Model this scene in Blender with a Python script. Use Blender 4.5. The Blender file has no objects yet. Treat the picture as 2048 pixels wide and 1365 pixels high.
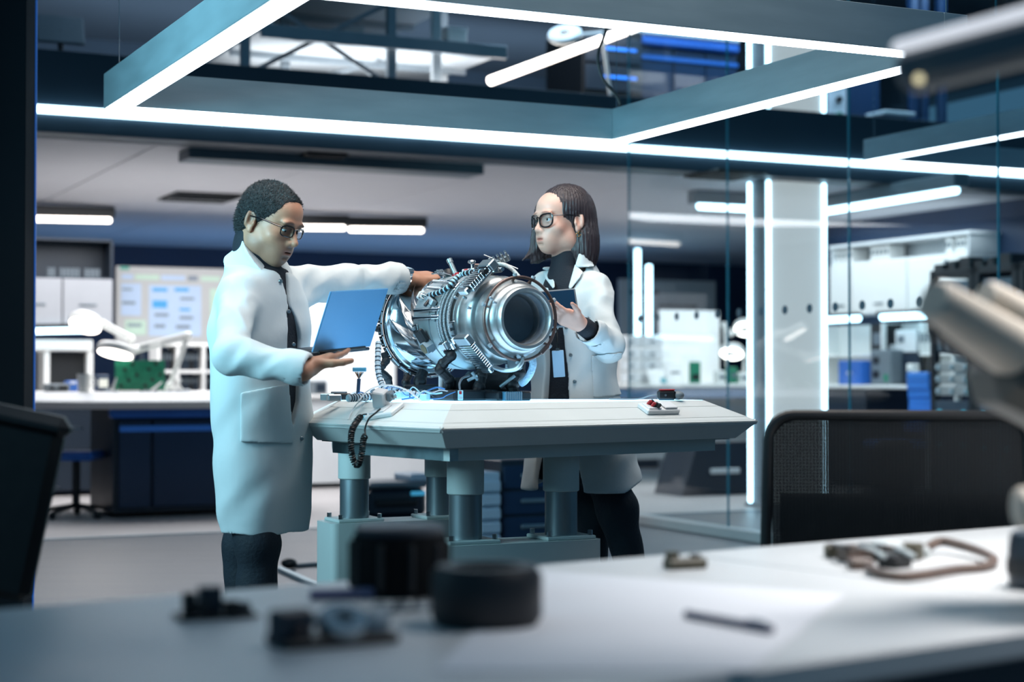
import bpy, math, random
import numpy as np
from mathutils import Matrix, Vector
random.seed(4)
RNG = np.random.RandomState(5)
SC = bpy.context.scene
COL = SC.collection

# ---------------------------------------------------------------- camera (2048 x 1365, 3400 px focal length)
HC, FOC = 1.08, 3400.0
TILT = math.atan(69.5 / FOC)
cam_d = bpy.data.cameras.new('camera')
cam = bpy.data.objects.new('camera', cam_d)
COL.objects.link(cam)
cam.location = (0, 0, HC)
cam.rotation_euler = (math.pi / 2 + TILT, 0, 0)
cam_d.sensor_width = 36.0
cam_d.lens = FOC * 36.0 / 2048.0
cam_d.clip_start = 0.05
cam_d.clip_end = 200
cam_d.dof.use_dof = True
cam_d.dof.focus_distance = 5.62
cam_d.dof.aperture_fstop = 2.05
SC.camera = cam

# ---------------------------------------------------------------- world, exposure
wd = bpy.data.worlds.new('ambient_fill')  # even blue ambient added to fill the shadows of the front bay
SC.world = wd
wd.use_nodes = True
wd.node_tree.nodes['Background'].inputs[0].default_value = (0.10, 0.28, 0.46, 1)
wd.node_tree.nodes['Background'].inputs[1].default_value = 0.40
SC.view_settings.view_transform = 'Standard'
SC.view_settings.look = 'None'
SC.view_settings.gamma = 1
SC.view_settings.use_curve_mapping = False
SC.view_settings.exposure = 0.0
SC.cycles.use_denoising = True
SC.cycles.max_bounces = 7
SC.cycles.transparent_max_bounces = 16
SC.cycles.sample_clamp_indirect = 6
SC.cycles.caustics_reflective = False
SC.cycles.caustics_refractive = False

# ---------------------------------------------------------------- room frame: u runs along the back opening, v goes deeper
U = Vector((.9013, .4332, 0)); V = Vector((-.4332, .9013, 0)); W0 = Vector((-3.15, 11.16, 0))
RZ = math.atan2(.4332, .9013)
def room(a, b, z=0): return W0 + U * a + V * b + Vector((0, 0, z))
_fw = Vector((0, math.cos(TILT), math.sin(TILT))); _up = Vector((0, -math.sin(TILT), math.cos(TILT)))
def _dir(px, py): return _fw + Vector((1, 0, 0)) * ((px - 1024) / FOC) + _up * ((682.5 - py) / FOC)
def at(px, py, d):
    r = _dir(px, py)
    return Vector((0, 0, HC)) + r * (d / r.y)
def on_level(px, py, z):
    r = _dir(px, py)
    return Vector((0, 0, HC)) + r * ((z - HC) / r.z)
def on_b(px, py, b):
    r = _dir(px, py); c = Vector((0, 0, HC))
    return c + r * ((b - (c - W0).dot(V)) / r.dot(V))
def on_a(px, py, a):
    r = _dir(px, py); c = Vector((0, 0, HC))
    return c + r * ((a - (c - W0).dot(U)) / r.dot(U))

# ---------------------------------------------------------------- lights
def area(name, loc, target, size, power, color, size_y=None, spread=None):
    l = bpy.data.lights.new(name, 'AREA')
    l.energy = power; l.color = color
    l.shape = 'RECTANGLE'; l.size = size; l.size_y = size_y or size
    if spread: l.spread = spread
    o = bpy.data.objects.new(name, l); COL.objects.link(o)
    o.location = loc
    o.rotation_euler = (Vector(target) - Vector(loc)).to_track_quat('-Z', 'Y').to_euler()
    return o
area('key_cyan', (-3.6, 3.4, 2.4), (-.4, 5.5, .8), 1.6, 44, (.46, .85, 1.0), spread=math.radians(90))
area('beam_cyan', (-3.2, 2.8, 1.9), (-.6, 6.4, 2.4), .8, 26, (.30, .74, .92), spread=math.radians(50))  # extra cyan light added to brighten the beams of the hanging frame
area('key_desk', (1.45, 2.75, 2.7), (1.45, 2.7, .75), 1.0, 40, (1.0, .96, .95), spread=math.radians(85))
area('bay_top', (.1, 5.2, 3.6), (-.15, 5.8, 0), 2.2, 38, (1.0, .90, .82), spread=math.radians(95))
area('lab_fill_a', tuple(room(1.8, 2.7, 2.6)), tuple(room(1.8, 2.9, 0)), 3.5, 190, (.95, .96, 1.0), 2.5)
area('lab_fill_b', tuple(room(7.4, 2.0, 2.6)), tuple(room(7.4, 2.2, 0)), 2.5, 95, (.86, .94, 1.0), 3.0)
area('lab_blue', tuple(room(4.5, 7.4, .6)), tuple(room(4.5, 7.6, 2.7)), 7.0, 40, (.18, .48, 1.0), 1.5)  # unseen uplight added to turn the rear ceiling bluer
area('upper_fill', tuple(room(5.0, 1.5, 4.9)), tuple(room(5.0, 2.0, 3.2)), 8.0, 330, (.50, .74, 1.0), 2.0)
area('upper_back', tuple(room(4.5, 5.5, 3.4)), tuple(room(4.5, 8.2, 4.7)), 7.0, 110, (.55, .76, 1.0), 1.0)  # second fill added to lift the upper back wall
area('upper_shelf_fill', tuple(room(2.7, 1.2, 3.27)), tuple(room(2.7, 1.2, 5)), 1.8, 20, (.85, .93, 1.0), .8)  # unseen uplight added to whiten the undersides of the rack shelves


# ---------------------------------------------------------------- materials
def lin(c):
    if isinstance(c, str):
        c = [int(c[i:i + 2], 16) / 255 for i in (0, 2, 4)]
    return tuple((x / 12.92 if x <= .04045 else ((x + .055) / 1.055) ** 2.4) for x in c)
MATS = {}
def mat(name, col, rough=.5, metal=0, emit=0, ecol=None, var=.06, vscale=6, bump=0, bscale=40, stretch=None, coat=0, spec=None, attr=None, aniso=0):
    if name in MATS: return MATS[name]
    m = bpy.data.materials.new(name); m.use_nodes = True
    nt = m.node_tree; P = nt.nodes['Principled BSDF']
    c = lin(col)
    tc = nt.nodes.new('ShaderNodeTexCoord'); mp = nt.nodes.new('ShaderNodeMapping')
    if stretch: mp.inputs['Scale'].default_value = stretch
    nt.links.new(tc.outputs['Object'], mp.inputs['Vector'])
    nz = nt.nodes.new('ShaderNodeTexNoise'); nz.inputs['Scale'].default_value = vscale; nz.inputs['Detail'].default_value = 3
    nt.links.new(mp.outputs[0], nz.inputs['Vector'])
    mx = nt.nodes.new('ShaderNodeMix'); mx.data_type = 'RGBA'
    nt.links.new(nz.outputs['Fac'], mx.inputs['Factor'])
    mx.inputs['A'].default_value = (*[max(0, x * (1 - var * 1.6)) for x in c], 1)
    mx.inputs['B'].default_value = (*[min(1, x * (1 + var * 1.6)) for x in c], 1)
    src = mx.outputs['Result']
    if attr:
        a = nt.nodes.new('ShaderNodeAttribute'); a.attribute_name = attr
        m2 = nt.nodes.new('ShaderNodeMix'); m2.data_type = 'RGBA'; m2.blend_type = 'MULTIPLY'; m2.inputs['Factor'].default_value = 1
        nt.links.new(src, m2.inputs['A']); nt.links.new(a.outputs['Color'], m2.inputs['B'])
        src = m2.outputs['Result']
    nt.links.new(src, P.inputs['Base Color'])
    P.inputs['Metallic'].default_value = metal
    mr = nt.nodes.new('ShaderNodeMapRange'); nt.links.new(nz.outputs['Fac'], mr.inputs['Value'])
    mr.inputs['To Min'].default_value = max(.02, rough - .07); mr.inputs['To Max'].default_value = min(1, rough + .07)
    nt.links.new(mr.outputs[0], P.inputs['Roughness'])
    if spec is not None: P.inputs['Specular IOR Level'].default_value = spec
    if coat: P.inputs['Coat Weight'].default_value = coat; P.inputs['Coat Roughness'].default_value = .08
    if emit:
        P.inputs['Emission Color'].default_value = (*lin(ecol or col), 1); P.inputs['Emission Strength'].default_value = emit
    if bump:
        n2 = nt.nodes.new('ShaderNodeTexNoise'); n2.inputs['Scale'].default_value = bscale; n2.inputs['Detail'].default_value = 4
        nt.links.new(mp.outputs[0], n2.inputs['Vector'])
        bp = nt.nodes.new('ShaderNodeBump'); bp.inputs['Strength'].default_value = bump; bp.inputs['Distance'].default_value = .01
        nt.links.new(n2.outputs['Fac'], bp.inputs['Height']); nt.links.new(bp.outputs[0], P.inputs['Normal'])
    MATS[name] = m
    return m
def glass_mat(name, tint, refl=.08):
    m = bpy.data.materials.new(name); m.use_nodes = True
    nt = m.node_tree; nt.nodes.clear()
    out = nt.nodes.new('ShaderNodeOutputMaterial'); mx = nt.nodes.new('ShaderNodeMixShader')
    tr = nt.nodes.new('ShaderNodeBsdfTransparent'); gl = nt.nodes.new('ShaderNodeBsdfGlossy')
    lw = nt.nodes.new('ShaderNodeLayerWeight'); pw = nt.nodes.new('ShaderNodeMath'); pw.operation = 'POWER'; pw.inputs[1].default_value = 4.5; nt.links.new(lw.outputs['Facing'], pw.inputs[0])
    fr = nt.nodes.new('ShaderNodeMath'); fr.operation = 'MULTIPLY_ADD'; fr.inputs[1].default_value = .8; fr.inputs[2].default_value = refl * .5; nt.links.new(pw.outputs[0], fr.inputs[0])
    nz = nt.nodes.new('ShaderNodeTexNoise'); nz.inputs['Scale'].default_value = 1.5
    mr = nt.nodes.new('ShaderNodeMapRange'); mr.inputs['To Min'].default_value = .0; mr.inputs['To Max'].default_value = .02
    nt.links.new(nz.outputs['Fac'], mr.inputs['Value']); nt.links.new(mr.outputs[0], gl.inputs['Roughness'])
    tr.inputs[0].default_value = (*tint, 1)
    nt.links.new(fr.outputs[0], mx.inputs[0]); nt.links.new(tr.outputs[0], mx.inputs[1]); nt.links.new(gl.outputs[0], mx.inputs[2])
    nt.links.new(mx.outputs[0], out.inputs[0])
    MATS[name] = m
    return m

# ---------------------------------------------------------------- mesh builder
def align(p0, p1, roll=0):
    p0, p1 = Vector(p0), Vector(p1)
    q = (p1 - p0).to_track_quat('Z', 'Y')
    return Matrix.Translation(p0) @ q.to_matrix().to_4x4() @ Matrix.Rotation(roll, 4, 'Z')
def frame(o, x, y, z):
    M = Matrix.Identity(4)
    for i in range(3):
        M[i][0], M[i][1], M[i][2], M[i][3] = x[i], y[i], z[i], o[i]
    return M
def T(x, y, z): return Matrix.Translation((x, y, z))
def R(deg, ax): return Matrix.Rotation(math.radians(deg), 4, ax)
class MB:
    def __init__(s): s.v = []; s.f = []
    def add(s, v, f, M=None):
        n = len(s.v)
        if M is not None: v = [M @ Vector(p) for p in v]
        s.v += [tuple(p) for p in v]
        s.f += [tuple(i + n for i in q) for q in f]
        return s
    def box(s, sx, sy, sz, c=(0, 0, 0), ch=0, M=None):
        hx, hy, hz = sx / 2, sy / 2, sz / 2
        if ch <= 0:
            v = [(c[0] + x * hx, c[1] + y * hy, c[2] + z * hz) for z in (-1, 1) for y in (-1, 1) for x in (-1, 1)]
            f = [(0, 2, 3, 1), (4, 5, 7, 6), (0, 1, 5, 4), (2, 6, 7, 3), (0, 4, 6, 2), (1, 3, 7, 5)]
            return s.add(v, f, M)
        ch = min(ch, hx * .95, hy * .95, hz * .95)
        v = []; idx = {}
        for z in (-1, 1):
            for y in (-1, 1):
                for x in (-1, 1):
                    for k in range(3):
                        p = [hx - ch, hy - ch, hz - ch]; p[k] += ch
                        idx[(x, y, z, k)] = len(v)
                        v.append((c[0] + x * p[0], c[1] + y * p[1], c[2] + z * p[2]))
        f = []
        for k in range(3):
            o = [i for i in range(3) if i != k]
            for sg in (-1, 1):
                q = []
                for (a, b) in ((-1, -1), (1, -1), (1, 1), (-1, 1)):
                    t = [0, 0, 0]; t[k] = sg; t[o[0]] = a; t[o[1]] = b
                    q.append(idx[(*t, k)])
                flip = (sg < 0) ^ (k == 1)
                f.append(tuple(q[::-1]) if flip else tuple(q))
        for k in range(3):
            o = [i for i in range(3) if i != k]
            for a in (-1, 1):
                for b in (-1, 1):
                    t0 = [0, 0, 0]; t0[k] = -1; t0[o[0]] = a; t0[o[1]] = b
                    t1 = list(t0); t1[k] = 1
                    q = (idx[(*t0, o[0])], idx[(*t1, o[0])], idx[(*t1, o[1])], idx[(*t0, o[1])])
                    f.append(q if (a * b > 0) ^ (k == 1) else q[::-1])
        for x in (-1, 1):
            for y in (-1, 1):
                for z in (-1, 1):
                    q = (idx[(x, y, z, 0)], idx[(x, y, z, 1)], idx[(x, y, z, 2)])
                    f.append(q if x * y * z > 0 else q[::-1])
        return s.add(v, f, M)
    def lathe(s, prof, n=32, M=None, a0=0, a1=2 * math.pi):
        full = abs(a1 - a0 - 2 * math.pi) < 1e-6
        m = n if full else n + 1
        v = []; f = []
        for (r, z) in prof:
            for i in range(m):
                a = a0 + (a1 - a0) * i / n
                v.append((r * math.cos(a), r * math.sin(a), z))
        for j in range(len(prof) - 1):
            for i in range(n):
                k = (i + 1) % m
                f.append((j * m + i, j * m + k, (j + 1) * m + k, (j + 1) * m + i))
        return s.add(v, f, M)
    def cyl(s, p0, p1, r, r2=None, n=16, ch=0):
        r2 = r if r2 is None else r2
        L = (Vector(p1) - Vector(p0)).length
        if ch: pr = [(0, 0), (r - ch, 0), (r, ch), (r2, L - ch), (r2 - ch, L), (0, L)]
        else: pr = [(0, 0), (r, 0), (r2, L), (0, L)]
        return s.lathe(pr, n, align(p0, p1))
    def tube(s, pts, r, n=8, closed=False):
        P = [Vector(p) for p in pts]; N = len(P)
        rr = r if hasattr(r, '__len__') else [r] * N
        v = []; f = []; nrm = None
        for i in range(N):
            a = P[(i - 1) % N] if (closed or i) else P[0]
            b = P[(i + 1) % N] if (closed or i < N - 1) else P[-1]
            t = (b - a).normalized()
            if nrm is None:
                nrm = t.cross(Vector((0, 0, 1)))
                if nrm.length < .05: nrm = t.cross(Vector((1, 0, 0)))
            else: nrm = nrm - t * nrm.dot(t)
            nrm.normalize(); bi = t.cross(nrm)
            for k in range(n):
                an = 2 * math.pi * k / n
                v.append(P[i] + (nrm * math.cos(an) + bi * math.sin(an)) * rr[i])
        for i in range(N if closed else N - 1):
            j = (i + 1) % N
            for k in range(n):
                l = (k + 1) % n
                f.append((i * n + k, i * n + l, j * n + l, j * n + k))
        if not closed:
            f.append(tuple(range(n))[::-1]); f.append(tuple((N - 1) * n + k for k in range(n)))
        return s.add(v, f)
    def ell(s, c, r, n=16, m=10, M=None):
        if not hasattr(r, '__len__'): r = (r, r, r)
        v = [(c[0], c[1], c[2] - r[2])]; f = []
        for j in range(1, m):
            t = -math.pi / 2 + math.pi * j / m
            for i in range(n):
                a = 2 * math.pi * i / n
                v.append((c[0] + r[0] * math.cos(t) * math.cos(a), c[1] + r[1] * math.cos(t) * math.sin(a), c[2] + r[2] * math.sin(t)))
        v.append((c[0], c[1], c[2] + r[2]))
        for i in range(n):
            k = (i + 1) % n
            f.append((0, 1 + k, 1 + i))
            for j in range(m - 2):
                f.append((1 + j * n + i, 1 + j * n + k, 1 + (j + 1) * n + k, 1 + (j + 1) * n + i))
            f.append((len(v) - 1, 1 + (m - 2) * n + i, 1 + (m - 2) * n + k))
        return s.add(v, f, M)
    def prism(s, poly, z0, z1, M=None, top=None):
        """vertical prism over a 2-D polygon; top may be another polygon with the same count"""
        n = len(poly); top = top or poly
        v = [(p[0], p[1], z0) for p in poly] + [(p[0], p[1], z1) for p in top]
        ar = sum(poly[i][0] * poly[(i + 1) % n][1] - poly[(i + 1) % n][0] * poly[i][1] for i in range(n))
        f = [(i, (i + 1) % n, n + (i + 1) % n, n + i) for i in range(n)]
        f += [tuple(range(n))[::-1], tuple(range(n, 2 * n))]
        if ar < 0: f = [q[::-1] for q in f]
        return s.add(v, f, M)
    def torus(s, Rr, r, n=40, m=8, M=None):
        pts = [(Rr * math.cos(2 * math.pi * i / n), Rr * math.sin(2 * math.pi * i / n), 0) for i in range(n)]
        if M is not None: pts = [M @ Vector(p) for p in pts]
        return s.tube(pts, r, m, closed=True)
    def slab(s, quad, t):
        """a quad of 3-D points given thickness t against its normal"""
        q = [Vector(p) for p in quad]
        nn = (q[1] - q[0]).cross(q[2] - q[0]).normalized()
        n = len(q)
        v = q + [p - nn * t for p in q]
        f = [tuple(range(n)), tuple(range(n, 2 * n))[::-1]] + [(i, n + i, n + (i + 1) % n, (i + 1) % n) for i in range(n)]
        return s.add(v, f)
    def mesh(s, name, sharp=35):
        me = bpy.data.meshes.new(name)
        me.from_pydata(s.v, [], s.f); me.update()
        me.polygons.foreach_set('use_smooth', [True] * len(me.polygons))
        me.set_sharp_from_angle(angle=math.radians(sharp))
        return me
def link(name, me, m, parent=None):
    o = bpy.data.objects.new(name, me); COL.objects.link(o)
    if m is not None and not me.materials: me.materials.append(m)
    if parent is not None: o.parent = parent
    return o
def props(o, label=None, cat=None, group=None, kind=None):
    if label: o['label'] = label
    if cat: o['category'] = cat
    if group: o['group'] = group
    if kind: o['kind'] = kind
    return o
class Thing:
    """an Empty at the thing's base; parts are meshes under it, written in its own frame (or in the world's with world=True)"""
    def __init__(s, name, label, cat, loc=(0, 0, 0), rz=0, group=None, kind=None):
        s.o = bpy.data.objects.new(name, None); COL.objects.link(s.o)
        s.o.empty_display_size = .05
        s.o.location = loc; s.o.rotation_euler = (0, 0, rz)
        s.M = Matrix.Translation(loc) @ Matrix.Rotation(rz, 4, 'Z')
        s.I = s.M.inverted()
        props(s.o, label, cat, group, kind)
    def part(s, name, mb, m, parent=None, world=False, label=None, sharp=35, kind=None):
        if isinstance(mb, MB):
            if world: mb.v = [tuple(s.I @ Vector(p)) for p in mb.v]
            me = mb.mesh(name, sharp)
        else:
            me = mb
            if world: me.transform(s.I)
        o = link(name, me, m, parent or s.o)
        if label: o['label'] = label
        if kind: o['kind'] = kind
        return o
def solo(name, label, cat, mb, m, loc=(0, 0, 0), rz=0, group=None, world=False, kind=None, sharp=35):
    if world:
        I = (Matrix.Translation(loc) @ Matrix.Rotation(rz, 4, 'Z')).inverted()
        mb.v = [tuple(I @ Vector(p)) for p in mb.v]
    o = link(name, mb.mesh(name, sharp), m)
    o.location = loc; o.rotation_euler = (0, 0, rz)
    return props(o, label, cat, group, kind)
def copy_tree(o, parent=None):
    c = o.copy(); COL.objects.link(c)
    if parent is not None: c.parent = parent
    for ch in list(o.children): copy_tree(ch, c)
    return c
def dup(t, loc, rz=None, label=None, group=None):
    c = copy_tree(t.o if isinstance(t, Thing) else t)
    c.location = loc
    if rz is not None: c.rotation_euler = (0, 0, rz)
    if label: c['label'] = label
    if group: c['group'] = group
    return c
def smooth_path(pts, k=6):
    P = [np.array(p, float) for p in pts]
    P = [2 * P[0] - P[1]] + P + [2 * P[-1] - P[-2]]
    out = []
    for i in range(1, len(P) - 2):
        for j in range(k):
            t = j / k
            out.append(.5 * (2 * P[i] + (P[i + 1] - P[i - 1]) * t + (2 * P[i - 1] - 5 * P[i] + 4 * P[i + 1] - P[i + 2]) * t * t + (3 * P[i] - P[i - 1] - 3 * P[i + 1] + P[i + 2]) * t ** 3))
    out.append(P[-2])
    return [Vector(p) for p in out]
def inset(poly, d):
    """parallel offset of a counter-clockwise convex polygon, inwards for d > 0"""
    n = len(poly); out = []
    for i in range(n):
        a, b, c = (Vector(poly[(i + k) % n]).to_2d() if len(poly[0]) > 2 else Vector(poly[(i + k) % n]) for k in (-1, 0, 1))
        e0 = (b - a).normalized(); e1 = (c - b).normalized()
        n0 = Vector((-e0.y, e0.x)); n1 = Vector((-e1.y, e1.x))
        bi = (n0 + n1); bi = bi / max(.15, bi.dot(n0))
        out.append((b.x + bi.x * d, b.y + bi.y * d))
    return out
# ---------------------------------------------------------------- soft solids: signed-distance modelling for bodies and cloth
class Solid:
    def __init__(s): s.ops = []
    def _put(s, fn, c, rad, k, mode): s.ops.append((fn, np.array(c, float), rad, k, mode)); return s
    def cone(s, a, b, ra, rb=None, k=.02, mode='u'):
        a = np.array(a, float); b = np.array(b, float); rb = ra if rb is None else rb
        ba = b - a; L2 = max(1e-9, float(ba @ ba))
        def fn(p):
            h = np.clip(((p - a) @ ba) / L2, 0, 1)
            return np.linalg.norm(p - a - h[:, None] * ba, axis=1) - (ra + (rb - ra) * h)
        return s._put(fn, (a + b) / 2, math.sqrt(L2) / 2 + max(ra, rb), k, mode)
    def chain(s, pts, rad, k=.02, mode='u'):
        for i in range(len(pts) - 1): s.cone(pts[i], pts[i + 1], rad[i], rad[i + 1], k, mode)
        return s
    def ell(s, c, r, M=None, k=.02, mode='u'):
        """ellipsoid, c in the frame M (4x4 numpy, rotation + translation + uniform scale)"""
        r = np.array(r if hasattr(r, '__len__') else (r, r, r), float); c = np.array(c, float)
        if M is None: Rm = np.eye(3); t = np.zeros(3); sc = 1.
        else:
            Rm = M[:3, :3].copy(); sc = float(np.linalg.norm(Rm[:, 0])); Rm /= sc; t = M[:3, 3]
        cw = Rm @ (c * sc) + t; r = r * sc
        def fn(p):
            q = (p - cw) @ Rm
            k0 = np.linalg.norm(q / r, axis=1); k1 = np.linalg.norm(q / (r * r), axis=1)
            return np.where(k1 > 1e-9, k0 * (k0 - 1) / np.maximum(k1, 1e-9), -r.min())
        return s._put(fn, cw, float(r.max()), k, mode)
    def box(s, c, h, rnd=.004, M=None, k=.01, mode='u'):
        h = np.array(h, float); c = np.array(c, float)
        if M is None: Rm = np.eye(3); t = np.zeros(3); sc = 1.
        else:
            Rm = M[:3, :3].copy(); sc = float(np.linalg.norm(Rm[:, 0])); Rm /= sc; t = M[:3, 3]
        cw = Rm @ (c * sc) + t; h = h * sc
        def fn(p):
            q = np.abs((p - cw) @ Rm) - h + rnd
            return np.linalg.norm(np.maximum(q, 0), axis=1) + np.minimum(q.max(axis=1), 0) - rnd
        return s._put(fn, cw, float(np.linalg.norm(h)), k, mode)
    def loft(s, rows, M, k=.02, mode='u', pw=2.3, cap=True):
        """stack of super-ellipses: rows of (z, cx, cy, rx, ry) in the frame M"""
        A = np.array(rows, float); A = A[np.argsort(A[:, 0])]
        zz = np.linspace(A[0, 0], A[-1, 0], 96)
        B = np.empty((96, 5)); B[:, 0] = zz
        h = np.diff(A[:, 0]); n = len(A)
        for c in range(1, 5):
            y = A[:, c]; dl = np.diff(y) / h
            m = np.empty(n); m[0] = dl[0]; m[-1] = dl[-1]
            for i in range(1, n - 1): m[i] = 0 if dl[i - 1] * dl[i] <= 0 else 2 * dl[i - 1] * dl[i] / (dl[i - 1] + dl[i])
            i = np.clip(np.searchsorted(A[:, 0], zz) - 1, 0, n - 2); t = (zz - A[i, 0]) / h[i]
            B[:, c] = (2 * t**3 - 3 * t**2 + 1) * y[i] + (t**3 - 2 * t**2 + t) * h[i] * m[i] + (-2 * t**3 + 3 * t**2) * y[i + 1] + (t**3 - t**2) * h[i] * m[i + 1]
        Rm = M[:3, :3]; t0 = M[:3, 3]
        zlo, zhi = zz[0], zz[-1]
        def fn(p):
            q = (p - t0) @ Rm
            z = np.clip(q[:, 2], zlo, zhi)
            cx, cy, rx, ry = (np.interp(z, zz, B[:, c]) for c in range(1, 5))
            e = ((np.abs(q[:, 0] - cx) / rx) ** pw + (np.abs(q[:, 1] - cy) / ry) ** pw) ** (1 / pw)
            d = (e - 1) * np.minimum(rx, ry) * .5 + (e - 1) * .5 * np.maximum(rx, ry) * .6
            dz = np.maximum(zlo - q[:, 2], q[:, 2] - zhi)
            return np.where(dz > 0, np.sqrt(np.maximum(d, 0) ** 2 + dz ** 2), np.maximum(d, dz))
        mid = np.array([A[:, 1].mean(), A[:, 2].mean(), (zlo + zhi) / 2])
        return s._put(fn, Rm @ mid + t0, (zhi - zlo) / 2 + A[:, 3:].max() + .1, k, mode)
    def raw(s, fn, c, rad, k=.004, mode='s'): return s._put(fn, c, rad, k, mode)
    def dist(s, p, c=None, rad=None, only=None):
        d = np.full(len(p), 9.0)
        for i, (fn, cc, rr, k, mode) in enumerate(s.ops):
            if c is not None and np.linalg.norm(cc - c) > rr + rad + k + .06:
                if mode == 'i': d = np.maximum(d, 1.0)
                continue
            e = fn(p)
            if mode == 'u':
                h = np.maximum(k - np.abs(d - e), 0) / k if k > 0 else 0
                d = np.minimum(d, e) - h * h * k * .25
            elif mode == 's':
                e = -e; h = np.maximum(k - np.abs(d - e), 0) / k if k > 0 else 0
                d = np.maximum(d, e) + h * h * k * .25
            elif mode == 'i':
                h = np.maximum(k - np.abs(d - e), 0) / k if k > 0 else 0
                d = np.maximum(d, e) + h * h * k * .25
            elif mode == 'shell': d = np.abs(d + k) - k
            elif mode == 'd': d = d + e
        return d
    def mesh(s, name, h, lo, hi, B=20, relax=1):
        lo = np.array(lo, float); hi = np.array(hi, float)
        N = np.ceil((hi - lo) / h).astype(int) + 1
        nb = np.ceil(N / B).astype(int)
        g = np.stack(np.meshgrid(*[np.arange(n) for n in nb], indexing='ij'), -1).reshape(-1, 3)
        ctr = lo + (g * B + B / 2) * h
        dc = s.dist(ctr)
        act = g[np.abs(dc) < B * h * .5 * 1.75 * 1.5 + .02]
        ax = np.arange(B + 1)
        L = np.stack(np.meshgrid(ax, ax, ax, indexing='ij'), -1).reshape(-1, 3)
        S = N + 2 * B
        gid = lambda ijk: (ijk[..., 0] * S[1] + ijk[..., 1]) * S[2] + ijk[..., 2]
        ids = []; pos = []; quads = []
        ED = [((0, 0, 0), (1, 0, 0)), ((0, 1, 0), (1, 1, 0)), ((0, 0, 1), (1, 0, 1)), ((0, 1, 1), (1, 1, 1)), ((0, 0, 0), (0, 1, 0)), ((1, 0, 0), (1, 1, 0)), ((0, 0, 1), (0, 1, 1)), ((1, 0, 1), (1, 1, 1)), ((0, 0, 0), (0, 0, 1)), ((1, 0, 0), (1, 0, 1)), ((0, 1, 0), (0, 1, 1)), ((1, 1, 0), (1, 1, 1))]
        for b in act:
            base = b * B
            p = lo + (base + L) * h
            f = s.dist(p, lo + (base + B / 2) * h, B * h * .87).reshape(B + 1, B + 1, B + 1)
            neg = f < 0
            if neg.all() or not neg.any(): continue
            cnt = np.zeros((B, B, B)); acc = np.zeros((B, B, B, 3))
            for (a, c) in ED:
                fa = f[a[0]:a[0] + B, a[1]:a[1] + B, a[2]:a[2] + B]; fc = f[c[0]:c[0] + B, c[1]:c[1] + B, c[2]:c[2] + B]
                cr = (fa < 0) != (fc < 0)
                t = np.where(cr, fa / np.where(cr, fa - fc, 1), 0)
                cnt += cr
                for k in range(3): acc[..., k] += cr * (a[k] + t * (c[k] - a[k]))
            A = np.argwhere(cnt > 0)
            if len(A) == 0: continue
            ids.append(gid(base + A)); pos.append(lo + (base + A + acc[cnt > 0] / cnt[cnt > 0][:, None]) * h)
            for k in range(3):
                sl0 = [slice(0, B)] * 3; sl1 = [slice(0, B)] * 3; sl1[k] = slice(1, B + 1)
                n0 = neg[tuple(sl0)]; n1 = neg[tuple(sl1)]
                E = np.argwhere(n0 != n1)
                if len(E) == 0: continue
                fl = n0[tuple(E.T)]
                i, j = [(1, 2), (2, 0), (0, 1)][k]
                ei = np.zeros(3, int); ei[i] = 1; ej = np.zeros(3, int); ej[j] = 1
                G = base + E
                q = np.stack([gid(G - ei - ej), gid(G - ej), gid(G), gid(G - ei)], 1)
                quads.append(np.where(fl[:, None], q, q[:, ::-1]))
        ids = np.concatenate(ids); pos = np.concatenate(pos); quads = np.concatenate(quads)
        uid, first = np.unique(ids, return_index=True)
        P = pos[first]
        ix = np.searchsorted(uid, quads); ix = np.minimum(ix, len(uid) - 1)
        ok = (uid[ix] == quads).all(1)
        Q = ix[ok]
        for _ in range(relax):
            sm = np.zeros_like(P); n = np.zeros(len(P))
            for k in range(4):
                a = Q[:, k]; c = Q[:, (k + 1) % 4]
                for ax_ in range(3):
                    sm[:, ax_] += np.bincount(a, P[c, ax_], len(P)) + np.bincount(c, P[a, ax_], len(P))
                n += np.bincount(a, minlength=len(P)) + np.bincount(c, minlength=len(P))
            P = np.where(n[:, None] > 0, P * .5 + .5 * sm / np.maximum(n, 1)[:, None], P)
        me = bpy.data.meshes.new(name)
        me.vertices.add(len(P)); me.vertices.foreach_set('co', P.astype(np.float32).ravel())
        me.loops.add(len(Q) * 4); me.loops.foreach_set('vertex_index', Q.astype(np.int32).ravel())
        me.polygons.add(len(Q)); me.polygons.foreach_set('loop_start', np.arange(0, len(Q) * 4, 4, dtype=np.int32))
        me.update(calc_edges=True); me.validate()
        me.polygons.foreach_set('use_smooth', [True] * len(me.polygons))
        return me, P
def frame_np(o, fwd, up=(0, 0, 1), sc=1.):
    """x to the person's right, y forward, z up"""
    f = np.array(fwd, float); f /= np.linalg.norm(f); u = np.array(up, float)
    r = np.cross(f, u); r /= np.linalg.norm(r); u = np.cross(r, f)
    M = np.eye(4); M[:3, 0] = r * sc; M[:3, 1] = f * sc; M[:3, 2] = u * sc; M[:3, 3] = o
    return M
def loc(M, p): return M[:3, :3] @ np.array(p, float) + M[:3, 3]
def tint(me, P, fn):
    """store a per-vertex colour of the skin (lips, brows, stubble)"""
    at_ = me.color_attributes.new('tone', 'FLOAT_COLOR', 'POINT')
    c = np.ones((len(me.vertices), 4), np.float32)
    co = np.empty(len(me.vertices) * 3, np.float32); me.vertices.foreach_get('co', co)
    c[:, :3] = fn(co.reshape(-1, 3).astype(float))
    at_.data.foreach_set('color', c.ravel())
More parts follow.
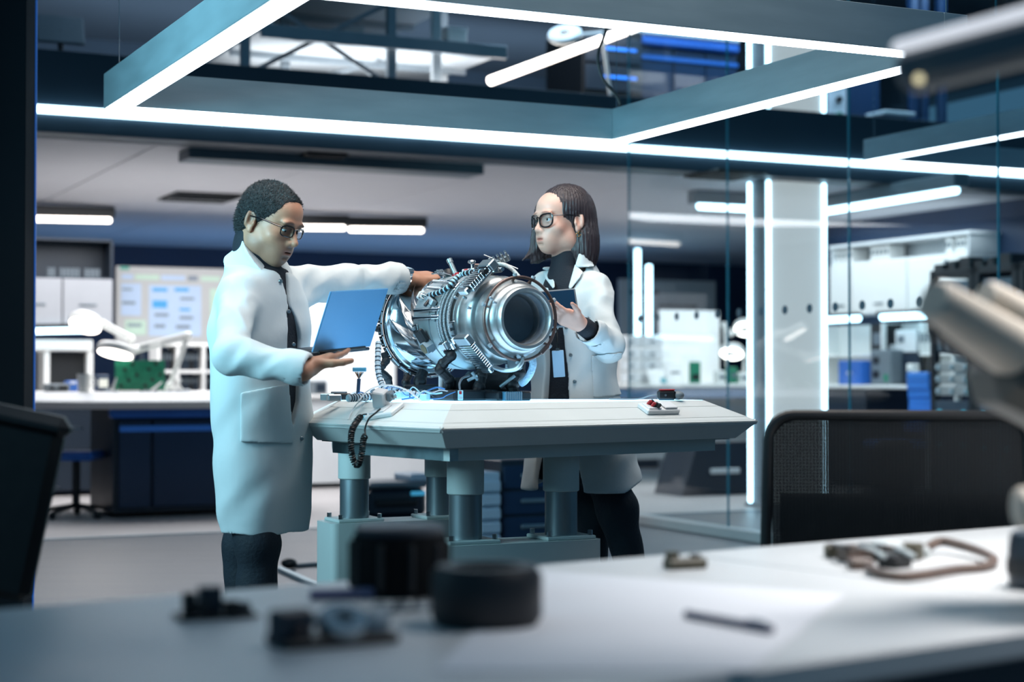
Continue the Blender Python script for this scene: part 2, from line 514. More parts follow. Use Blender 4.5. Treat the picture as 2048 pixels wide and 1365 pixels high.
def ripple(c, rad, amp, dirs, seed=0):
    """gentle cloth folds: a few crossing waves"""
    rs = np.random.RandomState(seed); W = []
    for d, fr in dirs:
        d = np.array(d, float); d /= np.linalg.norm(d)
        W.append((d * fr, rs.rand() * 6.28, rs.randn(3) * fr * .35))
    def fn(p):
        o = 0
        for w, ph, m in W: o = o + np.sin(p @ w + ph + 1.3 * np.sin(p @ m))
        return o * amp / len(W)
    return fn
# ================================================================ the setting
cloth_white = mat('white_lab_cloth', 'c9d2d4', .75, var=.05, vscale=5, bump=.55, bscale=7)
cloth_black = mat('black_knit', '0b1420', .8, var=.2, vscale=30, bump=.3, bscale=160)
denim = mat('dark_trouser_cloth', '0d1a26', .8, var=.25, vscale=18, bump=.3, bscale=90)
skin_m = mat('tan_skin', 'b08066', .5, var=.07, vscale=30, bump=.08, bscale=300, attr='tone')
skin_f = mat('fair_skin', 'd6a592', .47, var=.05, vscale=30, bump=.05, bscale=300, attr='tone')
hair_m = mat('short_black_hair', '1c2022', .7, var=.6, vscale=260, bump=1.0, bscale=260)
hair_f = mat('brown_hair', '30262a', .42, var=.35, vscale=60, bump=.6, bscale=130, stretch=(1, 1, .08))
eye_w = mat('eye_white', 'd9d9d6', .2); eye_d = mat('dark_iris', '241a14', .15)
frame_black = mat('black_acetate', '0a0b0e', .2, coat=.5)
lens_m = glass_mat('spectacle_lens', (.80, .84, .87), .04)
steel = mat('brushed_steel', 'b9c0c4', .25, metal=1, var=.08)
chrome = mat('polished_chrome', 'd9dde0', .16, metal=1, var=.03)
snap = mat('snap_button', '7c8a90', .3, metal=.8)
gold = mat('gold', 'd8b070', .2, metal=1)
shoe_m = mat('black_leather', '0c0d10', .4)

m_ceram = mat('ceramic_white', 'e4e4e0', .3)
m_bench = mat('bright_bench_top', 'e8e6e2', .4, var=.02)
m_navy = mat('navy_desk_front', '16304e', .4, var=.10, vscale=2)
m_pcb = mat('green_circuit_board', '1d7a5c', .45, var=.45, vscale=40)
m_screen = mat('monitor_screen_grey', '9a9a9a', .5, emit=.20, ecol='d8d6d2', var=.03)
m_floor = mat('grey_floor', '4a545c', .42, var=.16, vscale=3, bump=.12, bscale=30, stretch=(.35, 2.2, 1))
m_floor2 = mat('pale_lab_floor', 'b3aeac', .5, var=.10, vscale=2.5, bump=.1, bscale=40)
m_ceil = mat('ceiling_panel_white', 'cfced2', .8, var=.03)
m_dark = mat('dark_blue_panel', '1a2836', .45, var=.12, vscale=3)
m_fascia = mat('charcoal_fascia', '243644', .5, var=.1, vscale=4)
m_wallb = mat('navy_wall', '1b3350', .6, var=.10, vscale=2)
m_white = mat('white_laminate', 'd6d8d9', .42, var=.03, vscale=8)
m_offw = mat('off_white_paint', 'bfc6c6', .5, var=.05, vscale=8)
m_black = mat('black_plastic', '0b0e12', .45, var=.2, vscale=30)
m_grey = mat('mid_grey_plastic', '6b757c', .5, var=.08, vscale=12)
m_alu = mat('anodised_aluminium', '9aaeb6', .42, metal=.6, var=.10, vscale=4, stretch=(1, 1, 6))
m_led = mat('led_diffuser', 'ffffff', .4, emit=7, ecol='e9f5ff', var=.02)
m_ledc = mat('cyan_led_diffuser', 'f4fcff', .4, emit=6, ecol='c4ecff', var=.02)
m_ledw = mat('warm_led_diffuser', 'ffffff', .4, emit=7, ecol='fff4ea', var=.02)
m_ledb = mat('blue_led_line', '1550a8', .4, emit=.35, ecol='2a78e0', var=.02)
m_blue = mat('blue_desk_edge', '2a64b8', .4, var=.08)
m_glass = glass_mat('clear_partition_glass', (.90, .96, .98))
m_gedge = mat('glass_edge_green', '4a9cb0', .12, var=.1)
m_dot = mat('frosted_dot', '4d6a78', .6)

def rbox(mb, a0, a1, b0, b1, z0, z1, ch=0):
    F = Matrix.Rotation(RZ, 4, 'Z'); c = room((a0 + a1) / 2, (b0 + b1) / 2, (z0 + z1) / 2)
    return mb.box(abs(a1 - a0), abs(b1 - b0), abs(z1 - z0), (0, 0, 0), ch, Matrix.Translation(c) @ F)
def struct(name, mb, m, parent=None, label=None):
    o = link(name, mb.mesh(name), m, parent)
    if parent is None: o['kind'] = 'structure'
    if label: o['label'] = label
    return o
mb = MB(); rbox(mb, -7, 14, -14, 0, -.06, 0)
struct('floor', mb, m_floor, label='grey floor of the test bay in front of the opening')
mb = MB(); rbox(mb, -5, 14, .03, 9.6, -.06, 0)
struct('floor.001', mb, m_floor2, label='pale floor of the lab behind the opening')
mb = MB(); rbox(mb, -5, 14, -.005, .035, -.06, .006)
struct('trim_1', mb, m_alu, label='metal threshold strip on the floor under the opening')
# ceiling of the lab: loose panels with open joints
mb = MB(); rbox(mb, -5, 14, .25, 9.6, 2.76, 3.2)
ceil = struct('ceiling', mb, m_fascia, label='panelled white ceiling of the lab')
for i in range(11):
    for j in range(3):
        mb = MB(); rbox(mb, -1.9 + i * 1.4, -1.9 + i * 1.4 + 1.388, .3 + j * 3.1, .3 + j * 3.1 + 3.088, 2.69, 2.745, .003)
        link('ceiling_panel', mb.mesh('ceiling_panel'), m_ceil, ceil)
# fascia with its long light strip
mb = MB(); rbox(mb, -5, 14, 0, .25, 2.69, 3.24, .004)
struct('trim_2', mb, m_fascia, label='dark fascia of the upper storey above the opening')
mb = MB(); rbox(mb, -3, 9.6, -.045, -.002, 2.812, 2.862, .01)
fl = solo('led_strip', 'long white light strip running the whole width of the dark fascia', 'light', mb, m_ledc, room(3, -.02, 2.83), RZ, world=True)
# walls
for nm, (a0, a1, b0, b1, z0, z1), m_, lb in (
        ('wall_back', (-5, 14, 9.5, 9.7, 0, 3.2), m_wallb, 'navy back wall of the lab'),
        ('wall_left', (-1.75, -1.6, .25, 9.5, 0, 2.69), m_wallb, 'side wall of the lab behind the wall cabinets'),
        ('wall_right', (8.86, 9.0, .3, 3.4, 0, 2.69), m_wallb, 'short wall carrying the white cabinets'),
        ('wall_far', (13.0, 13.2, .25, 9.5, 0, 2.69), m_wallb, 'far side wall of the lab'),
        ('wall_upper', (-5, 14, 8.2, 8.4, 3.2, 5.2), mat('upper_wall', '4c5a68', .7, var=.1), 'grey back wall of the upper storey'),
        ('ceiling_upper', (-5, 14, .3, 8.4, 4.95, 5.1), mat('upper_ceiling', '6c7680', .8, var=.05), 'ceiling of the upper storey')):
    mb = MB(); rbox(mb, a0, a1, b0, b1, z0, z1)
    struct(nm, mb, m_, label=lb)
mb = MB(); rbox(mb, -5, 14, .26, 8.2, 3.201, 3.235)
struct('floor_upper', mb, m_dark, label='floor of the upper storey')
# near wall end at the edge of the frame
Fw = Matrix.Translation((-2.65, 7.52, 0)) @ Matrix.Rotation(RZ * .3, 4, 'Z')
mb = MB(); mb.box(1.0, .3, 4.6, (0, 0, 2.3), .004, Fw)
struct('wall_side', mb, mat('teal_black_wall', '0d161d', .8, var=.12, vscale=2, spec=.15), label='dark end of the near wall')
mb = MB(); mb.box(.006, .02, 4.6, (.503, .142, 2.3), .003, Fw)
solo('edge_light', 'thin blue glowing line on the edge of the dark near wall', 'light', mb, m_ledb, (-2.1, 7.5, 0), world=True)

# ---------------------------------------------------------------- glass partition with its row of dots
GA = 4.233
gl_bs = [-.46, -1.795, -3.125, -4.42, -5.75]
gp = Thing('window_1', 'frameless glass partition with a row of grey dots', None, room(GA, -3, 0), RZ, kind='structure')
for i in range(4):
    mb = MB(); rbox(mb, GA - .006, GA + .006, gl_bs[i + 1] + .006, gl_bs[i] - .006, .07, 3.7)
    gp.part('pane', mb, m_glass, world=True)
    mb = MB(); rbox(mb, GA - .007, GA + .007, gl_bs[i] - .006, gl_bs[i] - .001, .07, 3.7)
    gp.part('pane_edge', mb, m_gedge, world=True)
b0 = (on_a(1395, 634, GA) - W0).dot(V); b1 = (on_a(1783, 604, GA) - W0).dot(V)
for k in range(-4, 14):
    b = b0 + (b1 - b0) * k / 8
    if b > -.5: continue
    mb = MB(); c = room(GA - .009, b, 1.497)
    mb.cyl(c, c + U * .002, .029, n=20)
    gp.part('dot', mb, m_dot, world=True)
mb = MB(); rbox(mb, GA - .05, GA + .05, -5.75, -.40, 0, .07, .006)
gp.part('base_rail', mb, m_offw, world=True)

# ---------------------------------------------------------------- light columns
def light_column(z0, z1, label, nm='light_column'):
    t = Thing(nm, label, 'pillar', room(6.19, .45, z0), RZ)
    mb = MB(); rbox(mb, 5.90, 6.49, .22, .44, z0, z1, .004); t.part('core', mb, m_grey, world=True)
    mb = MB(); rbox(mb, 5.945, 6.455, .205, .22, z0 + .02, z1 - .002, .003); t.part('front_panel', mb, mat('self_lit_panel', 'e0dedb', .5, emit=.55, ecol='ece8e4', var=.02), world=True)  # emission put in to brighten the white panel, which is no lamp
    for (a, b) in ((5.922, .20), (6.478, .20), (5.885, .42)):
        mb = MB(); rbox(mb, a - .017, a + .017, b - .014, b + .014, z0 + .03, z1 - .004, .008); t.part('led_tube', mb, m_ledc, world=True)
    mb = MB(); rbox(mb, 5.86, 6.53, .17, .47, z0, z0 + .03, .006); t.part('foot_plate', mb, m_grey, world=True)
    return t
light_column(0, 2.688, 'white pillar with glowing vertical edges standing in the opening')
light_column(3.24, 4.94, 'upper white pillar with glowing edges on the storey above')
t = Thing('light_column', 'slim pair of vertical glowing tubes far behind the glass', 'light', room(8.1, 6, 0), RZ)
for px, ty in ((1275, 498), (1298, 530)):
    p = on_b(px, ty, 6.0); mb = MB(); mb.cyl((p.x, p.y, .75), (p.x, p.y, p.z), .034, n=12, ch=.01); t.part('led_tube', mb, m_ledc, world=True)
p0 = on_b(1270, 700, 6.0); p1 = on_b(1303, 700, 6.0); c = (p0 + p1) / 2
mb = MB(); mb.box(.34, .16, .75, (c.x, c.y, .375), .01); t.part('stand', mb, m_dark, world=True)

# ---------------------------------------------------------------- hanging light frames
def light_frame(a0, a1, b0, b1, z, label, h=.14, w=.10, wires=True):
    t = Thing('light_frame', label, 'light', room((a0 + a1) / 2, (b0 + b1) / 2, z), RZ)
    for (x0, x1, y0, y1) in ((a0, a0 + w, b0, b1), (a1 - w, a1, b0, b1), (a0 + w, a1 - w, b0, b0 + w), (a0 + w, a1 - w, b1 - w, b1)):
        mb = MB(); rbox(mb, x0, x1, y0, y1, z, z + h, .002); bm_ = t.part('beam', mb, m_alu, world=True)
        g = .007
        mb = MB(); rbox(mb, x0 + (g if x1 - x0 < .2 else -w + g), x1 - (g if x1 - x0 < .2 else -w + g), y0 + g, y1 - g, z - .006, z + .004, .002)
        t.part('diffuser', mb, m_led, parent=bm_, world=True)
    if wires:
        for (a, b) in ((a0 + .05, b0 + .05), (a1 - .05, b0 + .05), (a0 + .05, b1 - .05), (a1 - .05, b1 - .05)):
            p = room(a, b, z + h); mb = MB(); mb.cyl(p, p + Vector((0, 0, 2.4)), .0018, n=5); t.part('suspension_wire', mb, steel, world=True)
    return t
pend = light_frame(-.53, 1.84, -6.97, -4.60, 2.15, 'large square light frame hung on wires above the engine table')
c0 = room(1.79, -4.65, 2.29)
pts = smooth_path([at(1150, 217, c0.y - .05), at(1185, 214, c0.y), at(1222, 222, c0.y), at(1240, 212, c0.y), at(1232, 190, c0.y), at(1205, 155, c0.y), at(1196, 110, c0.y), at(1212, 60, c0.y), at(1216, 10, c0.y), at(1216, -60, c0.y)], 6)
mb = MB(); mb.tube(pts, .007, 7)
pend.part('power_cord', mb, m_black, world=True)
light_frame(4.95, 7.3, -4.9, -2.33, 2.50, 'second square light frame hanging beyond the glass partition')
# ================================================================ the engine table
m_tw = mat('table_white_paint', 'c8ccca', .45, var=.04, vscale=5)
m_tc = mat('table_base_paint', 'b9c2c0', .5, var=.05, vscale=4)
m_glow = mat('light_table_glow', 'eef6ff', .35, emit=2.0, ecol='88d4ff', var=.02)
m_galv = mat('galvanised_tube', '8d979c', .36, metal=.85, var=.16, vscale=12, stretch=(1, 1, .25))
m_tarn = mat('raw_metal_frame', '8fa6ac', .35, metal=.7, var=.3, vscale=14)
TN = Vector((-.201, 4.81, 0)); TL = TN + Vector((-.581, .814, 0)) * .83
TP = [(-.201, 4.81), (.82, 5.67), (.60, 5.985), (-.02, 6.02), (-.35, 6.25), (-.755, 6.13), (TL.x, TL.y)]
ZR, ZT, ZA, ZF = .93, .999, .872, .830
tb = Thing('engine_table', 'large white table with sloping sides, glowing top on four grey columns', 'table', (-.05, 5.5, 0))
inn = inset(TP, .135); low = inset(TP, .055); fr_o = inset(TP, .105); fr_i = inset(TP, .20)
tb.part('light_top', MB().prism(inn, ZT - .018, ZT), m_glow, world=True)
tb.part('top_edge', MB().prism(inset(TP, .130), ZT - .03, ZT - .019), m_tw, world=True)
def PZ(p, z): return Vector((p[0], p[1], z))
def lerp(a, b, t): return tuple(a[i] + (b[i] - a[i]) * t for i in range(len(a)))
for i in range(len(TP)):
    j = (i + 1) % len(TP)
    cuts = ((0, .20, 'rim_strip'), (.213, .70, 'bevel_panel'), (.713, .985, 'inner_strip')) if i in (0, 6) else ((0, .985, 'bevel_panel'),)
    for c0_, c1_, nm in cuts:
        q = [PZ(lerp(TP[i], inn[i], c), ZR + (ZT - ZR) * c) for c in (c0_, c1_)] + [PZ(lerp(TP[j], inn[j], c), ZR + (ZT - ZR) * c) for c in (c1_, c0_)]
        tb.part(nm, MB().slab([q[0], q[3], q[2], q[1]], .014), m_tw, world=True)
    tb.part('apron_panel', MB().slab([PZ(low[i], ZA), PZ(low[j], ZA), PZ(TP[j], ZR - .003), PZ(TP[i], ZR - .003)], .012), m_tw, world=True)
    a, b = fr_o[i], fr_o[j]
    tb.part('frame_rail', MB().slab([PZ(a, ZF), PZ(b, ZF), PZ(b, ZA - .002), PZ(a, ZA - .002)], .03), m_tarn if i == 6 else m_tc, world=True)
tb.part('underside', MB().prism(inset(TP, .07), ZA - .004, ZA + .01), m_tc, world=True)
def base_unit(c0, lab):
    F = Matrix.Translation((c0[0], c0[1], 0)) @ Matrix.Rotation(RZ, 4, 'Z')
    rr = .028; pl = []
    for (x, y, s0) in ((-.115, -.09, 180), (.435, -.09, 270), (.435, .09, 0), (-.115, .09, 90)):
        for k in range(5):
            a = math.radians(s0 + 22.5 * k); sx = 1 if x > 0 else -1; sy = 1 if y > 0 else -1
            pl.append((x - sx * rr + rr * math.cos(a), y - sy * rr + rr * math.sin(a)))
    bs_ = tb.part('base_box', MB().prism(pl, .0, .566, F), m_tc, world=True, sharp=50)
    for x in (0, .3316):
        P_ = lambda z: F @ Vector((x, 0, z))
        pp = tb.part('mount_plate', MB().box(.172, .150, .012, (x, 0, .572), .003, F), m_tc, world=True)
        for sx in (-1, 1):
            for sy in (-1, 1):
                tb.part('bolt', MB().cyl(F @ Vector((x + sx * .072, sy * .06, .576)), F @ Vector((x + sx * .072, sy * .06, .594)), .008, n=6), steel, parent=pp, world=True)
        tb.part('column_tube', MB().cyl(P_(.578), P_(.74), .0515, n=32), m_galv, world=True)
        tb.part('column_sleeve', MB().cyl(P_(.715), P_(.85), .0575, n=36, ch=.003), m_tc, world=True)
base_unit((-.1435, 5.25), 0); base_unit((-.5585, 6.03), 1)

def on_plane(px, py, p0, n):
    r = _dir(px, py); c = Vector((0, 0, HC))
    return c + r * ((Vector(p0) - c).dot(n) / r.dot(n))
def bevel_frame(i):
    j = (i + 1) % len(TP); a = PZ(TP[i], ZR); b = PZ(TP[j], ZR); d = PZ(inn[i], ZT)
    x = (b - a).normalized(); n = x.cross(d - a).normalized(); y = n.cross(x)
    return a, x, y, n
def bev(i, px, py):
    a, x, y, n = bevel_frame(i); return frame(on_plane(px, py, a, n), x, y, n)
red = mat('red_plastic', 'a01820', .4); m_trn = mat('translucent_plastic', 'a8d8e8', .15, var=.1)
# --- socket plate on the long sloping side, with its plugs
F = bev(0, 1316, 822)
t = Thing('socket_plate', 'white socket plate with red and black plugs on the long sloping side', 'socket', F.translation)
t.part('plate', MB().box(.145, .055, .016, (0, 0, .008), .003, F), m_white, world=True)
t.part('left_insert', MB().box(.055, .040, .004, (-.036, 0, .018), .001, F), m_white, world=True)
t.part('flap', MB().box(.055, .042, .006, (.036, 0, .020), .002, F), m_white, world=True)
for k, (x, y, m_) in enumerate(((-.045, .010, red), (-.034, .012, m_black), (-.04, -.004, red), (-.03, -.006, m_black), (-.024, -.014, m_black))):
    t.part('plug', MB().cyl(F @ Vector((x, y, .018)), F @ Vector((x + .004, y - .004, .034)), .006, n=10, ch=.001), m_, world=True)
F = bev(6, 770, 828)
t = Thing('socket_plate', 'white socket plate on the short sloping side beside the adapters', 'socket', F.translation)
t.part('plate', MB().box(.115, .070, .014, (0, 0, .007), .003, F @ R(18, 'Z')), m_white, world=True)
t.part('insert', MB().box(.06, .045, .005, (-.012, 0, .016), .001, F @ R(18, 'Z')), m_white, world=True)
Fp = F.copy()
t = Thing('power_adapter', 'white plug-in power adapter cube with a dark plug on the short sloping side socket', 'adapter', F.translation)
G = F @ T(-.028, .022, .040) @ R(25, 'Z') @ R(20, 'Y')
t.part('adapter_body', MB().box(.042, .040, .055, (0, 0, 0), .004, G), m_white, world=True)
t.part('plug', MB().box(.016, .026, .030, (.032, .004, .012), .003, G), m_grey, world=True)
t.part('prong', MB().box(.02, .004, .01, (.046, .004, .012), .001, G), steel, world=True)
p1 = at(716, 838, 5.12); p2 = at(745, 815, 5.05)
t = Thing('coiled_cord', 'black coiled cord hanging in a loop over the short edge of the table', 'cord', at(712, 890, 5.05))
path = smooth_path([at(721, 834, 5.13), at(712, 846, 5.10), at(704, 862, 5.05), at(702, 890, 5.03), at(705, 915, 5.03), at(712, 930, 5.03), at(719, 926, 5.02), at(724, 905, 5.02), at(727, 880, 5.03), at(731, 872, 5.04)], 30)
coil = []; Ls = 0; nrm = Vector((0, 1, 0))
for i, p in enumerate(path[:-1]):
    d = (path[i + 1] - p); tdir = d.normalized(); x = tdir.cross(nrm).normalized(); y = tdir.cross(x)
    for k in range(8):
        Ls += d.length / 8; a = Ls / .0066 * 2 * math.pi
        coil.append(p + d * (k / 8) + x * math.cos(a) * .0078 + y * math.sin(a) * .0078)
t.part('coil', MB().tube(coil[::2], .0026, 5), m_black, world=True)
t.part('lead', MB().tube(smooth_path([at(731, 872, 5.04), at(730, 858, 5.05), at(738, 838, 5.06), at(752, 826, 5.07), at(761, 818, 5.08)], 6), .0028, 6), m_black, world=True)
t.part('lead', MB().tube(smooth_path([at(721, 834, 5.13), at(726, 830, 5.13), at(734, 829, 5.13)], 6), .0026, 6), m_black, world=True)
F = bev(6, 728, 838)
t = Thing('clear_plug', 'clear plastic plug lying on the short sloping side under the adapter', 'plug', F.translation)
t.part('plug_body', MB().box(.036, .018, .014, (0, 0, .007), .003, F @ R(25, 'Z')), m_trn, world=True); t.part('plug_collar', MB().box(.016, .014, .012, (-.024, 0, .006), .002, F @ R(25, 'Z')), m_white, world=True)
tw = []
for (a, b, c, d) in (((742, 817), (728, 819), (712, 832), (704, 845)), ((744, 813), (720, 812), (704, 826), (697, 842))):
    tw.append(smooth_path([Vector(bev(6, *q).translation) + bevel_frame(6)[3] * h for q, h in zip((a, b, c, d), (.03, .012, .004, .004))], 6))
t = Thing('thin_wire', 'pair of thin white wires trailing over the short sloping side', 'wire', tw[0][-1])
for w in tw: t.part('wire_strand', MB().tube(w, .0018, 5), m_white, world=True)
p = on_level(1286, 793, ZT)
t = Thing('barcode_scanner', 'small black handheld device with a grey nose lying on the table', 'device', (p.x, 5.62, ZT))
t.part('housing', MB().box(.060, .045, .034, (-.008, 0, .0175), .007), m_black); t.part('red_trim', MB().box(.05, .046, .004, (-.006, 0, .0350), .001), red)
t.part('nose', MB().ell((.030, 0, .016), (.022, .020, .015), 16, 10), m_grey); t.part('screw', MB().cyl((-.012, -.0215, .017), (-.012, -.0245, .017), .004, n=10), steel)
w0 = Vector((p.x - .03, 5.62, ZT + .006))
solo('thin_cable', 'thin cable trailing from the black handheld device', 'cable', MB().tube(smooth_path([w0 + Vector((0, 0, .012)), w0 + Vector((-.03, .0, .010)), w0 + Vector((-.07, .03, -.002)), w0 + Vector((-.16, .10, -.003))], 8), .0025, 6), m_grey, tuple(w0), world=True)

# ================================================================ the engine
E0 = Vector((-.30, 6.0, 1.263)); Ee = Vector((.51, -.86, 0)).normalized(); Es = Vector((Ee.y, -Ee.x, 0)); Ez = Vector((0, 0, 1))
EM = frame(E0, Ez, Es, Ee)
m_eng = mat('satin_engine_metal', 'c2c8ca', .42, metal=.72, var=.07, vscale=7)
m_eng2 = mat('brushed_nozzle_metal', 'b6babb', .36, metal=.85, var=.08, vscale=9, stretch=(1, 1, 12))
m_brn = mat('heat_tinted_ring', '6e5a55', .38, metal=.6, var=.12)
m_dkm = mat('dark_engine_interior', '93a0a8', .5, metal=.3, var=.12)
m_rub = mat('black_rubber', '0d1016', .5, var=.2, vscale=30)
en = Thing('jet_engine', 'metal jet engine with flared nozzle on black supports on the glowing table', 'engine', (-.12, 5.72, ZT))
def lat(name, prof, m, n=64, parent=None, sharp=40): return en.part(name, MB().lathe(prof, n, EM), m, parent, world=True, sharp=sharp)
lat('inlet_flange', [(.150, .004), (.168, -.004), (.176, .004), (.176, .020), (.171, .026), (.160, .026), (.158, .02), (.150, .02), (.150, .004)], chrome)
lat('flange_gasket', [(.1765, -.010), (.181, -.010), (.181, .002), (.1765, .002)], m_rub)
lat('inlet_bell', [(.163, .020), (.152, .034), (.138, .062), (.124, .105), (.116, .15), (.112, .205), (.120, .21), (.150, .21)], chrome)
bodyo = lat('body_shell', [(.140, .202), (.152, .196), (.1575, .200), (.160, .215), (.1625, .30), (.160, .375), (.1545, .425), (.150, .436), (.138, .436)], m_eng)
lat('seam_line', [(.1632, .318), (.1638, .319), (.1638, .322), (.1630, .323)], m_grey)
lat('rear_nozzle_ring', [(.138, .432), (.150, .436), (.1515, .452), (.147, .462), (.138, .466), (.136, .474), (.1435, .490), (.1440, .520), (.138, .548), (.128, .558), (.118, .560)], m_eng2)
lat('front_nozzle', [(.112, .555), (.122, .560), (.1285, .575), (.1275, .605), (.119, .635), (.108, .652), (.099, .658)], m_eng2)
lat('nozzle_lip', [(.100, .654), (.104, .662), (.1035, .674), (.097, .684), (.088, .684), (.083, .676), (.082, .664), (.082, .60)], m_eng2)
lat('liner', [(.0825, .67), (.080, .62), (.078, .585), (.066, .560), (.040, .548), (.0, .545)], mat('matt_liner', '8c9aa6', .55, metal=.1, var=.15, vscale=14), 48)
lat('liner_step', [(.0815, .63), (.078, .625), (.076, .60), (.080, .59)], m_eng2, 48)
en.part('halo_ring', MB().torus(.134, .0052, 72, 10, EM @ T(0, 0, .640)), m_brn, world=True)
def pol(phi, r, z): a = math.radians(phi); return EM @ Vector((r * math.cos(a), r * math.sin(a), z))
for phi in (8, 72, 128, 176, 232, 296, 340):
    en.part('ring_strut', MB().cyl(pol(phi, .118, .615), pol(phi, .140, .640), .0048, n=8), m_brn, world=True)
    en.part('strut_bolt', MB().cyl(pol(phi, .137, .640), pol(phi, .146, .640), .0075, n=8), m_dkm, world=True)
en.part('ring_clip', MB().box(.04, .012, .018, (0, 0, 0), .003, EM @ Matrix.Rotation(math.radians(222), 4, 'Z') @ T(.134, 0, .640) @ R(90, 'Z')), m_brn, world=True)
# swirl vanes between flange and body
NV = 11
for k in range(NV):
    mb = MB(); nu, nv = 10, 6; rows = []
    for side in (0, 1):
        for i in range(nu + 1):
            u_ = i / nu; z = .030 + .175 * u_
            rb = .150 - .036 * min(1, u_ * 1.6); ro = .162 - .010 * math.sin(u_ * math.pi) if u_ < .999 else .158
            for j in range(nv + 1):
                w_ = j / nv; r_ = rb + (ro - rb) * w_
                ph = 360 / NV * k + 62 * (u_ ** 1.25) - 14 * w_ * (1 - u_) + (1.6 if side else 0)
                rows.append(pol(ph, r_, z))
    S1 = (nu + 1) * (nv + 1); f = []
    ix = lambda s_, i, j: s_ * S1 + i * (nv + 1) + j
    for i in range(nu):
        for j in range(nv):
            f.append((ix(0, i, j), ix(0, i + 1, j), ix(0, i + 1, j + 1), ix(0, i, j + 1))); f.append((ix(1, i, j), ix(1, i, j + 1), ix(1, i + 1, j + 1), ix(1, i + 1, j)))
        for j in (0, nv): f.append((ix(0, i, j), ix(1, i, j), ix(1, i + 1, j), ix(0, i + 1, j)))
    for j in range(nv):
        for i in (0, nu): f.append((ix(0, i, j), ix(0, i, j + 1), ix(1, i, j + 1), ix(1, i, j)))
    en.part('inlet_vane', mb.add(rows, f), chrome, world=True, sharp=50)
# clamp band under the flange with holes
for k in range(13):
    ph = 58 + k * 13
    Fk = EM @ Matrix.Rotation(math.radians(ph), 4, 'Z') @ T(.187, 0, .004) @ R(90, 'Z')
    c = en.part('clamp_plate', MB().box(.0385, .006, .026, (0, 0, 0), .0015, Fk), steel if k % 4 else chrome, world=True)
    for x in (-.01, .01): en.part('rivet', MB().cyl(Fk @ Vector((x, -.0028, 0)), Fk @ Vector((x, -.0046, 0)), .0028, n=8), m_dkm, parent=c, world=True)
for k in range(60):
    if k % 2: continue
for ph in (74, 96):
    Fk = EM @ Matrix.Rotation(math.radians(ph), 4, 'Z') @ T(.196, 0, .0)
    en.part('clamp_knob', MB().ell((0, 0, 0), (.011, .011, .011), 12, 8, Fk), m_rub if ph == 96 else chrome, world=True)
def surf(px, py, r):
    d = _dir(px, py); o = Vector((0, 0, HC)) - E0
    dp = d - Ee * d.dot(Ee); op = o - Ee * o.dot(Ee)
    A = dp.dot(dp); B = 2 * dp.dot(op); C = op.dot(op) - r * r; D = B * B - 4 * A * C
    if D < 0: D = 0
    p = Vector((0, 0, HC)) + d * ((-B - math.sqrt(D)) / (2 * A))
    q = p - E0; z = q.dot(Ee); n = (q - Ee * z).normalized()
    return p, n
def sfr(px, py, r=.161, rot=0):
    p, n = surf(px, py, r)
    return frame(p, Ee, n.cross(Ee), n) @ R(rot, 'Z')
def twin_tubes(px, py, L, lift, rot=0, gap=.013):
    F = sfr(px, py, .161, rot)
    en.part('tube_plate', MB().box(.052, gap * 4.2, .005, (L * .36, 0, .003), .0015, F), steel, world=True)
    for sy in (-1, 1):
        t_ = en.part('fuel_tube', MB().cyl(F @ Vector((-L * .5, sy * gap, lift)), F @ Vector((L * .28, sy * gap, lift)), .0068, n=14), chrome, world=True)
        en.part('tube_fitting', MB().cyl(F @ Vector((L * .26, sy * gap, lift)), F @ Vector((L * .5, sy * gap, lift * .8)), .0088, .0075, 14, .002), chrome, parent=t_, world=True)
        en.part('tube_foot', MB().box(.012, .012, lift, (L * .3, sy * gap, lift / 2), .002, F), steel, parent=t_, world=True)
    for sx in (-.02, .02):
        for sy in (-1, 1): en.part('screw', MB().cyl(F @ Vector((L * .36 + sx, sy * gap * 1.8, .005)), F @ Vector((L * .36 + sx, sy * gap * 1.8, .008)), .003, n=8), m_dkm, world=True)
twin_tubes(862, 629, .17, .017); twin_tubes(886, 577, .15, .014, -6, .015)
def holed_plate(px, py, w, h, rot=0):
    F = sfr(px, py, .1615, rot)
    pl = en.part('bracket_plate', MB().box(w, h, .006, (0, 0, .003), .0015, F), steel, world=True)
    for sy in (-1, 1):
        en.part('bracket_boss', MB().box(w * .55, h * .3, .006, (0, sy * h * .25, .008), .0015, F), m_grey, parent=pl, world=True)
        en.part('bolt', MB().cyl(F @ Vector((0, sy * h * .25, .010)), F @ Vector((0, sy * h * .25, .015)), .0055, n=6), m_dkm, parent=pl, world=True)
holed_plate(834, 663, .036, .046, 4); holed_plate(908, 658, .034, .050, 4); holed_plate(880, 548, .05, .036, 20)
def heat_sink(px, py, L, W, H, n, rot, lift=.012, r=.163, long_=True):
    F = sfr(px, py, r, rot)
    hs_ = en.part('heat_sink', MB().box(L, W, H * .35, (0, 0, lift + H * .18), .003, F), m_galv, world=True)
    for k in range(n):
        x = -L / 2 + L * (k + .5) / n
        en.part('fin', MB().box(L / n * .42, W * .98, H * .72, (x, 0, lift + H * .64), .0008, F), steel, parent=hs_, world=True)
    for sx in (-1, 1): en.part('mount_foot', MB().box(.016, W * .8, lift + .004, (sx * L * .38, 0, lift / 2), .002, F), m_dkm, parent=hs_, world=True)
    return F
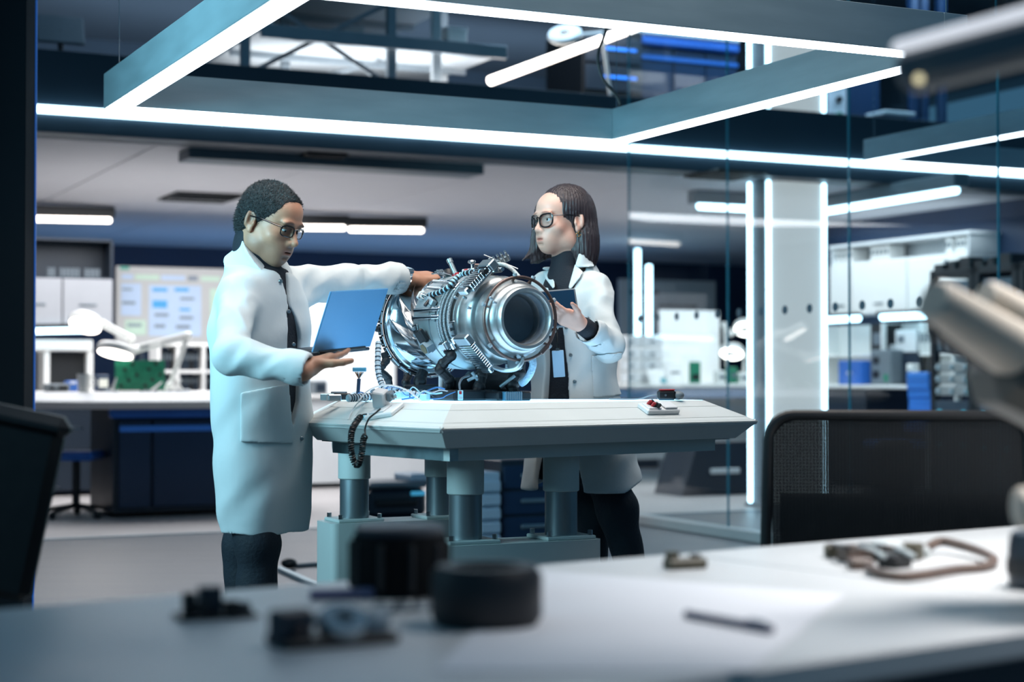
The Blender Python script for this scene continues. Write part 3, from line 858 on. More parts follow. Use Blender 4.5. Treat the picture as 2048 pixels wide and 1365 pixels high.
def fin_block(px, py, nf, pitch, depth, H, rot, lift, r, lab):
    F = sfr(px, py, r, rot); L = nf * pitch
    hs_ = en.part('heat_sink', MB().box(depth, L, H * .4, (0, 0, lift + H * .2), .003, F), m_galv, world=True)
    for k in range(nf):
        y = -L / 2 + pitch * (k + .5)
        en.part('fin', MB().box(depth, pitch * .45, H * .7, (0, y, lift + H * .62), .0008, F), chrome, parent=hs_, world=True)
    en.part('end_block', MB().box(depth, L * .34, H, (0, L * .66, lift + H / 2), .004, F), m_galv, parent=hs_, world=True)
    en.part('end_block', MB().box(depth * .7, L * .2, H * .7, (0, -L * .6, lift + H / 2), .004, F), steel, parent=hs_, world=True)
    return F
fin_block(958, 566, 9, .0108, .074, .030, 0, .002, .161, 0)
fin_block(958, 706, 12, .0085, .080, .024, 0, .002, .162, 1)
# striped hose
hp = smooth_path([surf(853, 594, .165)[0], surf(862, 590, .176)[0], surf(880, 585, .178)[0], surf(898, 574, .180)[0], surf(910, 560, .180)[0], surf(925, 549, .180)[0], surf(945, 545, .184)[0], surf(972, 544, .188)[0]], 8)
en.part('striped_hose', MB().tube(hp, .0085, 12), m_rub, world=True)
for i in range(2, len(hp) - 2, 3):
    en.part('hose_ring', MB().cyl(hp[i], hp[i] + (hp[i + 1] - hp[i - 1]).normalized() * .0065, .0094, n=14), mat('pale_blue_sleeve', '9cc4d8', .4), world=True)
en.part('hose_socket', MB().box(.03, .028, .022, (-.02, 0, .008), .003, sfr(853, 594)), m_white, world=True)
# corrugated bundles round the body
for k in range(4):
    zc = .405 + k * .0165; pts = []; rr = []
    ph0, ph1 = (52, 118) if k < 3 else (28, 112)
    n_ = 150
    for i in range(n_ + 1):
        ph = ph0 + (ph1 - ph0) * i / n_
        lift = .008 + .004 * math.sin(math.pi * i / n_); end = min(i, n_ - i) / n_
        pts.append(pol(ph, (.1610 - max(0, zc - .42) * .30) + lift - (.007 if end < .02 else 0), zc))
        rr.append(.0068 + (.0011 if i % 3 == 0 else -.0006))
    en.part('corrugated_tube', MB().tube(pts, rr, 10), m_galv, world=True, sharp=60)
    for ph in (ph0 - 5, ph1 + 4): en.part('tube_ferrule', MB().cyl(pol(ph - 4, .168 - max(0, zc - .42) * .3, zc), pol(ph + 4, .168 - max(0, zc - .42) * .3, zc), .0082, n=14, ch=.001), chrome, world=True)
# bolts
for (px, py, r_) in ((914, 597, .163), (932, 597, .16), (941, 617, .156), (985, 598, .150), (992, 606, .148), (1013, 730, .146), (868, 700, .163), (900, 712, .163)):
    F = sfr(px, py, r_); en.part('bolt', MB().cyl(F @ Vector((0, 0, -.002)), F @ Vector((0, 0, .007)), .0042, n=8).ell(tuple(F @ Vector((0, 0, .008))), .005, 8, 6), m_dkm, world=True)
# connectors on the lower flank
F = sfr(862, 690, .163, 12)
cb = en.part('hex_connector', MB().prism([(.024 * math.cos(math.radians(60 * k)), .024 * math.sin(math.radians(60 * k))) for k in range(6)], .0, .030, F), m_dkm, world=True)
en.part('pin_field', MB().prism([(.019 * math.cos(math.radians(60 * k)), .019 * math.sin(math.radians(60 * k))) for k in range(6)], .0302, .032, F), mat('bronze_pins', '6a5a3a', .4, metal=.6, var=.5, vscale=260), parent=cb, world=True)
en.part('connector_hood', MB().box(.05, .05, .018, (-.004, .04, .012), .005, F), m_rub, world=True)
F = sfr(896, 688, .163, 5)
cb = en.part('sensor_box', MB().box(.045, .030, .022, (0, 0, .011), .004, F), m_galv, world=True)
en.part('sensor_lid', MB().box(.036, .024, .006, (0, 0, .024), .002, F), steel, parent=cb, world=True); en.part('red_lamp', MB().ell(tuple(F @ Vector((.012, -.010, .026))), .0025, 8, 6), red, parent=cb, world=True)
F = sfr(868, 606, .163, -20)
cb = en.part('valve_block', MB().box(.05, .022, .022, (0, 0, .011), .004, F), m_dkm, world=True)
en.part('valve_knob', MB().cyl(F @ Vector((-.03, 0, .012)), F @ Vector((-.03, 0, .045)), .009, .011, 14, .002), chrome, parent=cb, world=True)
en.part('valve_stub', MB().cyl(F @ Vector((.0, 0, .02)), F @ Vector((.012, -.02, .03)), .006, n=10), m_rub, parent=cb, world=True)
# fittings along the crest
def crest(px, py, z, off=0): return pol(off, .160, z)
def post(name, z, ph, prof, m, tilt=(0, 0), parent=None, lift=.158):
    p = pol(ph, lift, z); n = (p - (E0 + Ee * z)).normalized()
    F = frame(p, Ee, n.cross(Ee), n) @ R(tilt[0], 'X') @ R(tilt[1], 'Y')
    return en.part(name, MB().lathe(prof, 18, F), m, parent, world=True), F
pk, F = post('lock_pin', .285, 14, [(0, 0), (.014, 0), (.014, .008), (0, .008)], red, (0, -24))
en.part('pin_body', MB().lathe([(0, .008), (.0085, .008), (.0085, .05), (.0105, .052), (.0105, .066), (.006, .066), (.006, .06), (0, .06)], 16, F), m_galv, pk, world=True)
pk, F = post('valve_stem', .335, 2, [(0, 0), (.011, 0), (.011, .006), (.004, .008), (.004, .034), (.005, .035), (.0125, .038), (.0135, .043), (.010, .048), (0, .049)], steel)
pk, F = post('ring_cap', .19, 6, [(.006, 0), (.017, 0), (.019, .012), (.017, .026), (.011, .026), (.010, .008), (.006, .008)], m_rub, (-20, -30), lift=.155)
F = frame(pol(20, .162, .24), Ee, Vector((0, 0, 1)).cross(Ee), Vector((0, 0, 1))) @ R(-14, 'X')
en.part('slotted_plate', MB().box(.055, .05, .005, (0, 0, .008), .0015, F), steel, world=True); en.part('slot', MB().box(.022, .018, .004, (-.008, -.008, .0115), .001, F), m_dkm, world=True)
for (z, ph, L, m_) in ((.315, 6, .03, m_white), (.345, 10, .026, red), (.37, 4, .035, m_white), (.39, -4, .03, steel), (.42, 0, .045, m_galv), (.44, -10, .05, m_dkm)):
    p = pol(ph, .166, z); n = (p - (E0 + Ee * z)).normalized(); F = frame(p, Ee, n.cross(Ee), n)
    pk = en.part('crest_connector', MB().box(L, .018, .016, (0, 0, .004), .003, F), m_, world=True)
    en.part('connector_nut', MB().cyl(F @ Vector((L * .45, 0, .006)), F @ Vector((L * .75, 0, .006)), .007, n=8), steel, parent=pk, world=True)
pp = smooth_path([at(928, 545, 5.62), at(950, 545, 5.60), at(972, 536, 5.57), at(990, 529, 5.55), at(1008, 530, 5.53), at(1025, 540, 5.50), at(1038, 554, 5.48)], 8)
en.part('white_pipe', MB().tube(pp, .0065, 10), mat('white_sleeving', 'c4c8c6', .5, bump=.4, bscale=200), world=True)
c = at(1000, 523, 5.56)
an = en.part('actuator', MB().box(.07, .022, .022, (0, 0, 0), .004, Matrix.Translation(c) @ R(-26, 'Y') @ R(20, 'X')), m_galv, world=True)
en.part('actuator_rod', MB().cyl(at(968, 510, 5.58), at(1036, 538, 5.53), .0022, n=6), steel, parent=an, world=True)
for k in range(5): en.part('actuator_tab', MB().box(.006, .03, .03, (-.028 + .014 * k, 0, .008), .001, Matrix.Translation(c) @ R(-26, 'Y') @ R(20, 'X')), steel, parent=an, world=True)
en.part('actuator_foot', MB().cyl(c, pol(-8, .15, .40), .008, n=8), m_dkm, parent=an, world=True)
for k, (px, py) in enumerate(((955, 535), (976, 528), (985, 540))):
    q = at(px, py, 5.58); en.part('crest_bracket', MB().box(.022, .03, .022, (0, 0, 0), .003, Matrix.Translation(q) @ R(30 * k, 'Z')), (m_brn, steel, m_galv)[k], world=True)
# lower pipes at the nozzle end
en.part('drain_pipe', MB().tube(smooth_path([pol(150, .150, .42), at(982, 733, 5.50), at(1006, 741, 5.46), at(1030, 739, 5.44), at(1042, 728, 5.44), at(1046, 716, 5.47)], 8), .0075, 10), m_eng, world=True)
en.part('pale_hose', MB().tube(smooth_path([at(1064, 714, 5.52), at(1066, 730, 5.52), at(1060, 748, 5.52), at(1050, 762, 5.53), at(1042, 768, 5.54)], 8), .012, 12), mat('milky_hose', 'a8c8e0', .3, bump=.5, bscale=120), world=True)
en.part('junction_body', MB().box(.05, .06, .05, (0, 0, 0), .008, Matrix.Translation(at(1030, 726, 5.55))), m_galv, world=True)
# supports: black cradle, columns and jointed legs
def leg_chain(pts, r, nm='jointed_leg'):
    j = en.part(nm, MB().tube(smooth_path(pts, 5), r, 10), m_rub, world=True)
    for p in pts[1:-1]: en.part('leg_joint', MB().ell(tuple(p), (r * 1.18,) * 3, 12, 8), m_rub, parent=j, world=True)
leg_chain([at(895, 700, 5.60), at(902, 712, 5.56), at(886, 728, 5.58), at(880, 740, 5.58), at(898, 760, 5.60), at(900, 790, 5.62)], .016)
leg_chain([at(768, 705, 5.92), at(772, 722, 5.92), at(764, 732, 5.90), at(760, 742, 5.90), at(776, 758, 5.92), at(780, 792, 5.95)], .013)
leg_chain([at(812, 735, 6.08), at(816, 752, 6.06), at(812, 766, 6.04), at(816, 793, 6.04)], .014)
leg_chain([at(846, 745, 5.95), at(840, 762, 5.93), at(838, 793, 5.92)], .020)
leg_chain([at(960, 730, 5.62), at(962, 752, 5.60), at(958, 775, 5.58), at(950, 796, 5.56)], .018)
leg_chain([at(1040, 722, 5.60), at(1036, 745, 5.60), at(1024, 768, 5.60), at(1030, 793, 5.60)], .022)
leg_chain([at(992, 738, 5.75), at(990, 760, 5.74), at(996, 793, 5.74)], .024)
for (px, d, w, dp, h) in ((925, 5.60, .15, .16, .035), (1005, 5.58, .13, .16, .03), (846, 5.95, .10, .10, .05), (782, 5.98, .06, .06, .03)):
    c = on_level(px, 795, ZT); c = at(px, 790, d); c.z = ZT
    en.part('cradle_base', MB().box(w, dp, h, (0, 0, h / 2), .006, Matrix.Translation(c) @ R(30, 'Z')), m_rub, world=True)
c = at(960, 772, 5.66); c.z = ZT + .05
en.part('cradle_bridge', MB().box(.20, .05, .05, (0, 0, 0), .01, Matrix.Translation(c) @ R(20, 'Z')), m_rub, world=True)
c = at(985, 758, 5.72); en.part('cradle_saddle', MB().box(.16, .12, .05, (0, 0, 0), .012, Matrix.Translation(c) @ R(30, 'Z')), m_rub, world=True)
c = at(883, 765, 5.66); en.part('white_post', MB().cyl((c.x, c.y, ZT), (c.x, c.y, 1.11), .010, n=14), m_white, world=True)
c = at(1022, 792, 5.50); c.z = ZT
gb = en.part('ribbed_foot', MB().box(.06, .05, .03, (0, 0, .015), .002, Matrix.Translation(c) @ R(20, 'Z')), mat('teal_grey_rubber', '4a7a90', .5), world=True)
for k in range(9): en.part('rib', MB().box(.003, .004, .028, (-.026 + k * .0065, -.026, .015), 0, Matrix.Translation(c) @ R(20, 'Z')), m_grey, parent=gb, world=True)
for a, b in (((935, 762), (955, 752)), ((944, 745), (962, 770)), ((1000, 775), (1030, 752))):
    en.part('link_bar', MB().cyl(at(*a, 5.58), at(*b, 5.58), .006, n=8), m_alu, world=True)

# ================================================================ cables and small connectors on the glowing top
zt = ZT + .002
m_loom = mat('pale_spiral_loom', 'b8d0dc', .35, var=.2, vscale=60); m_loomd = mat('dark_loom_band', '2a3a48', .5)
def loom(t, pts, r, bands=True, step=3):
    P = smooth_path(pts, 10); rr = [r * (1.0 + (.14 if i % 2 else -.10)) for i in range(len(P))]
    l = t.part('loom', MB().tube(P, rr, 10), m_loom, world=True, sharp=60)
    if bands:
        for i in range(2, len(P) - 2, step): t.part('loom_band', MB().cyl(P[i], P[i] + (P[i + 1] - P[i - 1]).normalized() * r * .55, r * 1.08, n=10), m_loomd, parent=l, world=True)
t = Thing('cable_bundle', 'tangled bundle of banded cables beside the engine on the glowing table', 'cables', on_level(790, 800, ZT))
lv = lambda px, d, z=.014: Vector((at(px, 790, d).x, d, ZT + z))
loom(t, [at(757, 684, 5.80), at(756, 710, 5.78), at(756, 740, 5.76), at(762, 765, 5.74), at(772, 782, 5.72), lv(790, 5.70), lv(815, 5.66, .02)], .0095)
loom(t, [lv(695, 5.35, .010), lv(720, 5.38, .012), lv(750, 5.42, .016), lv(785, 5.48, .022), lv(825, 5.50, .02)], .0115, True, 2)
loom(t, [lv(745, 5.62, .03), lv(752, 5.60, .02), lv(770, 5.58, .012), lv(800, 5.56, .016)], .010)
loom(t, [lv(770, 5.55, .04), lv(800, 5.52, .034), lv(830, 5.52, .022), lv(855, 5.52, .012)], .0085)
wc = (m_white, mat('blue_wire', '2a70b0', .4), m_trn, m_black)
for k in range(14):
    x0 = 700 + 12 * k + RNG.uniform(-8, 8); d0 = 5.36 + RNG.uniform(0, .25)
    pts = [lv(x0, d0, .006)]
    for q in range(4):
        x0 += RNG.uniform(6, 26); d0 = min(5.75, max(5.33 if x0 < 800 else 5.42, d0 + RNG.uniform(-.08, .08))); pts.append(lv(x0, d0, RNG.uniform(.004, .045)))
    t.part('wire', MB().tube(smooth_path(pts, 6), RNG.uniform(.0015, .0032), 5), wc[k % 4], world=True)
t.part('wire_arc', MB().tube(smooth_path([lv(717, 5.30, .002), lv(733, 5.34, .030), lv(757, 5.38, .048), lv(785, 5.38, .050), lv(815, 5.36, .034), lv(842, 5.30, .002)], 8), .0026, 6), m_white, world=True)
for k, (px, d, z) in enumerate(((655, 5.52, .012), (668, 5.46, .010), (805, 5.45, .02), (850, 5.42, .012))):
    t.part('connector_shell', MB().box(.045, .022, .022, (0, 0, 0), .003, Matrix.Translation(lv(px, d, z)) @ R(25 * k, 'Z')), (m_trn, steel, m_trn, m_trn)[k], world=True)
t = Thing('black_module', 'flat black module lying behind the cables on the glowing table', 'module', lv(690, 5.7, 0))
t.part('case', MB().box(.13, .06, .022, (0, 0, .011), .003), m_black); t.part('cover_strip', MB().box(.05, .05, .006, (-.02, 0, .025), .001), m_grey)
t = Thing('upright_connector', 'upright ribbon connector with fanned wires standing on the glowing table', 'connector', lv(716, 5.5, 0))
b_ = lv(715, 5.5, .0) - lv(716, 5.5, 0); hd = at(719, 742, 5.5) - lv(716, 5.5, 0); md = at(718, 758, 5.5) - lv(716, 5.5, 0)
t.part('stem', MB().tube([b_, b_ + Vector((.002, 0, .03)), md], .006, 8), m_navy); 
for k in range(6): t.part('wire_strand', MB().cyl(md, hd + Vector((-.014 + k * .0056, 0, -.004)), .0018, n=5), (mat('orange_wire', 'a86a3a', .4), m_black, m_white)[k % 3])
t.part('head', MB().box(.044, .014, .014, tuple(hd + Vector((0, 0, .004))), .002), mat('cyan_plastic', '5aa8c8', .4))
t = Thing('network_plug', 'clear network plug dangling on a grey cable before the black cradle', 'plug', at(921, 792, 5.44))
t.part('cable', MB().tube(smooth_path([at(938, 752, 5.5), at(925, 757, 5.47), at(919, 768, 5.45), at(920, 781, 5.44)], 8), .0038, 8), m_grey, world=True)
c = at(921, 791, 5.44); t.part('plug_body', MB().box(.017, .012, .032, (0, 0, 0), .002, Matrix.Translation(c)), m_trn, world=True); t.part('red_tab', MB().box(.008, .003, .010, (0, -.0075, .008), .001, Matrix.Translation(c)), red, world=True); t.part('contact_strip', MB().box(.013, .003, .008, (0, -.0075, -.010), .0005, Matrix.Translation(c)), steel, world=True)

# ================================================================ laptop and tablet in their hands
m_lap = mat('cyan_lit_laptop', '5f9fce', .42, metal=.35, var=.03)  # cyan light from the table is put into the lid's colour
BL = at(625, 706, 5.10); hx = Vector((.1515, .25, .022)).normalized(); WL = .295
lt = Vector((.060, -.037, .160)); lt = (lt - hx * lt.dot(hx)).normalized(); nn = hx.cross(lt).normalized()
t = Thing('laptop', 'open laptop, lid coloured by cyan light, held at waist height, screen tipped back', 'laptop', BL)
Fl = frame(BL, hx, lt, nn)
t.part('lid', MB().box(WL, .198, .006, (WL / 2, .099, -.003), .002, Fl), m_lap, world=True)
t.part('screen', MB().box(WL * .95, .180, .001, (WL / 2, .100, .0008) if nn.dot(Vector((-1, 0, 0))) > 0 else (WL / 2, .100, -.0068), 0, Fl), mat('lit_laptop_screen', '20384c', .2, emit=.4, ecol='6fb8e8'), world=True)
bd = Vector((-.855, .52, .03)); bd = (bd - hx * bd.dot(hx)).normalized()
Fb2 = frame(BL - Vector((0, 0, .004)), hx, bd, hx.cross(bd))
t.part('base', MB().box(WL, .198, .010, (WL / 2, .100, -.002), .003, Fb2), mat('dark_laptop_base', '39434e', .35, metal=.6), world=True)
t.part('keyboard', MB().box(WL * .86, .09, .002, (WL / 2, .075, .004), 0, Fb2), m_black, world=True)
t.part('hinge', MB().cyl(BL + hx * .03, BL + hx * (WL - .03), .005, n=10), m_black, world=True)
TRc = at(1150, 577, 5.86); BRc = at(1168, 628, 5.835)
dn = (BRc - TRc); lf = (at(1064, 584, 5.835) - TRc).normalized(); dn = (dn - lf * dn.dot(lf)).normalized()
nt_ = lf.cross(dn).normalized()
if nt_.y > 0: nt_ = -nt_
t = Thing('tablet', 'dark tablet computer with a grey rim held open against the chest', 'tablet', TRc)
Ft = frame(TRc, lf, dn, lf.cross(dn)); sg = 1 if lf.cross(dn).dot(nt_) > 0 else -1
t.part('case', MB().box(.20, .138, .009, (.10, .069, 0), .004, Ft), m_grey, world=True)
t.part('screen', MB().box(.188, .126, .002, (.10, .069, sg * .0048), .0008, Ft), mat('dark_tablet_screen', '12304a', .12, var=.1, coat=.5), world=True)
t.part('camera_dot', MB().cyl(Ft @ Vector((.10, .004, sg * .0046)), Ft @ Vector((.10, .004, sg * .006)), .002, n=8), m_black, world=True)
# ================================================================ people
def head_solid(S, M, fem=False):
    e = lambda c, r, k=.02, mode='u': S.ell(c, r, M, k, mode)
    jw = .92 if fem else 1.0
    e((0, -.018, .032), (.077, .098, .088), .02)
    e((0, .028, -.030), (.063 * jw, .066, .080), .03)
    e((0, .045, .045), (.06, .05, .05), .03)
    e((0, .050, -.072), (.046 * jw, .044, .046), .03)
    e((0, .070, -.104), (.022 * jw, .019, .016), .022)
    for sx in (-1, 1):
        e((sx * .052 * jw, .002, -.072), (.018, .03, .026), .03)
        e((sx * .043, .058, -.032), (.024, .022, .020), .03)
        e((sx * .028, .088, .019), (.028, .012, .009), .014)
    for sx in (-1, 1):
        e((sx * .032, .100, -.003), (.019, .016, .0125), .012, 's')
        e((sx * .033, .0808, .0055 if fem else .0020), (.0165, .0125, .0052), .005)
        e((sx * .033, .080, -.0115), (.0155, .011, .0040), .005)
    nb = .112 if fem else .118
    S.cone(loc(M, (0, .086, .010)), loc(M, (0, nb - .004, -.034)), .0075, .0095, .012)
    e((0, nb - .004, -.038), (.010, .011, .0095), .008)
    for sx in (-1, 1):
        e((sx * .0125, .098, -.041), (.0078, .011, .0078), .008)
        e((sx * .0072, .106, -.0485), (.0034, .006, .003), .003, 's')
    e((0, .074, -.070), (.034, .022, .026), .03)
    e((0, .0915, -.0668), (.021, .009, .0050), .008)
    e((0, .0900, -.0780), (.018, .0088, .0060), .008)
    e((0, .101, -.0722), (.019, .0125, .0030 if fem else .0022), .003, 's')
    e((0, .0965, -.0905), (.014, .006, .004), .008, 's')
    for sx in (-1, 1):
        e((sx * .0775, -.018, -.012), (.0065, .0185, .031), .006)
        e((sx * .083, -.029, -.008), (.008, .008, .026), .005)
        e((sx * .084, -.014, -.006), (.007, .0095, .018), .004, 's')
        e((sx * .078, -.012, -.040), (.006, .009, .010), .006)
        e((sx * .0800, -.003, -.016), (.005, .005, .008), .004)
def hand_solid(S, w, d, n, right, curls, thumb=(35, 20), spread=4, sc=1.):
    d = np.array(d, float); d /= np.linalg.norm(d); n = np.array(n, float); n -= d * (n @ d); n /= np.linalg.norm(n)
    t = np.cross(n, d) if right else np.cross(d, n)
    w = np.array(w, float); tips = []
    S.cone(w - d * .03 * sc, w + d * .01 * sc, .025 * sc, .025 * sc, .02)
    for i, (o, L, ln) in enumerate(((.028, .088, .072), (.0095, .092, .080), (-.0095, .087, .074), (-.027, .078, .058))):
        kn = w + (d * L + t * o) * sc
        S.cone(w + (t * o * .55 + d * .012) * sc, kn, .0165 * sc, .0118 * sc, .016)
        S.cone(w + (t * o * .6 + d * .02 - n * .008) * sc, kn - (n * .006 + d * .012) * sc, .013 * sc, .010 * sc, .016)
        a = 0; p = kn
        sd = d + t * math.tan(math.radians(spread * (1.5 - i) * .7)); sd /= np.linalg.norm(sd)
        for j, (fr, cu) in enumerate(zip((.45, .31, .24), curls[i])):
            a += math.radians(cu)
            q = p + (sd * math.cos(a) - n * math.sin(a)) * ln * fr * sc
            S.cone(p, q, (.0100 - j * .0011) * sc, (.0092 - j * .0011) * sc, .0035)
            p = q
        tips.append(p)
    p = w + (d * .022 + t * .020 - n * .004) * sc
    dr = t * math.sin(math.radians(thumb[0])) + d * math.cos(math.radians(thumb[0])) - n * math.sin(math.radians(thumb[1]))
    dr /= np.linalg.norm(dr)
    q = p + dr * .046 * sc; S.cone(p, q, .0165 * sc, .0125 * sc, .014)
    d2 = dr * .93 + d * .38; d2 /= np.linalg.norm(d2)
    p = q; q = p + d2 * .032 * sc; S.cone(p, q, .0118 * sc, .0105 * sc, .005)
    d3 = d2 * .9 + d * .45; d3 /= np.linalg.norm(d3)
    p = q; q = p + d3 * .025 * sc; S.cone(p, q, .0105 * sc, .0082 * sc, .004)
    return tips, q
def poly_sdf(poly):
    P = np.array(poly, float); n = len(P)
    def fn(x, z):
        q = np.stack([x, z], 1)
        d = np.full(len(x), 9.0); s = np.ones(len(x))
        for i in range(n):
            a = P[i]; b = P[i - 1]; e = b - a; w = q - a
            h = np.clip((w @ e) / (e @ e), 0, 1)
            d = np.minimum(d, ((w - e * h[:, None]) ** 2).sum(1))
            c1 = q[:, 1] >= a[1]; c2 = q[:, 1] < b[1]; c3 = e[0] * w[:, 1] > e[1] * w[:, 0]
            f = (c1 & c2 & c3) | (~c1 & ~c2 & ~c3)
            s = np.where(f, -s, s)
        return s * np.sqrt(d)
    return fn
def applique(coat, px, d, h=.004, off=.004, th=.004, ymax=99, ang=None):
    """a flap of cloth (pocket, lapel) that lies on the near side of a coat inside an outline in x and z"""
    pts = [at(x, y, d) for x, y in px]
    poly = [(p.x, p.z) for p in pts]
    pf = poly_sdf(poly)
    S = Solid(); c = np.mean([[p.x, p.y, p.z] for p in pts], axis=0)
    def fn(p):
        e = coat.dist(p)
        return np.maximum(np.maximum(np.abs(e - off) - th, pf(p[:, 0], p[:, 2])), p[:, 1] - ymax)
    S.raw(fn, c, .5, .0, 'u')
    xs = [p[0] for p in poly]; zs = [p[1] for p in poly]
    return S, (min(xs) - .01, d - .45, min(zs) - .01), (max(xs) + .01, min(d + .25, ymax + .02), max(zs) + .01)
def V3(p): return np.array(p, float)
def sleeve_folds(S, a, b, amp, seed):
    """irregular creases that run round and along a sleeve"""
    a = V3(a); b = V3(b); ba = b - a; L = np.linalg.norm(ba); ba /= L
    rs = np.random.RandomState(seed + 40)
    e1 = np.cross(ba, (.3, .2, .9)); e1 /= np.linalg.norm(e1); e2 = np.cross(ba, e1)
    W = [(rs.uniform(26, 60), rs.choice((-1, 1)) * rs.uniform(.5, 2.2), rs.rand() * 6.28) for _ in range(4)]
    def fn(p):
        q = p - a; h = q @ ba; x = q @ e1; y = q @ e2; r = np.sqrt(x * x + y * y); th = np.arctan2(y, x)
        o = 0
        for k, m, ph in W: o = o + (.35 - np.abs(np.sin(.5 * (h * k + round(m) * th + ph + 1.1 * np.sin(h * 11 + 2 * th + ph))))) 
        return -amp * 1.1 * o * np.clip(1.6 - r / .07, 0, 1) * np.clip((h + .03) / .06, 0, 1) * np.clip((L - .02 - h) / .06, 0, 1)
    S.raw(fn, (a + b) / 2, 99, 0, 'd')
def cuff(S, w, d, off, rin):
    """cut a sleeve square at the wrist and hollow its mouth"""
    w = V3(w) + d * off
    def beyond(p):
        q = p - w
        return np.maximum(-(q @ d), np.linalg.norm(q, axis=1) - .13)
    S.raw(beyond, w, .14, .003, 's')
    S.cone(w - d * .05, w + d * .03, rin, rin + .001, .004, 's')

def glasses(t, M, cat_eye, sc=1.):
    mp = lambda p: Vector(loc(M, p))
    mb = MB(); lens = MB()
    def outline(sx):
        pts = []
        for k in range(28):
            a = 2 * math.pi * k / 28
            c, s_ = math.cos(a), math.sin(a)
            if cat_eye:
                x = .0295 * (abs(c) ** .85) * (1 if c > 0 else -1); z = .0265 * (abs(s_) ** .8) * (1 if s_ > 0 else -1)
                if s_ > 0: z = z * .80 + .006 * max(0, c)
            else:
                x = .026 * (abs(c) ** .55) * (1 if c > 0 else -1); z = .0165 * (abs(s_) ** .7) * (1 if s_ > 0 else -1)
            px = sx * ((.0365 if cat_eye else .0335) + x)
            pts.append((px, .104 - .0009 * (abs(px) * 100) ** 1.6 * .9, z - (.004 if cat_eye else .006)))
        return pts
    for sx in (-1, 1):
        o = outline(sx)
        mb.tube([mp(p) for p in o], .0034 if cat_eye else .0019, 6, closed=True)
        if not cat_eye:
            up_ = [mp(p) for p in o[0:15]]
            mb.tube(up_, .0028, 6)
        c = len(lens.v)
        lens.v += [tuple(mp(p)) for p in o]; lens.f.append(tuple(range(c, c + 28)))
        z0 = .010 if cat_eye else .004
        mb.tube([mp(p) for p in ((sx * .061, .090, z0), (sx * .071, .078, z0), (sx * .079, .02, z0 + .002), (sx * .081, -.03, z0 - .002), (sx * .081, -.045, -.02))], .0024, 6)
    mb.tube([mp(p) for p in ((-.010, .106, .004), (0, .110, .008), (.010, .106, .004))], .0024, 6)
    g = t.part('glasses', mb, frame_black, world=True)
    t.part('lens', lens, lens_m, parent=g, world=True)
def eyes(t, M, gaze=(0, 1, 0)):
    for sx in (-1, 1):
        mb = MB(); c = loc(M, (sx * .0325, .0775, -.003)); sc = np.linalg.norm(M[:3, 0])
        mb.ell(c, .0125 * sc, 14, 10)
        e = t.part('eye', mb, eye_w, world=True)
        gz = V3(gaze) + V3((0, 0, 0)); gz = M[:3, :3] @ (gz / np.linalg.norm(gz)); gz /= np.linalg.norm(gz)
        mb = MB(); mb.ell(c + gz * .0092 * sc, .0052 * sc, 10, 8)
        t.part('iris', mb, eye_d, parent=e, world=True)
def shoe(t, M_, p, fwd, heel=0):
    F = frame_np(p, fwd); S = Solid()
    S.ell((0, .03, .045 + heel * .3), (.045, .075, .045), F, .03); S.ell((0, .13, .03), (.045, .085, .032), F, .04)
    S.box((0, .075, .012), (.045, .13, .012), .008, F, .02)
    me, _ = S.mesh('shoe', .008, V3(p) - .24, V3(p) + .26)
    t.part('shoe', me, shoe_m, world=True)

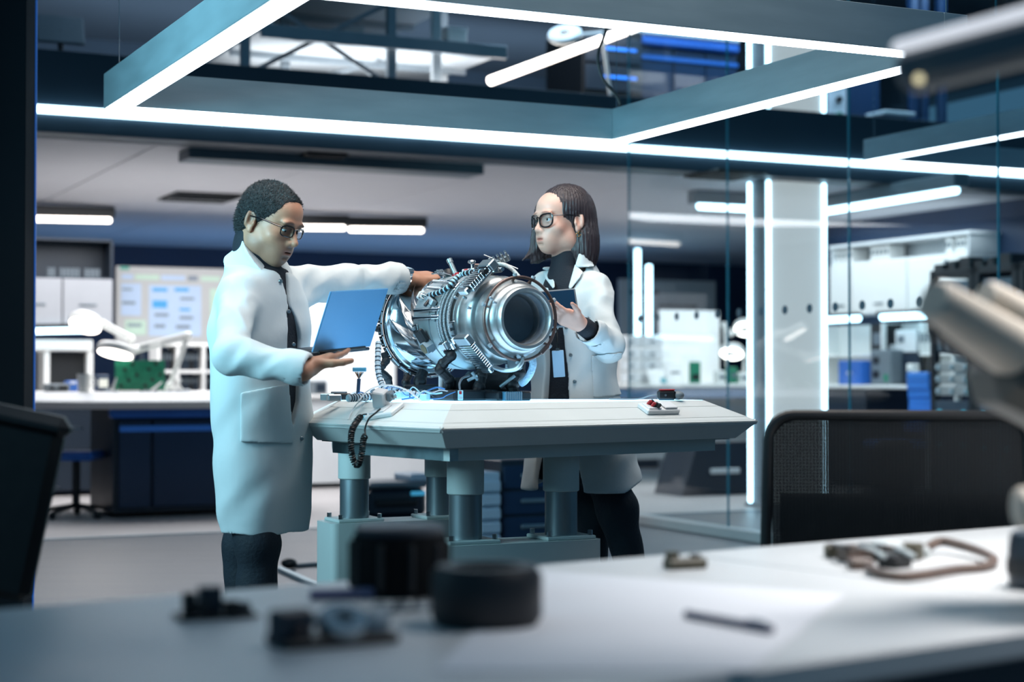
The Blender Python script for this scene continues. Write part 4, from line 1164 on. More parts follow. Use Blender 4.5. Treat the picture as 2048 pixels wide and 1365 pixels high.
# ---------------------------------------------------------------- the man with the laptop
def build_man():
    cx, cy = -.795, 5.42
    base = Vector((cx, cy, 0))
    t = Thing('person', 'person with short black hair and glasses in a white lab coat holding an open laptop', 'person', base)
    f = V3((.87, -.5, 0)); Mt = frame_np((cx, cy, 0), f)
    Mh = frame_np(at(541, 444, 5.40), (.868 * .95, -.46 * .95, -.34), (.06, .02, 1), 1.0)
    sR = V3(at(472, 582, 5.27)); eR = V3(at(464, 712, 5.08)); wR = V3(at(608, 742, 5.04))
    sL = V3(at(588, 562, 5.56)); eL = V3(at(700, 560, 5.74)); wL = V3(at(812, 557, 5.93))
    # --- body
    S = Solid()
    S.loft([(.86, 0, 0, .13, .08), (1.05, 0, 0, .13, .08), (1.25, 0, 0, .13, .085), (1.36, 0, 0, .10, .065), (1.41, 0, 0, .06, .055)], Mt, .02)
    S.cone(loc(Mt, (0, -.01, 1.38)), loc(Mh, (0, -.03, -.06)), .050, .053, .04)
    S.cone(loc(Mt, (0, -.01, 1.42)), loc(Mh, (0, -.045, -.02)), .046, .055, .04)
    cc = V3((cx, cy, 1.33)); S.chain([cc, sR + (0, 0, -.012), eR, wR], [.045, .026, .028, .026], .008); S.chain([cc, sL + (0, 0, -.012), eL, wL], [.045, .024, .028, .026], .008)
    head_solid(S, Mh)
    dR = V3(at(690, 704, 5.20)) - wR
    hand_solid(S, wR + dR / np.linalg.norm(dR) * .02, dR, V3((.1, -.35, -1)), True, [(-4, 6, 8), (-4, 4, 8), (-2, 6, 8), (0, 8, 10)], (60, -25), 3, 1.02)
    dL = V3(at(858, 540, 5.98)) - V3(at(815, 549, 5.93)); dL = V3((.86, .5, .12))
    tipsL, _ = hand_solid(S, wL + V3((.012, .008, -.002)), dL, V3((.0, -.42, 1)), False, [(58, 22, 12), (52, 30, 15), (48, 34, 18), (46, 36, 20)], (28, 50), 3, 1.06)
    me, P = S.mesh('body', .0032, (-1.25, 4.8, .86), (-.1, 6.2, 1.85), relax=1)
    Rm = Mh[:3, :3] / 1.0
    def tone(p):
        q = ((p - Mh[:3, 3]) @ Rm) / 1.0
        c = np.ones((len(p), 3))
        x, y, z = q.T; ax = np.abs(x)
        head = (z > -.14) & (ax < .1) & (np.abs(y) < .14)
        def blob(m, col, w):
            m = np.clip(m, 0, 1)[:, None] * w
            c[:] = c * (1 - m) + np.array(col) * m
        st = np.clip((-.045 - z) / .02, 0, 1) * np.clip((y + .03) / .02, 0, 1) * head
        blob(st, (.62, .66, .70), .8)
        must = np.exp(-((z + .056) / .006) ** 2 - (x / .024) ** 2) * (y > .07) * head
        blob(must, (.5, .52, .55), .7)
        lips = np.exp(-((z + .0725) / .009) ** 4 - (x / .022) ** 4) * (y > .082) * head
        blob(lips, (.86, .56, .55), .75)
        brow = np.exp(-((z - .0225 + .25 * (ax - .03) ** 2 * 60) / .0048) ** 4 - ((ax - .033) / .021) ** 4) * (y > .06) * head
        blob(brow, (.12, .12, .13), .9)
        fade = np.clip((z - y * .6 + .03) / .03, 0, 1) * (y < .02) * head
        blob(fade, (.35, .37, .4), .6)
        return c
    tint(me, P, tone)
    t.part('body', me, skin_m, world=True)
    eyes(t, Mh, (.05, 1, -.45))
    # --- hair
    S = Solid()
    S.ell((0, -.018, .034), (.0815, .1020, .0945), Mh, .01)
    S.ell((0, .045, .046), (.064, .0545, .0545), Mh, .02)
    S.ell((0, -.060, -.02), (.064, .062, .072), Mh, .03)
    def cut(p):
        q = ((p - Mh[:3, 3]) @ Rm) / 1.0
        x, y, z = q.T
        pl = (y * 1.02 - z + .010 - .034 * np.clip((np.abs(x) - .046) / .022, 0, 1)) * .7
        side = 0
        return (pl + side * .6 + .0015 * np.sin(x * 400) * np.sin(z * 380 + y * 300)) * 1.0
    S.raw(cut, Mh[:3, 3], .4, .006, 'i')
    S.ell((0, -.005, -.105), (.08, .07, .05), Mh, .01, 's')
    def fuzz(p): return .0016 * np.sin(p[:, 0] * 520 + 1 + 2 * np.sin(p[:, 2] * 140)) * np.sin(p[:, 1] * 490 + 2 * np.sin(p[:, 0] * 170)) * np.sin(p[:, 2] * 540 + 2 * np.sin(p[:, 1] * 150))
    S.raw(fuzz, Mh[:3, 3], 99, 0, 'd')
    c = Mh[:3, 3]
    me, _ = S.mesh('hair', .0032, c - .16, c + .16)
    hr = t.part('hair', me, hair_m, world=True)
    co = np.empty(len(me.vertices) * 3, np.float32); me.vertices.foreach_get('co', co); co = co.reshape(-1, 3)
    no = np.empty(len(me.vertices) * 3, np.float32); me.vertices.foreach_get('normal', no); no = no.reshape(-1, 3)
    pick = RNG.choice(len(co), min(9000, len(co)), replace=False); mb = MB()
    for i in pick:
        n = no[i]; a = np.cross(n, (.3, .5, .8)); a /= np.linalg.norm(a) + 1e-9; b = np.cross(n, a); p = co[i]
        tip = p + n * RNG.uniform(.002, .0055) + RNG.normal(0, .0022, 3)
        k = len(mb.v); mb.v += [tuple(p + a * .0009), tuple(p - a * .0005 + b * .0008), tuple(p - a * .0005 - b * .0008), tuple(tip)]
        mb.f += [(k, k + 1, k + 3), (k + 1, k + 2, k + 3), (k + 2, k, k + 3)]
    t.part('hair_strands', mb, mat('hair_strand_black', '23282a', .5, var=.5, vscale=200), parent=hr, kind='stuff')
    glasses(t, Mh, False)
    # --- sweater
    S = Solid()
    S.loft([(.88, 0, 0, .155, .105), (1.05, 0, 0, .15, .10), (1.25, 0, 0, .165, .108), (1.36, 0, 0, .14, .085), (1.42, 0, 0, .08, .07)], Mt, .03)
    nk0 = loc(Mt, (0, -.012, 1.36)); nk1 = loc(Mh, (0, -.036, -.072))
    S.cone(nk0, nk1, .070, .064, .03)
    S.cone(nk0, loc(Mh, (0, -.030, -.104)), .068, .064, .02)
    dl = wL - eL; dl /= np.linalg.norm(dl)
    S.cone(wL - dl * .14, wL - dl * .052, .040, .036, .01)
    me, _ = S.mesh('sweater', .006, (-1.1, 5.1, .86), (-.1, 6.2, 1.62))
    t.part('sweater', me, cloth_black, world=True)
    # --- lab coat
    S = Solid()
    rows = [(.585, 0, .012, .172, .100), (.70, 0, .008, .186, .118), (.85, 0, .0, .190, .126), (1.0, 0, -.004, .188, .124), (1.10, 0, -.004, .184, .122), (1.22, 0, -.006, .196, .128), (1.31, 0, -.010, .184, .118), (1.37, 0, -.012, .145, .105), (1.40, 0, -.014, .116, .100), (1.432, 0, -.042, .095, .074)]
    S.loft(rows, Mt, .03)
    S.cone(sR + V3((.0, .02, -.005)), eR, .064, .058, .035); S.cone(eR, wR + V3((.03, 0, 0)), .059, .049, .02)
    S.cone(sL - V3((.03, .0, .012)), eL, .068, .052, .035); S.cone(eL, wL, .050, .056, .02)
    S.cone(sL + V3((.03, .02, -.06)), eL + V3((-.05, 0, -.012)), .03, .040, .04)
    S.raw(ripple(None, 99, .0075, [((1, .6, .1), 30), ((.7, -.5, .35), 22), ((.3, .3, 1), 19), ((1, .3, -.4), 41)], 3), Mt[:3, 3], 99, 0, 'd')
    sleeve_folds(S, sR, eR, .0045, 1); sleeve_folds(S, eR, wR, .0050, 2); sleeve_folds(S, sL, eL, .0048, 3); sleeve_folds(S, eL, wL, .0048, 4)
    outer = Solid(); outer.ops = list(S.ops)
    # neck hole, front opening, cuffs, hem
    S.cone(loc(Mt, (0, -.022, 1.43)), loc(Mh, (0, -.045, .0)), .062, .080, .01, 's')
    zs = np.array([.60, .92, 1.0, 1.10, 1.20, 1.27, 1.30, 1.33, 1.40, 1.5]); ws = np.array([0, .0, .030, .034, .034, .018, .003, .004, .02, .06]); xo = np.array([.0, 0, -.012, -.016, -.01, -.004, 0, 0, 0, 0])
    Rt = Mt[:3, :3]
    def wedge(p):
        q = (p - Mt[:3, 3]) @ Rt
        w = np.interp(q[:, 2], zs, ws); o = np.interp(q[:, 2], zs, xo)
        return np.maximum(np.maximum(np.abs(q[:, 0] - o) - w, .03 - q[:, 1]), np.where(w <= .0005, .05, -1))
    S.raw(wedge, loc(Mt, (0, .1, 1.1)), .6, .004, 's')
    dr = wR - eR; dr /= np.linalg.norm(dr)
    cuff(S, wR, dr, .012, .040); cuff(S, wL, dl, -.026, .044)
    S.loft([(.5, 0, .012, .155, .083), (.60, 0, .012, .157, .085), (.66, 0, .01, .15, .082)], Mt, .005, 's')
    me, _ = S.mesh('lab_coat', .0052, (-1.3, 4.85, .57), (-.15, 6.2, 1.56))
    coat = t.part('lab_coat', me, cloth_white, world=True)
    # collar: a stand that is high behind the neck and low at the throat
    Mc = frame_np(loc(Mt, (0, -.012, 1.424)), f * .62 - V3((0, 0, .78)), (0, 0, 1))
    S = Solid()
    S.loft([(-.055, 0, .0, .098, .104), (-.01, 0, .0, .090, .100), (.025, 0, -.004, .090, .101), (.046, 0, -.006, .093, .105)], Mc, .01)
    S.raw(lambda p: 0 * p[:, 0], Mc[:3, 3], 99, .0045, 'shell')
    def gap(p):
        q = (p - Mc[:3, 3]) @ Mc[:3, :3]
        return np.maximum(np.abs(q[:, 0]) - .018 - .35 * np.maximum(0, q[:, 2] + .02), .02 - q[:, 1])
    S.raw(gap, Mc[:3, 3], .3, .004, 's')
    c = Mc[:3, 3]
    me, _ = S.mesh('collar', .0034, c - .17, c + .17)
    t.part('collar', me, cloth_white, parent=coat, world=True)
    for px in ([(483, 786), (570, 768), (579, 890), (482, 884)],):
        A, lo, hi = applique(outer, px, 5.25, ymax=5.5)
        me, _ = A.mesh('pocket', .004, lo, hi)
        t.part('pocket', me, cloth_white, parent=coat, world=True)
    Sd = outer
    for (px, py) in ((560, 563), (576, 624), (602, 878), (586, 690)):
        d0 = 5.05
        for k in range(160):
            p = V3(at(px, py, d0 + k * .004))
            if Sd.dist(p[None])[0] < .001: break
        mb = MB(); mb.cyl(p - V3((.0, -.002, 0)), p + V3((.004, -.007, .001)), .0065, n=12, ch=.002)
        t.part('button', mb, snap, parent=coat, world=True)
    # --- trousers and shoes
    S = Solid()
    S.loft([(.66, 0, 0, .12, .075), (.75, 0, 0, .145, .09), (.95, 0, 0, .14, .09)], Mt, .04)
    kR = V3(at(516, 1092, 5.33)); kL = V3(at(487, 1092, 5.52)); aR = V3((kR[0] - .01, 5.36, .09)); aL = V3((kL[0] + .005, 5.55, .09))
    S.chain([loc(Mt, (.085, 0, .82)), kR, aR], [.080, .066, .055], .03); S.chain([loc(Mt, (-.085, 0, .82)), kL, aL], [.080, .066, .055], .03)
    S.raw(ripple(None, 99, .005, [((.3, .2, 1), 42), ((1, .2, .3), 26)], 8), kR, 99, 0, 'd')
    me, _ = S.mesh('trousers', .007, (-1.1, 5.1, .05), (-.5, 5.8, .96))
    t.part('trousers', me, denim, world=True)
    shoe(t, Mt, (aR[0], aR[1], 0), f); shoe(t, Mt, (aL[0], aL[1], 0), f)
    # --- wrist watch on the reaching hand
    c = wL + dl * .004
    fr = frame_np(c, dl, (0, -.42, 1)); F = Matrix([list(r) for r in fr])
    b = None
    mb = MB(); mb.box(.036, .030, .010, (0, 0, .031), .003, F); mb.box(.028, .022, .003, (0, 0, .0365), .001, F)
    wt = t.part('watch', mb, steel, world=True)
    for k in range(16):
        a = math.radians(38 + k * 284 / 15)
        mb = MB(); mb.box(.010, .024, .005, (0, 0, .030), .0012, F @ Matrix.Rotation(a, 4, 'Y'))
        t.part('watch_link', mb, chrome, parent=wt, world=True)
    return t, tipsL

# ---------------------------------------------------------------- the woman with the tablet
def build_woman():
    cx, cy = .225, 6.2
    t = Thing('person', 'person with brown bob and dark glasses, open white lab coat, holding a tablet', 'person', (cx, cy, 0))
    f = V3((-.66, -.75, 0)); Mt = frame_np((cx, cy, 0), f)
    hs = 1.0
    Mh = frame_np(at(1124, 441, 6.18), (-.83, -.55, -.02), (-.03, 0, 1), hs)
    nb = V3(at(1130, 532, 6.2))
    sL = V3(at(1206, 572, 6.11)); eL = V3(at(1216, 690, 5.98)); wL = V3(at(1166, 652, 5.82))
    sR = V3(at(1082, 566, 6.30)); eR = V3(at(1066, 690, 6.22)); wR = V3(at(1092, 640, 6.0))
    S = Solid()
    S.loft([(.95, 0, 0, .14, .09), (1.12, 0, 0, .115, .08), (1.3, 0, 0, .105, .075), (1.42, 0, 0, .07, .055), (1.47, 0, 0, .05, .05)], Mt, .02)
    S.cone(nb - V3((0, 0, .06)), loc(Mh, (0, -.03, -.05)), .047, .048, .03)
    S.cone(nb, loc(Mh, (0, -.02, -.09)), .044, .046, .03)
    cc = V3((cx, cy, 1.37)); S.chain([cc, sL + (0, 0, -.012), eL, wL], [.04, .022, .026, .022], .008); S.chain([cc, sR + (0, 0, -.012), eR, wR], [.04, .022, .026, .022], .008)
    head_solid(S, Mh, True)
    dh = V3(at(1120, 630, 5.77)) - V3(at(1166, 652, 5.82))
    hand_solid(S, wL + dh / np.linalg.norm(dh) * .012, dh, V3((-.1, -.8, -.6)), False, [(10, 16, 12), (12, 18, 12), (14, 20, 14), (16, 22, 14)], (44, -8), 2, .86)
    dh2 = V3((.06, -.2, .05))
    hand_solid(S, wR, dh2, V3((0, .3, -1)), True, [(10, 20, 10)] * 4, (50, 10), 4, .92)
    me, P = S.mesh('body', .0032, (-.25, 5.4, .95), (.6, 6.6, 1.85), relax=1)
    Rm = Mh[:3, :3] / hs
    def tone(p):
        q = ((p - Mh[:3, 3]) @ Rm) / hs
        c = np.ones((len(p), 3)); x, y, z = q.T; ax = np.abs(x)
        head = (z > -.14) & (ax < .1) & (np.abs(y) < .14)
        def blob(m, col, w):
            m = np.clip(m, 0, 1)[:, None] * w
            c[:] = c * (1 - m) + np.array(col) * m
        blob(np.exp(-((ax - .045) / .02) ** 2 - ((z + .035) / .02) ** 2) * (y > .03) * head, (1, .84, .82), .35)
        blob(np.exp(-((z + .0725) / .0095) ** 4 - (x / .020) ** 4) * (y > .082) * head, (.82, .52, .53), .75)
        blob(np.exp(-((z + .0722) / .0032) ** 4 - (x / .017) ** 4) * (y > .08) * head, (.95, .95, .95), .0)
        blob(np.exp(-((z - .0235) / .004) ** 4 - ((ax - .033) / .020) ** 4) * (y > .06) * head, (.2, .16, .16), .85)
        return c
    tint(me, P, tone)
    t.part('body', me, skin_f, world=True)
    eyes(t, Mh, (-.1, 1, .05))
    # --- hair: chin-length bob, tucked behind the near ear
    S = Solid()
    S.ell((0, -.024, .038), (.0885, .108, .097), Mh, .01)
    S.ell((0, -.062, -.04), (.086, .078, .115), Mh, .03)
    S.ell((-.045, -.062, -.105), (.052, .058, .090), Mh, .03)
    S.ell((.045, -.055, -.105), (.052, .065, .090), Mh, .03)
    S.ell((.074, .030, -.02), (.022, .045, .105), Mh, .03)
    S.ell((.078, .055, -.09), (.020, .030, .060), Mh, .03)
    S.cone(loc(Mh, (.080, .060, -.10)), loc(Mh, (.090, .118, -.142)), .016, .003, .02)
    S.cone(loc(Mh, (.080, .030, -.11)), loc(Mh, (.086, .080, -.150)), .02, .004, .02)
    # face left free
    S.ell((-.018, .115, -.045), (.078, .098, .103), Mh, .012, 's')
    S.ell((-.085, .055, -.07), (.05, .072, .075), Mh, .012, 's')
    S.ell((-.10, -.018, -.016), (.034, .024, .034), Mh, .008, 's')
    S.ell((0, .02, -.2), (.052, .09, .085), Mh, .012, 's')
    S.cone(loc(Mh, (0, -.02, -.05)), loc(Mh, (0, -.02, -.3)), .047, .05, .01, 's')
    def low(p):
        q = ((p - Mh[:3, 3]) @ Rm) / hs
        return (-.176 - q[:, 2] + .004 * np.sin(q[:, 0] * 150 + q[:, 1] * 110)) * hs
    S.raw(low, Mh[:3, 3], .5, .006, 'i')
    def strands(p):
        q = ((p - Mh[:3, 3]) @ Rm) / hs
        an = np.arctan2(q[:, 0], q[:, 1] + .02)
        return .0014 * np.sin(an * 46 + 9 * q[:, 2]) + .001 * np.sin(an * 97 + 14 * q[:, 2])
    S.raw(strands, Mh[:3, 3], 99, 0, 'd')
    c = Mh[:3, 3]
    me, _ = S.mesh('hair', .0034, c - .24, c + .2)
    t.part('hair', me, hair_f, world=True)
    glasses(t, Mh, True, 1.0)
    for k, (dy, dz) in enumerate(((-.010, -.052), (-.019, -.046))):
        mb = MB(); p = loc(Mh, (-.081, dy, dz - .008))
        F = Matrix([list(r) for r in frame_np(p, Mh[:3, 1])])
        mb.torus(.007, .0013, 16, 6, F @ R(90, 'Y'))
        t.part('earring', mb, gold, world=True)
    # --- sweater
    S = Solid()
    S.loft([(.92, 0, 0, .148, .105), (1.12, 0, 0, .122, .095), (1.3, 0, 0, .14, .108), (1.40, 0, 0, .13, .085), (1.46, 0, 0, .08, .065)], Mt, .03)
    S.cone(nb - V3((0, 0, .06)), loc(Mh, (0, -.018, -.135)), .064, .055, .03)
    dl = wL - eL; dl /= np.linalg.norm(dl); d2 = wR - eR; d2 /= np.linalg.norm(d2)
    S.cone(wL - dl * .10, wL - dl * .008, .034, .033, .01); S.cone(wR - d2 * .1, wR, .034, .032, .01)
    me, _ = S.mesh('sweater', .006, (-.2, 5.6, .9), (.6, 6.6, 1.62))
    t.part('sweater', me, cloth_black, world=True)
    # --- lab coat, worn open
    S = Solid()
    rows = [(.665, -.035, -.01, .235, .185), (.80, -.03, -.005, .215, .165), (.95, -.018, 0, .185, .140), (1.10, 0, 0, .158, .125), (1.25, 0, 0, .158, .128), (1.36, 0, 0, .150, .112), (1.42, 0, -.005, .118, .092), (1.47, 0, -.01, .080, .075), (1.51, 0, -.012, .064, .062)]
    S.loft(rows, Mt, .03)
    S.cone(sL + V3((-.02, .0, -.008)), eL, .056, .056, .035); S.cone(eL, wL, .058, .052, .02)
    S.cone(sR + V3((.02, 0, -.008)), eR, .056, .054, .035); S.cone(eR, wR, .056, .050, .02)
    S.raw(ripple(None, 99, .0080, [((1, .3, .12), 36), ((.8, -.5, .1), 26), ((.3, .3, 1), 20), ((1, .2, -.4), 45)], 5), Mt[:3, 3], 99, 0, 'd')
    sleeve_folds(S, sL, eL, .0045, 11); sleeve_folds(S, eL, wL, .0045, 12)
    outer = Solid(); outer.ops = list(S.ops)
    S.cone(loc(Mt, (0, 0, 1.40)), loc(Mt, (-.0, .03, 1.6)), .062, .075, .01, 's')
    zs = np.array([.6, .70, .80, .95, 1.10, 1.25, 1.33, 1.40, 1.46, 1.52]); wl = np.array([.175, .160, .125, .085, .060, .048, .056, .068, .074, .08]); wr = np.array([.05, .05, .045, .040, .035, .032, .035, .045, .055, .06])
    Rt = Mt[:3, :3]
    def wedge(p):
        q = (p - Mt[:3, 3]) @ Rt
        a = -np.interp(q[:, 2], zs, wl); b = np.interp(q[:, 2], zs, wr)
        return np.maximum(np.maximum(a - q[:, 0], q[:, 0] - b) * .8, .02 - q[:, 1])
    S.raw(wedge, loc(Mt, (0, .1, 1.1)), .6, .005, 's')
    cuff(S, wL, dl, -.03, .042); cuff(S, wR, d2, -.02, .040)
    S.loft([(.6, -.035, -.01, .205, .155), (.70, -.035, -.01, .205, .155), (.80, -.02, 0, .17, .12)], Mt, .005, 's')
    # the hem rises to the back
    def hem(p):
        q = (p - Mt[:3, 3]) @ Rt
        return .675 + .10 * np.clip((-q[:, 1]) / .18, -.2, 1) * .5 - q[:, 2]
    S.raw(hem, Mt[:3, 3], 99, .004, 'i')
    me, _ = S.mesh('lab_coat', .0052, (-.2, 5.6, .64), (.65, 6.6, 1.57))
    coat = t.part('lab_coat', me, cloth_white, world=True)
    flaps = [('collar', [(1159, 503), (1176, 503), (1190, 533), (1158, 536), (1150, 532)], .009, .0045), ('lapel', [(1150, 528), (1158, 536), (1166, 545), (1160, 556), (1141, 580), (1136, 577)], .007, .004),
             ('collar', [(1103, 508), (1096, 520), (1086, 532), (1097, 538), (1106, 530)], .009, .0045), ('lapel', [(1106, 530), (1097, 538), (1088, 540), (1092, 556), (1106, 578), (1110, 574)], .007, .004)]
    for nm, px, off, th in flaps:
        A, lo, hi = applique(outer, px, 6.12, off=off, th=th, ymax=6.3)
        try:
            me, _ = A.mesh(nm, .0034, lo, hi)
            t.part(nm, me, cloth_white, parent=coat, world=True)
        except ValueError: pass
    A, lo, hi = applique(outer, [(1182, 712), (1240, 706), (1258, 790), (1186, 796)], 6.05, ymax=6.25, th=.003, off=.003)
    me, _ = A.mesh('pocket', .0042, lo, hi); t.part('pocket', me, cloth_white, parent=coat, world=True)
    for (px, py) in ((1133, 656), (1142, 711), (1150, 764)):
        for k in range(200):
            p = V3(at(px, py, 5.75 + k * .004))
            if outer.dist(p[None])[0] < .001: break
        mb = MB(); mb.cyl(p + V3((0, .002, 0)), p + V3((-.002, -.006, .001)), .0065, n=12, ch=.002)
        t.part('button', mb, snap, parent=coat, world=True)
    # --- badge on a strap
    q = at(1117, 728, 6.0)
    F = T(*q) @ R(-14, 'Z') @ R(-4, 'Y')
    mb = MB(); mb.box(.042, .004, .095, (0, 0, 0), .002, F)
    bd = t.part('badge', mb, mat('badge_white', 'a8c8e0', .4), world=True)
    mb = MB(); mb.box(.016, .006, .010, (0, 0, .052), .002, F); mb.tube([F @ Vector(p) for p in ((0, 0, .055), (.002, .0, .12), (.006, .02, .25))], .003, 6)
    t.part('badge_strap', mb, frame_black, parent=bd, world=True)
    # --- trousers and shoes
    S = Solid()
    S.loft([(.70, 0, 0, .14, .1), (.85, 0, 0, .158, .115), (1.02, 0, 0, .13, .095)], Mt, .05)
    kL = V3(at(1236, 1022, 6.06)); aL = V3((.49, 6.12, .12)); kR = V3(at(1186, 1020, 6.2)); aR = V3((.30, 6.3, .12))
    S.chain([loc(Mt, (-.08, 0, .86)), kL, aL], [.090, .066, .045], .04); S.chain([loc(Mt, (.08, 0, .86)), kR, aR], [.088, .060, .045], .04)
    S.raw(ripple(None, 99, .004, [((.3, .2, 1), 46), ((1, .2, .3), 26)], 9), kL, 99, 0, 'd')
    me, _ = S.mesh('trousers', .007, (-.1, 5.8, .08), (.75, 6.6, 1.03))
    t.part('trousers', me, denim, world=True)
    shoe(t, Mt, (aL[0], aL[1], 0), f, .08); shoe(t, Mt, (aR[0], aR[1], 0), f, .08)
    return t
man, _ = build_man()
woman = build_woman()
# ================================================================ the lab beyond the opening
def rprism(mb, poly, z0, z1, top=None):
    f = lambda P: [(room(a, b).x, room(a, b).y) for a, b in P]
    return mb.prism(f(poly), z0, z1, top=f(top) if top else None)
def board_top(t, poly, z_rim, z_top, z_low, ins, m_top, m_side):
    inn = inset(poly, ins); low = inset(poly, .06); n = len(poly)
    mb = MB(); rprism(mb, inn, z_top - .02, z_top); t.part('top_surface', mb, m_top, world=True)
    for i in range(n):
        j = (i + 1) % n
        P = lambda a, z: room(a[0], a[1], z)
        g0 = .004
        mb = MB(); mb.slab([P(poly[i], z_rim), P(poly[j], z_rim), P(inn[j], z_top), P(inn[i], z_top)], .016)
        t.part('bevel_panel', mb, m_side, world=True)
        mb = MB(); mb.slab([P(low[i], z_low), P(low[j], z_low), P(poly[j], z_rim - .003), P(poly[i], z_rim - .003)], .012)
        t.part('apron_panel', mb, m_side, world=True)
# ---- angular work desk
t = Thing('work_desk', 'angular lab desk with white sloping rim and navy panelled front', 'desk', room(1.4, 1.9, 0), RZ)
poly = [(-.15, 2.05), (.78, 1.22), (2.2, 1.22), (2.45, 2.4), (.1, 2.75)]
board_top(t, poly, .885, .955, .83, .12, m_bench, m_white)
mb = MB(); rbox(mb, .86, 2.08, 1.48, 2.3, .04, .84, .004); t.part('carcass', mb, m_dark, world=True)
for a0, a1 in ((.90, 1.14), (1.16, 1.66), (1.68, 2.06)):
    mb = MB(); rbox(mb, a0, a1, 1.445, 1.478, .08, .74, .006); t.part('front_panel', mb, m_navy, world=True)
mb = MB(); rbox(mb, .82, 2.1, 1.40, 1.48, .76, .84, .02); t.part('top_rail', mb, m_blue, world=True)
mb = MB(); rbox(mb, .90, 2.06, 1.43, 1.445, .655, .70, .003); t.part('light_line', mb, mat('blue_reflector_line', '2f66b0', .3, emit=.10, ecol='3a80e8'), world=True)
mb = MB(); rbox(mb, .02, .34, 2.1, 2.55, .04, .83, .004); dr = t.part('drawer_column', mb, m_dark, world=True)
for z in (.30, .52, .72):
    mb = MB(); rbox(mb, .06, .30, 2.075, 2.1, z - .09, z + .09, .004); d_ = t.part('drawer', mb, m_navy, parent=dr, world=True)
for px, py in ((150, 857), (116, 908), (104, 976)):
    p = on_b(px, py, 2.05); mb = MB(); mb.box(.12, .02, .022, tuple(p), .006); t.part('drawer_handle', mb, steel, world=True)
# ---- magnifier lamps
def magnifier(px_ring, py_ring, b, rx, joints, label, tilt=-20, clamp=True, nm='magnifier_lamp'):
    c = on_b(px_ring, py_ring, b); t = Thing(nm, label, 'lamp', on_b(*joints[-1], b + .05))
    F = Matrix.Translation(c) @ R(tilt, 'X') @ R(8, 'Y')
    mb = MB(); mb.lathe([(rx * .42, -.012), (rx * .5, -.03), (rx * .95, -.03), (rx, -.015), (rx, .02), (rx * .9, .035), (rx * .5, .035), (rx * .42, .015), (rx * .42, -.012)], 32, F); h = t.part('lamp_head', mb, m_ceram, world=True)
    mb = MB(); mb.lathe([(rx * .47, -.0305), (rx * .9, -.0305), (rx * .9, -.036), (rx * .47, -.036), (rx * .47, -.0305)], 32, F); t.part('ring_tube', mb, m_ledw, parent=h, world=True)
    mb = MB(); mb.lathe([(0, .0), (rx * .42, .0), (rx * .42, .004), (0, .010)], 24, F); t.part('magnifying_lens', mb, lens_m, parent=h, world=True)
    J = [c + Vector((rx * .95, 0, 0))] + [on_b(x, y, b + .04) for x, y in joints]
    for i in range(len(J) - 1):
        off = Vector((0, 0, .018)) if i else Vector((0, 0, 0))
        for s_ in ((-1, 1) if i else (0,)):
            mb = MB(); mb.cyl(J[i] + off * s_, J[i + 1] + off * s_, .014 if i else .02, n=10); t.part('arm', mb, m_ceram, world=True)
        mb = MB(); mb.ell(tuple(J[i + 1]), .034, 12, 8); t.part('joint', mb, m_ceram, world=True)
    return t
magnifier(172, 645, 2.3, .135, [(205, 648), (262, 678), (262, 776)], 'round magnifier lamp standing behind, tilted over the angular desk', -30)
magnifier(232, 701, 1.75, .145, [(272, 699), (376, 672), (340, 772), (330, 784)], 'lit round magnifier lamp on a folding arm beside the green circuit boards', -16)
# ---- things on the angular desk
for k, (x0, x1, y0, y1) in enumerate(((230, 276, 722, 781), (280, 318, 721, 779))):
    p0 = on_b(x0, y1, 1.72); p1 = on_b(x1, y0, 1.72)
    t = Thing('circuit_board', ('tall green circuit board leaning upright beneath the folding magnifier lamp', 'shorter green circuit board upright beside the taller one')[k], 'circuit board', (p0.x, p0.y, .955), RZ)
    w = (Vector(p1) - Vector(p0)).length * .72; h = p1.z - .955
    mb = MB(); mb.box(w, .006, h, (w / 2, 0, h / 2), .001); t.part('board', mb, m_pcb)
    for q in range(5):
        mb = MB(); mb.box(.025, .012, .022, (w * (.2 + .15 * q), -.008, h * (.2 + .17 * ((q * 3) % 5))), .002); t.part('chip', mb, m_black)
    mb = MB(); mb.box(w * .8, .09, .012, (w / 2, 0, .006), .003); t.part('stand', mb, m_ceram)
p = on_b(168, 782, 1.6)
t = Thing('mug', 'white cylindrical mug on the angular desk', 'cup', (p.x, p.y, .955))
mb = MB(); mb.lathe([(0, 0), (.044, 0), (.052, .14), (.047, .14), (.041, .01), (0, .01)], 24); t.part('cup_body', mb, m_ceram)
mb = MB(); mb.torus(.03, .006, 20, 6, T(.062, 0, .075) @ R(90, 'X')); t.part('handle', mb, m_ceram)
def carton(px0, px1, py0, py1, b, dep, m, label, name='box', cat='box', z0=None, front=None, tilt=0, group=None):
    p0 = on_b(px0, py1, b); p1 = on_b(px1, py0, b); w = max(.02, ((Vector(p1) - Vector(p0)).dot(U))); z0 = p0.z if z0 is None else z0
    h = max(.01, p1.z - z0)
    t = Thing(name, label, cat, (p0 + U * w / 2 - Vector((0, 0, p0.z)) + Vector((0, 0, z0))), RZ, group)
    F = R(tilt, 'X')
    mb = MB(); mb.box(w, dep, h, (0, dep / 2, h / 2), min(.01, w * .1, h * .2), F); bd = t.part('body', mb, m)
    if front: 
        for (x, z, ww, hh, mm, nm) in front:
            mb = MB(); mb.box(w * ww, .008, h * hh, (w * x, -.004, h * z), .001, F); t.part(nm, mb, mm, parent=bd)
    return t
carton(195, 218, 750, 781, 1.9, .15, m_navy, 'dark blue printed box beside the white mug', z0=.955, front=[(0, .5, .8, .5, m_ceram, 'label')])
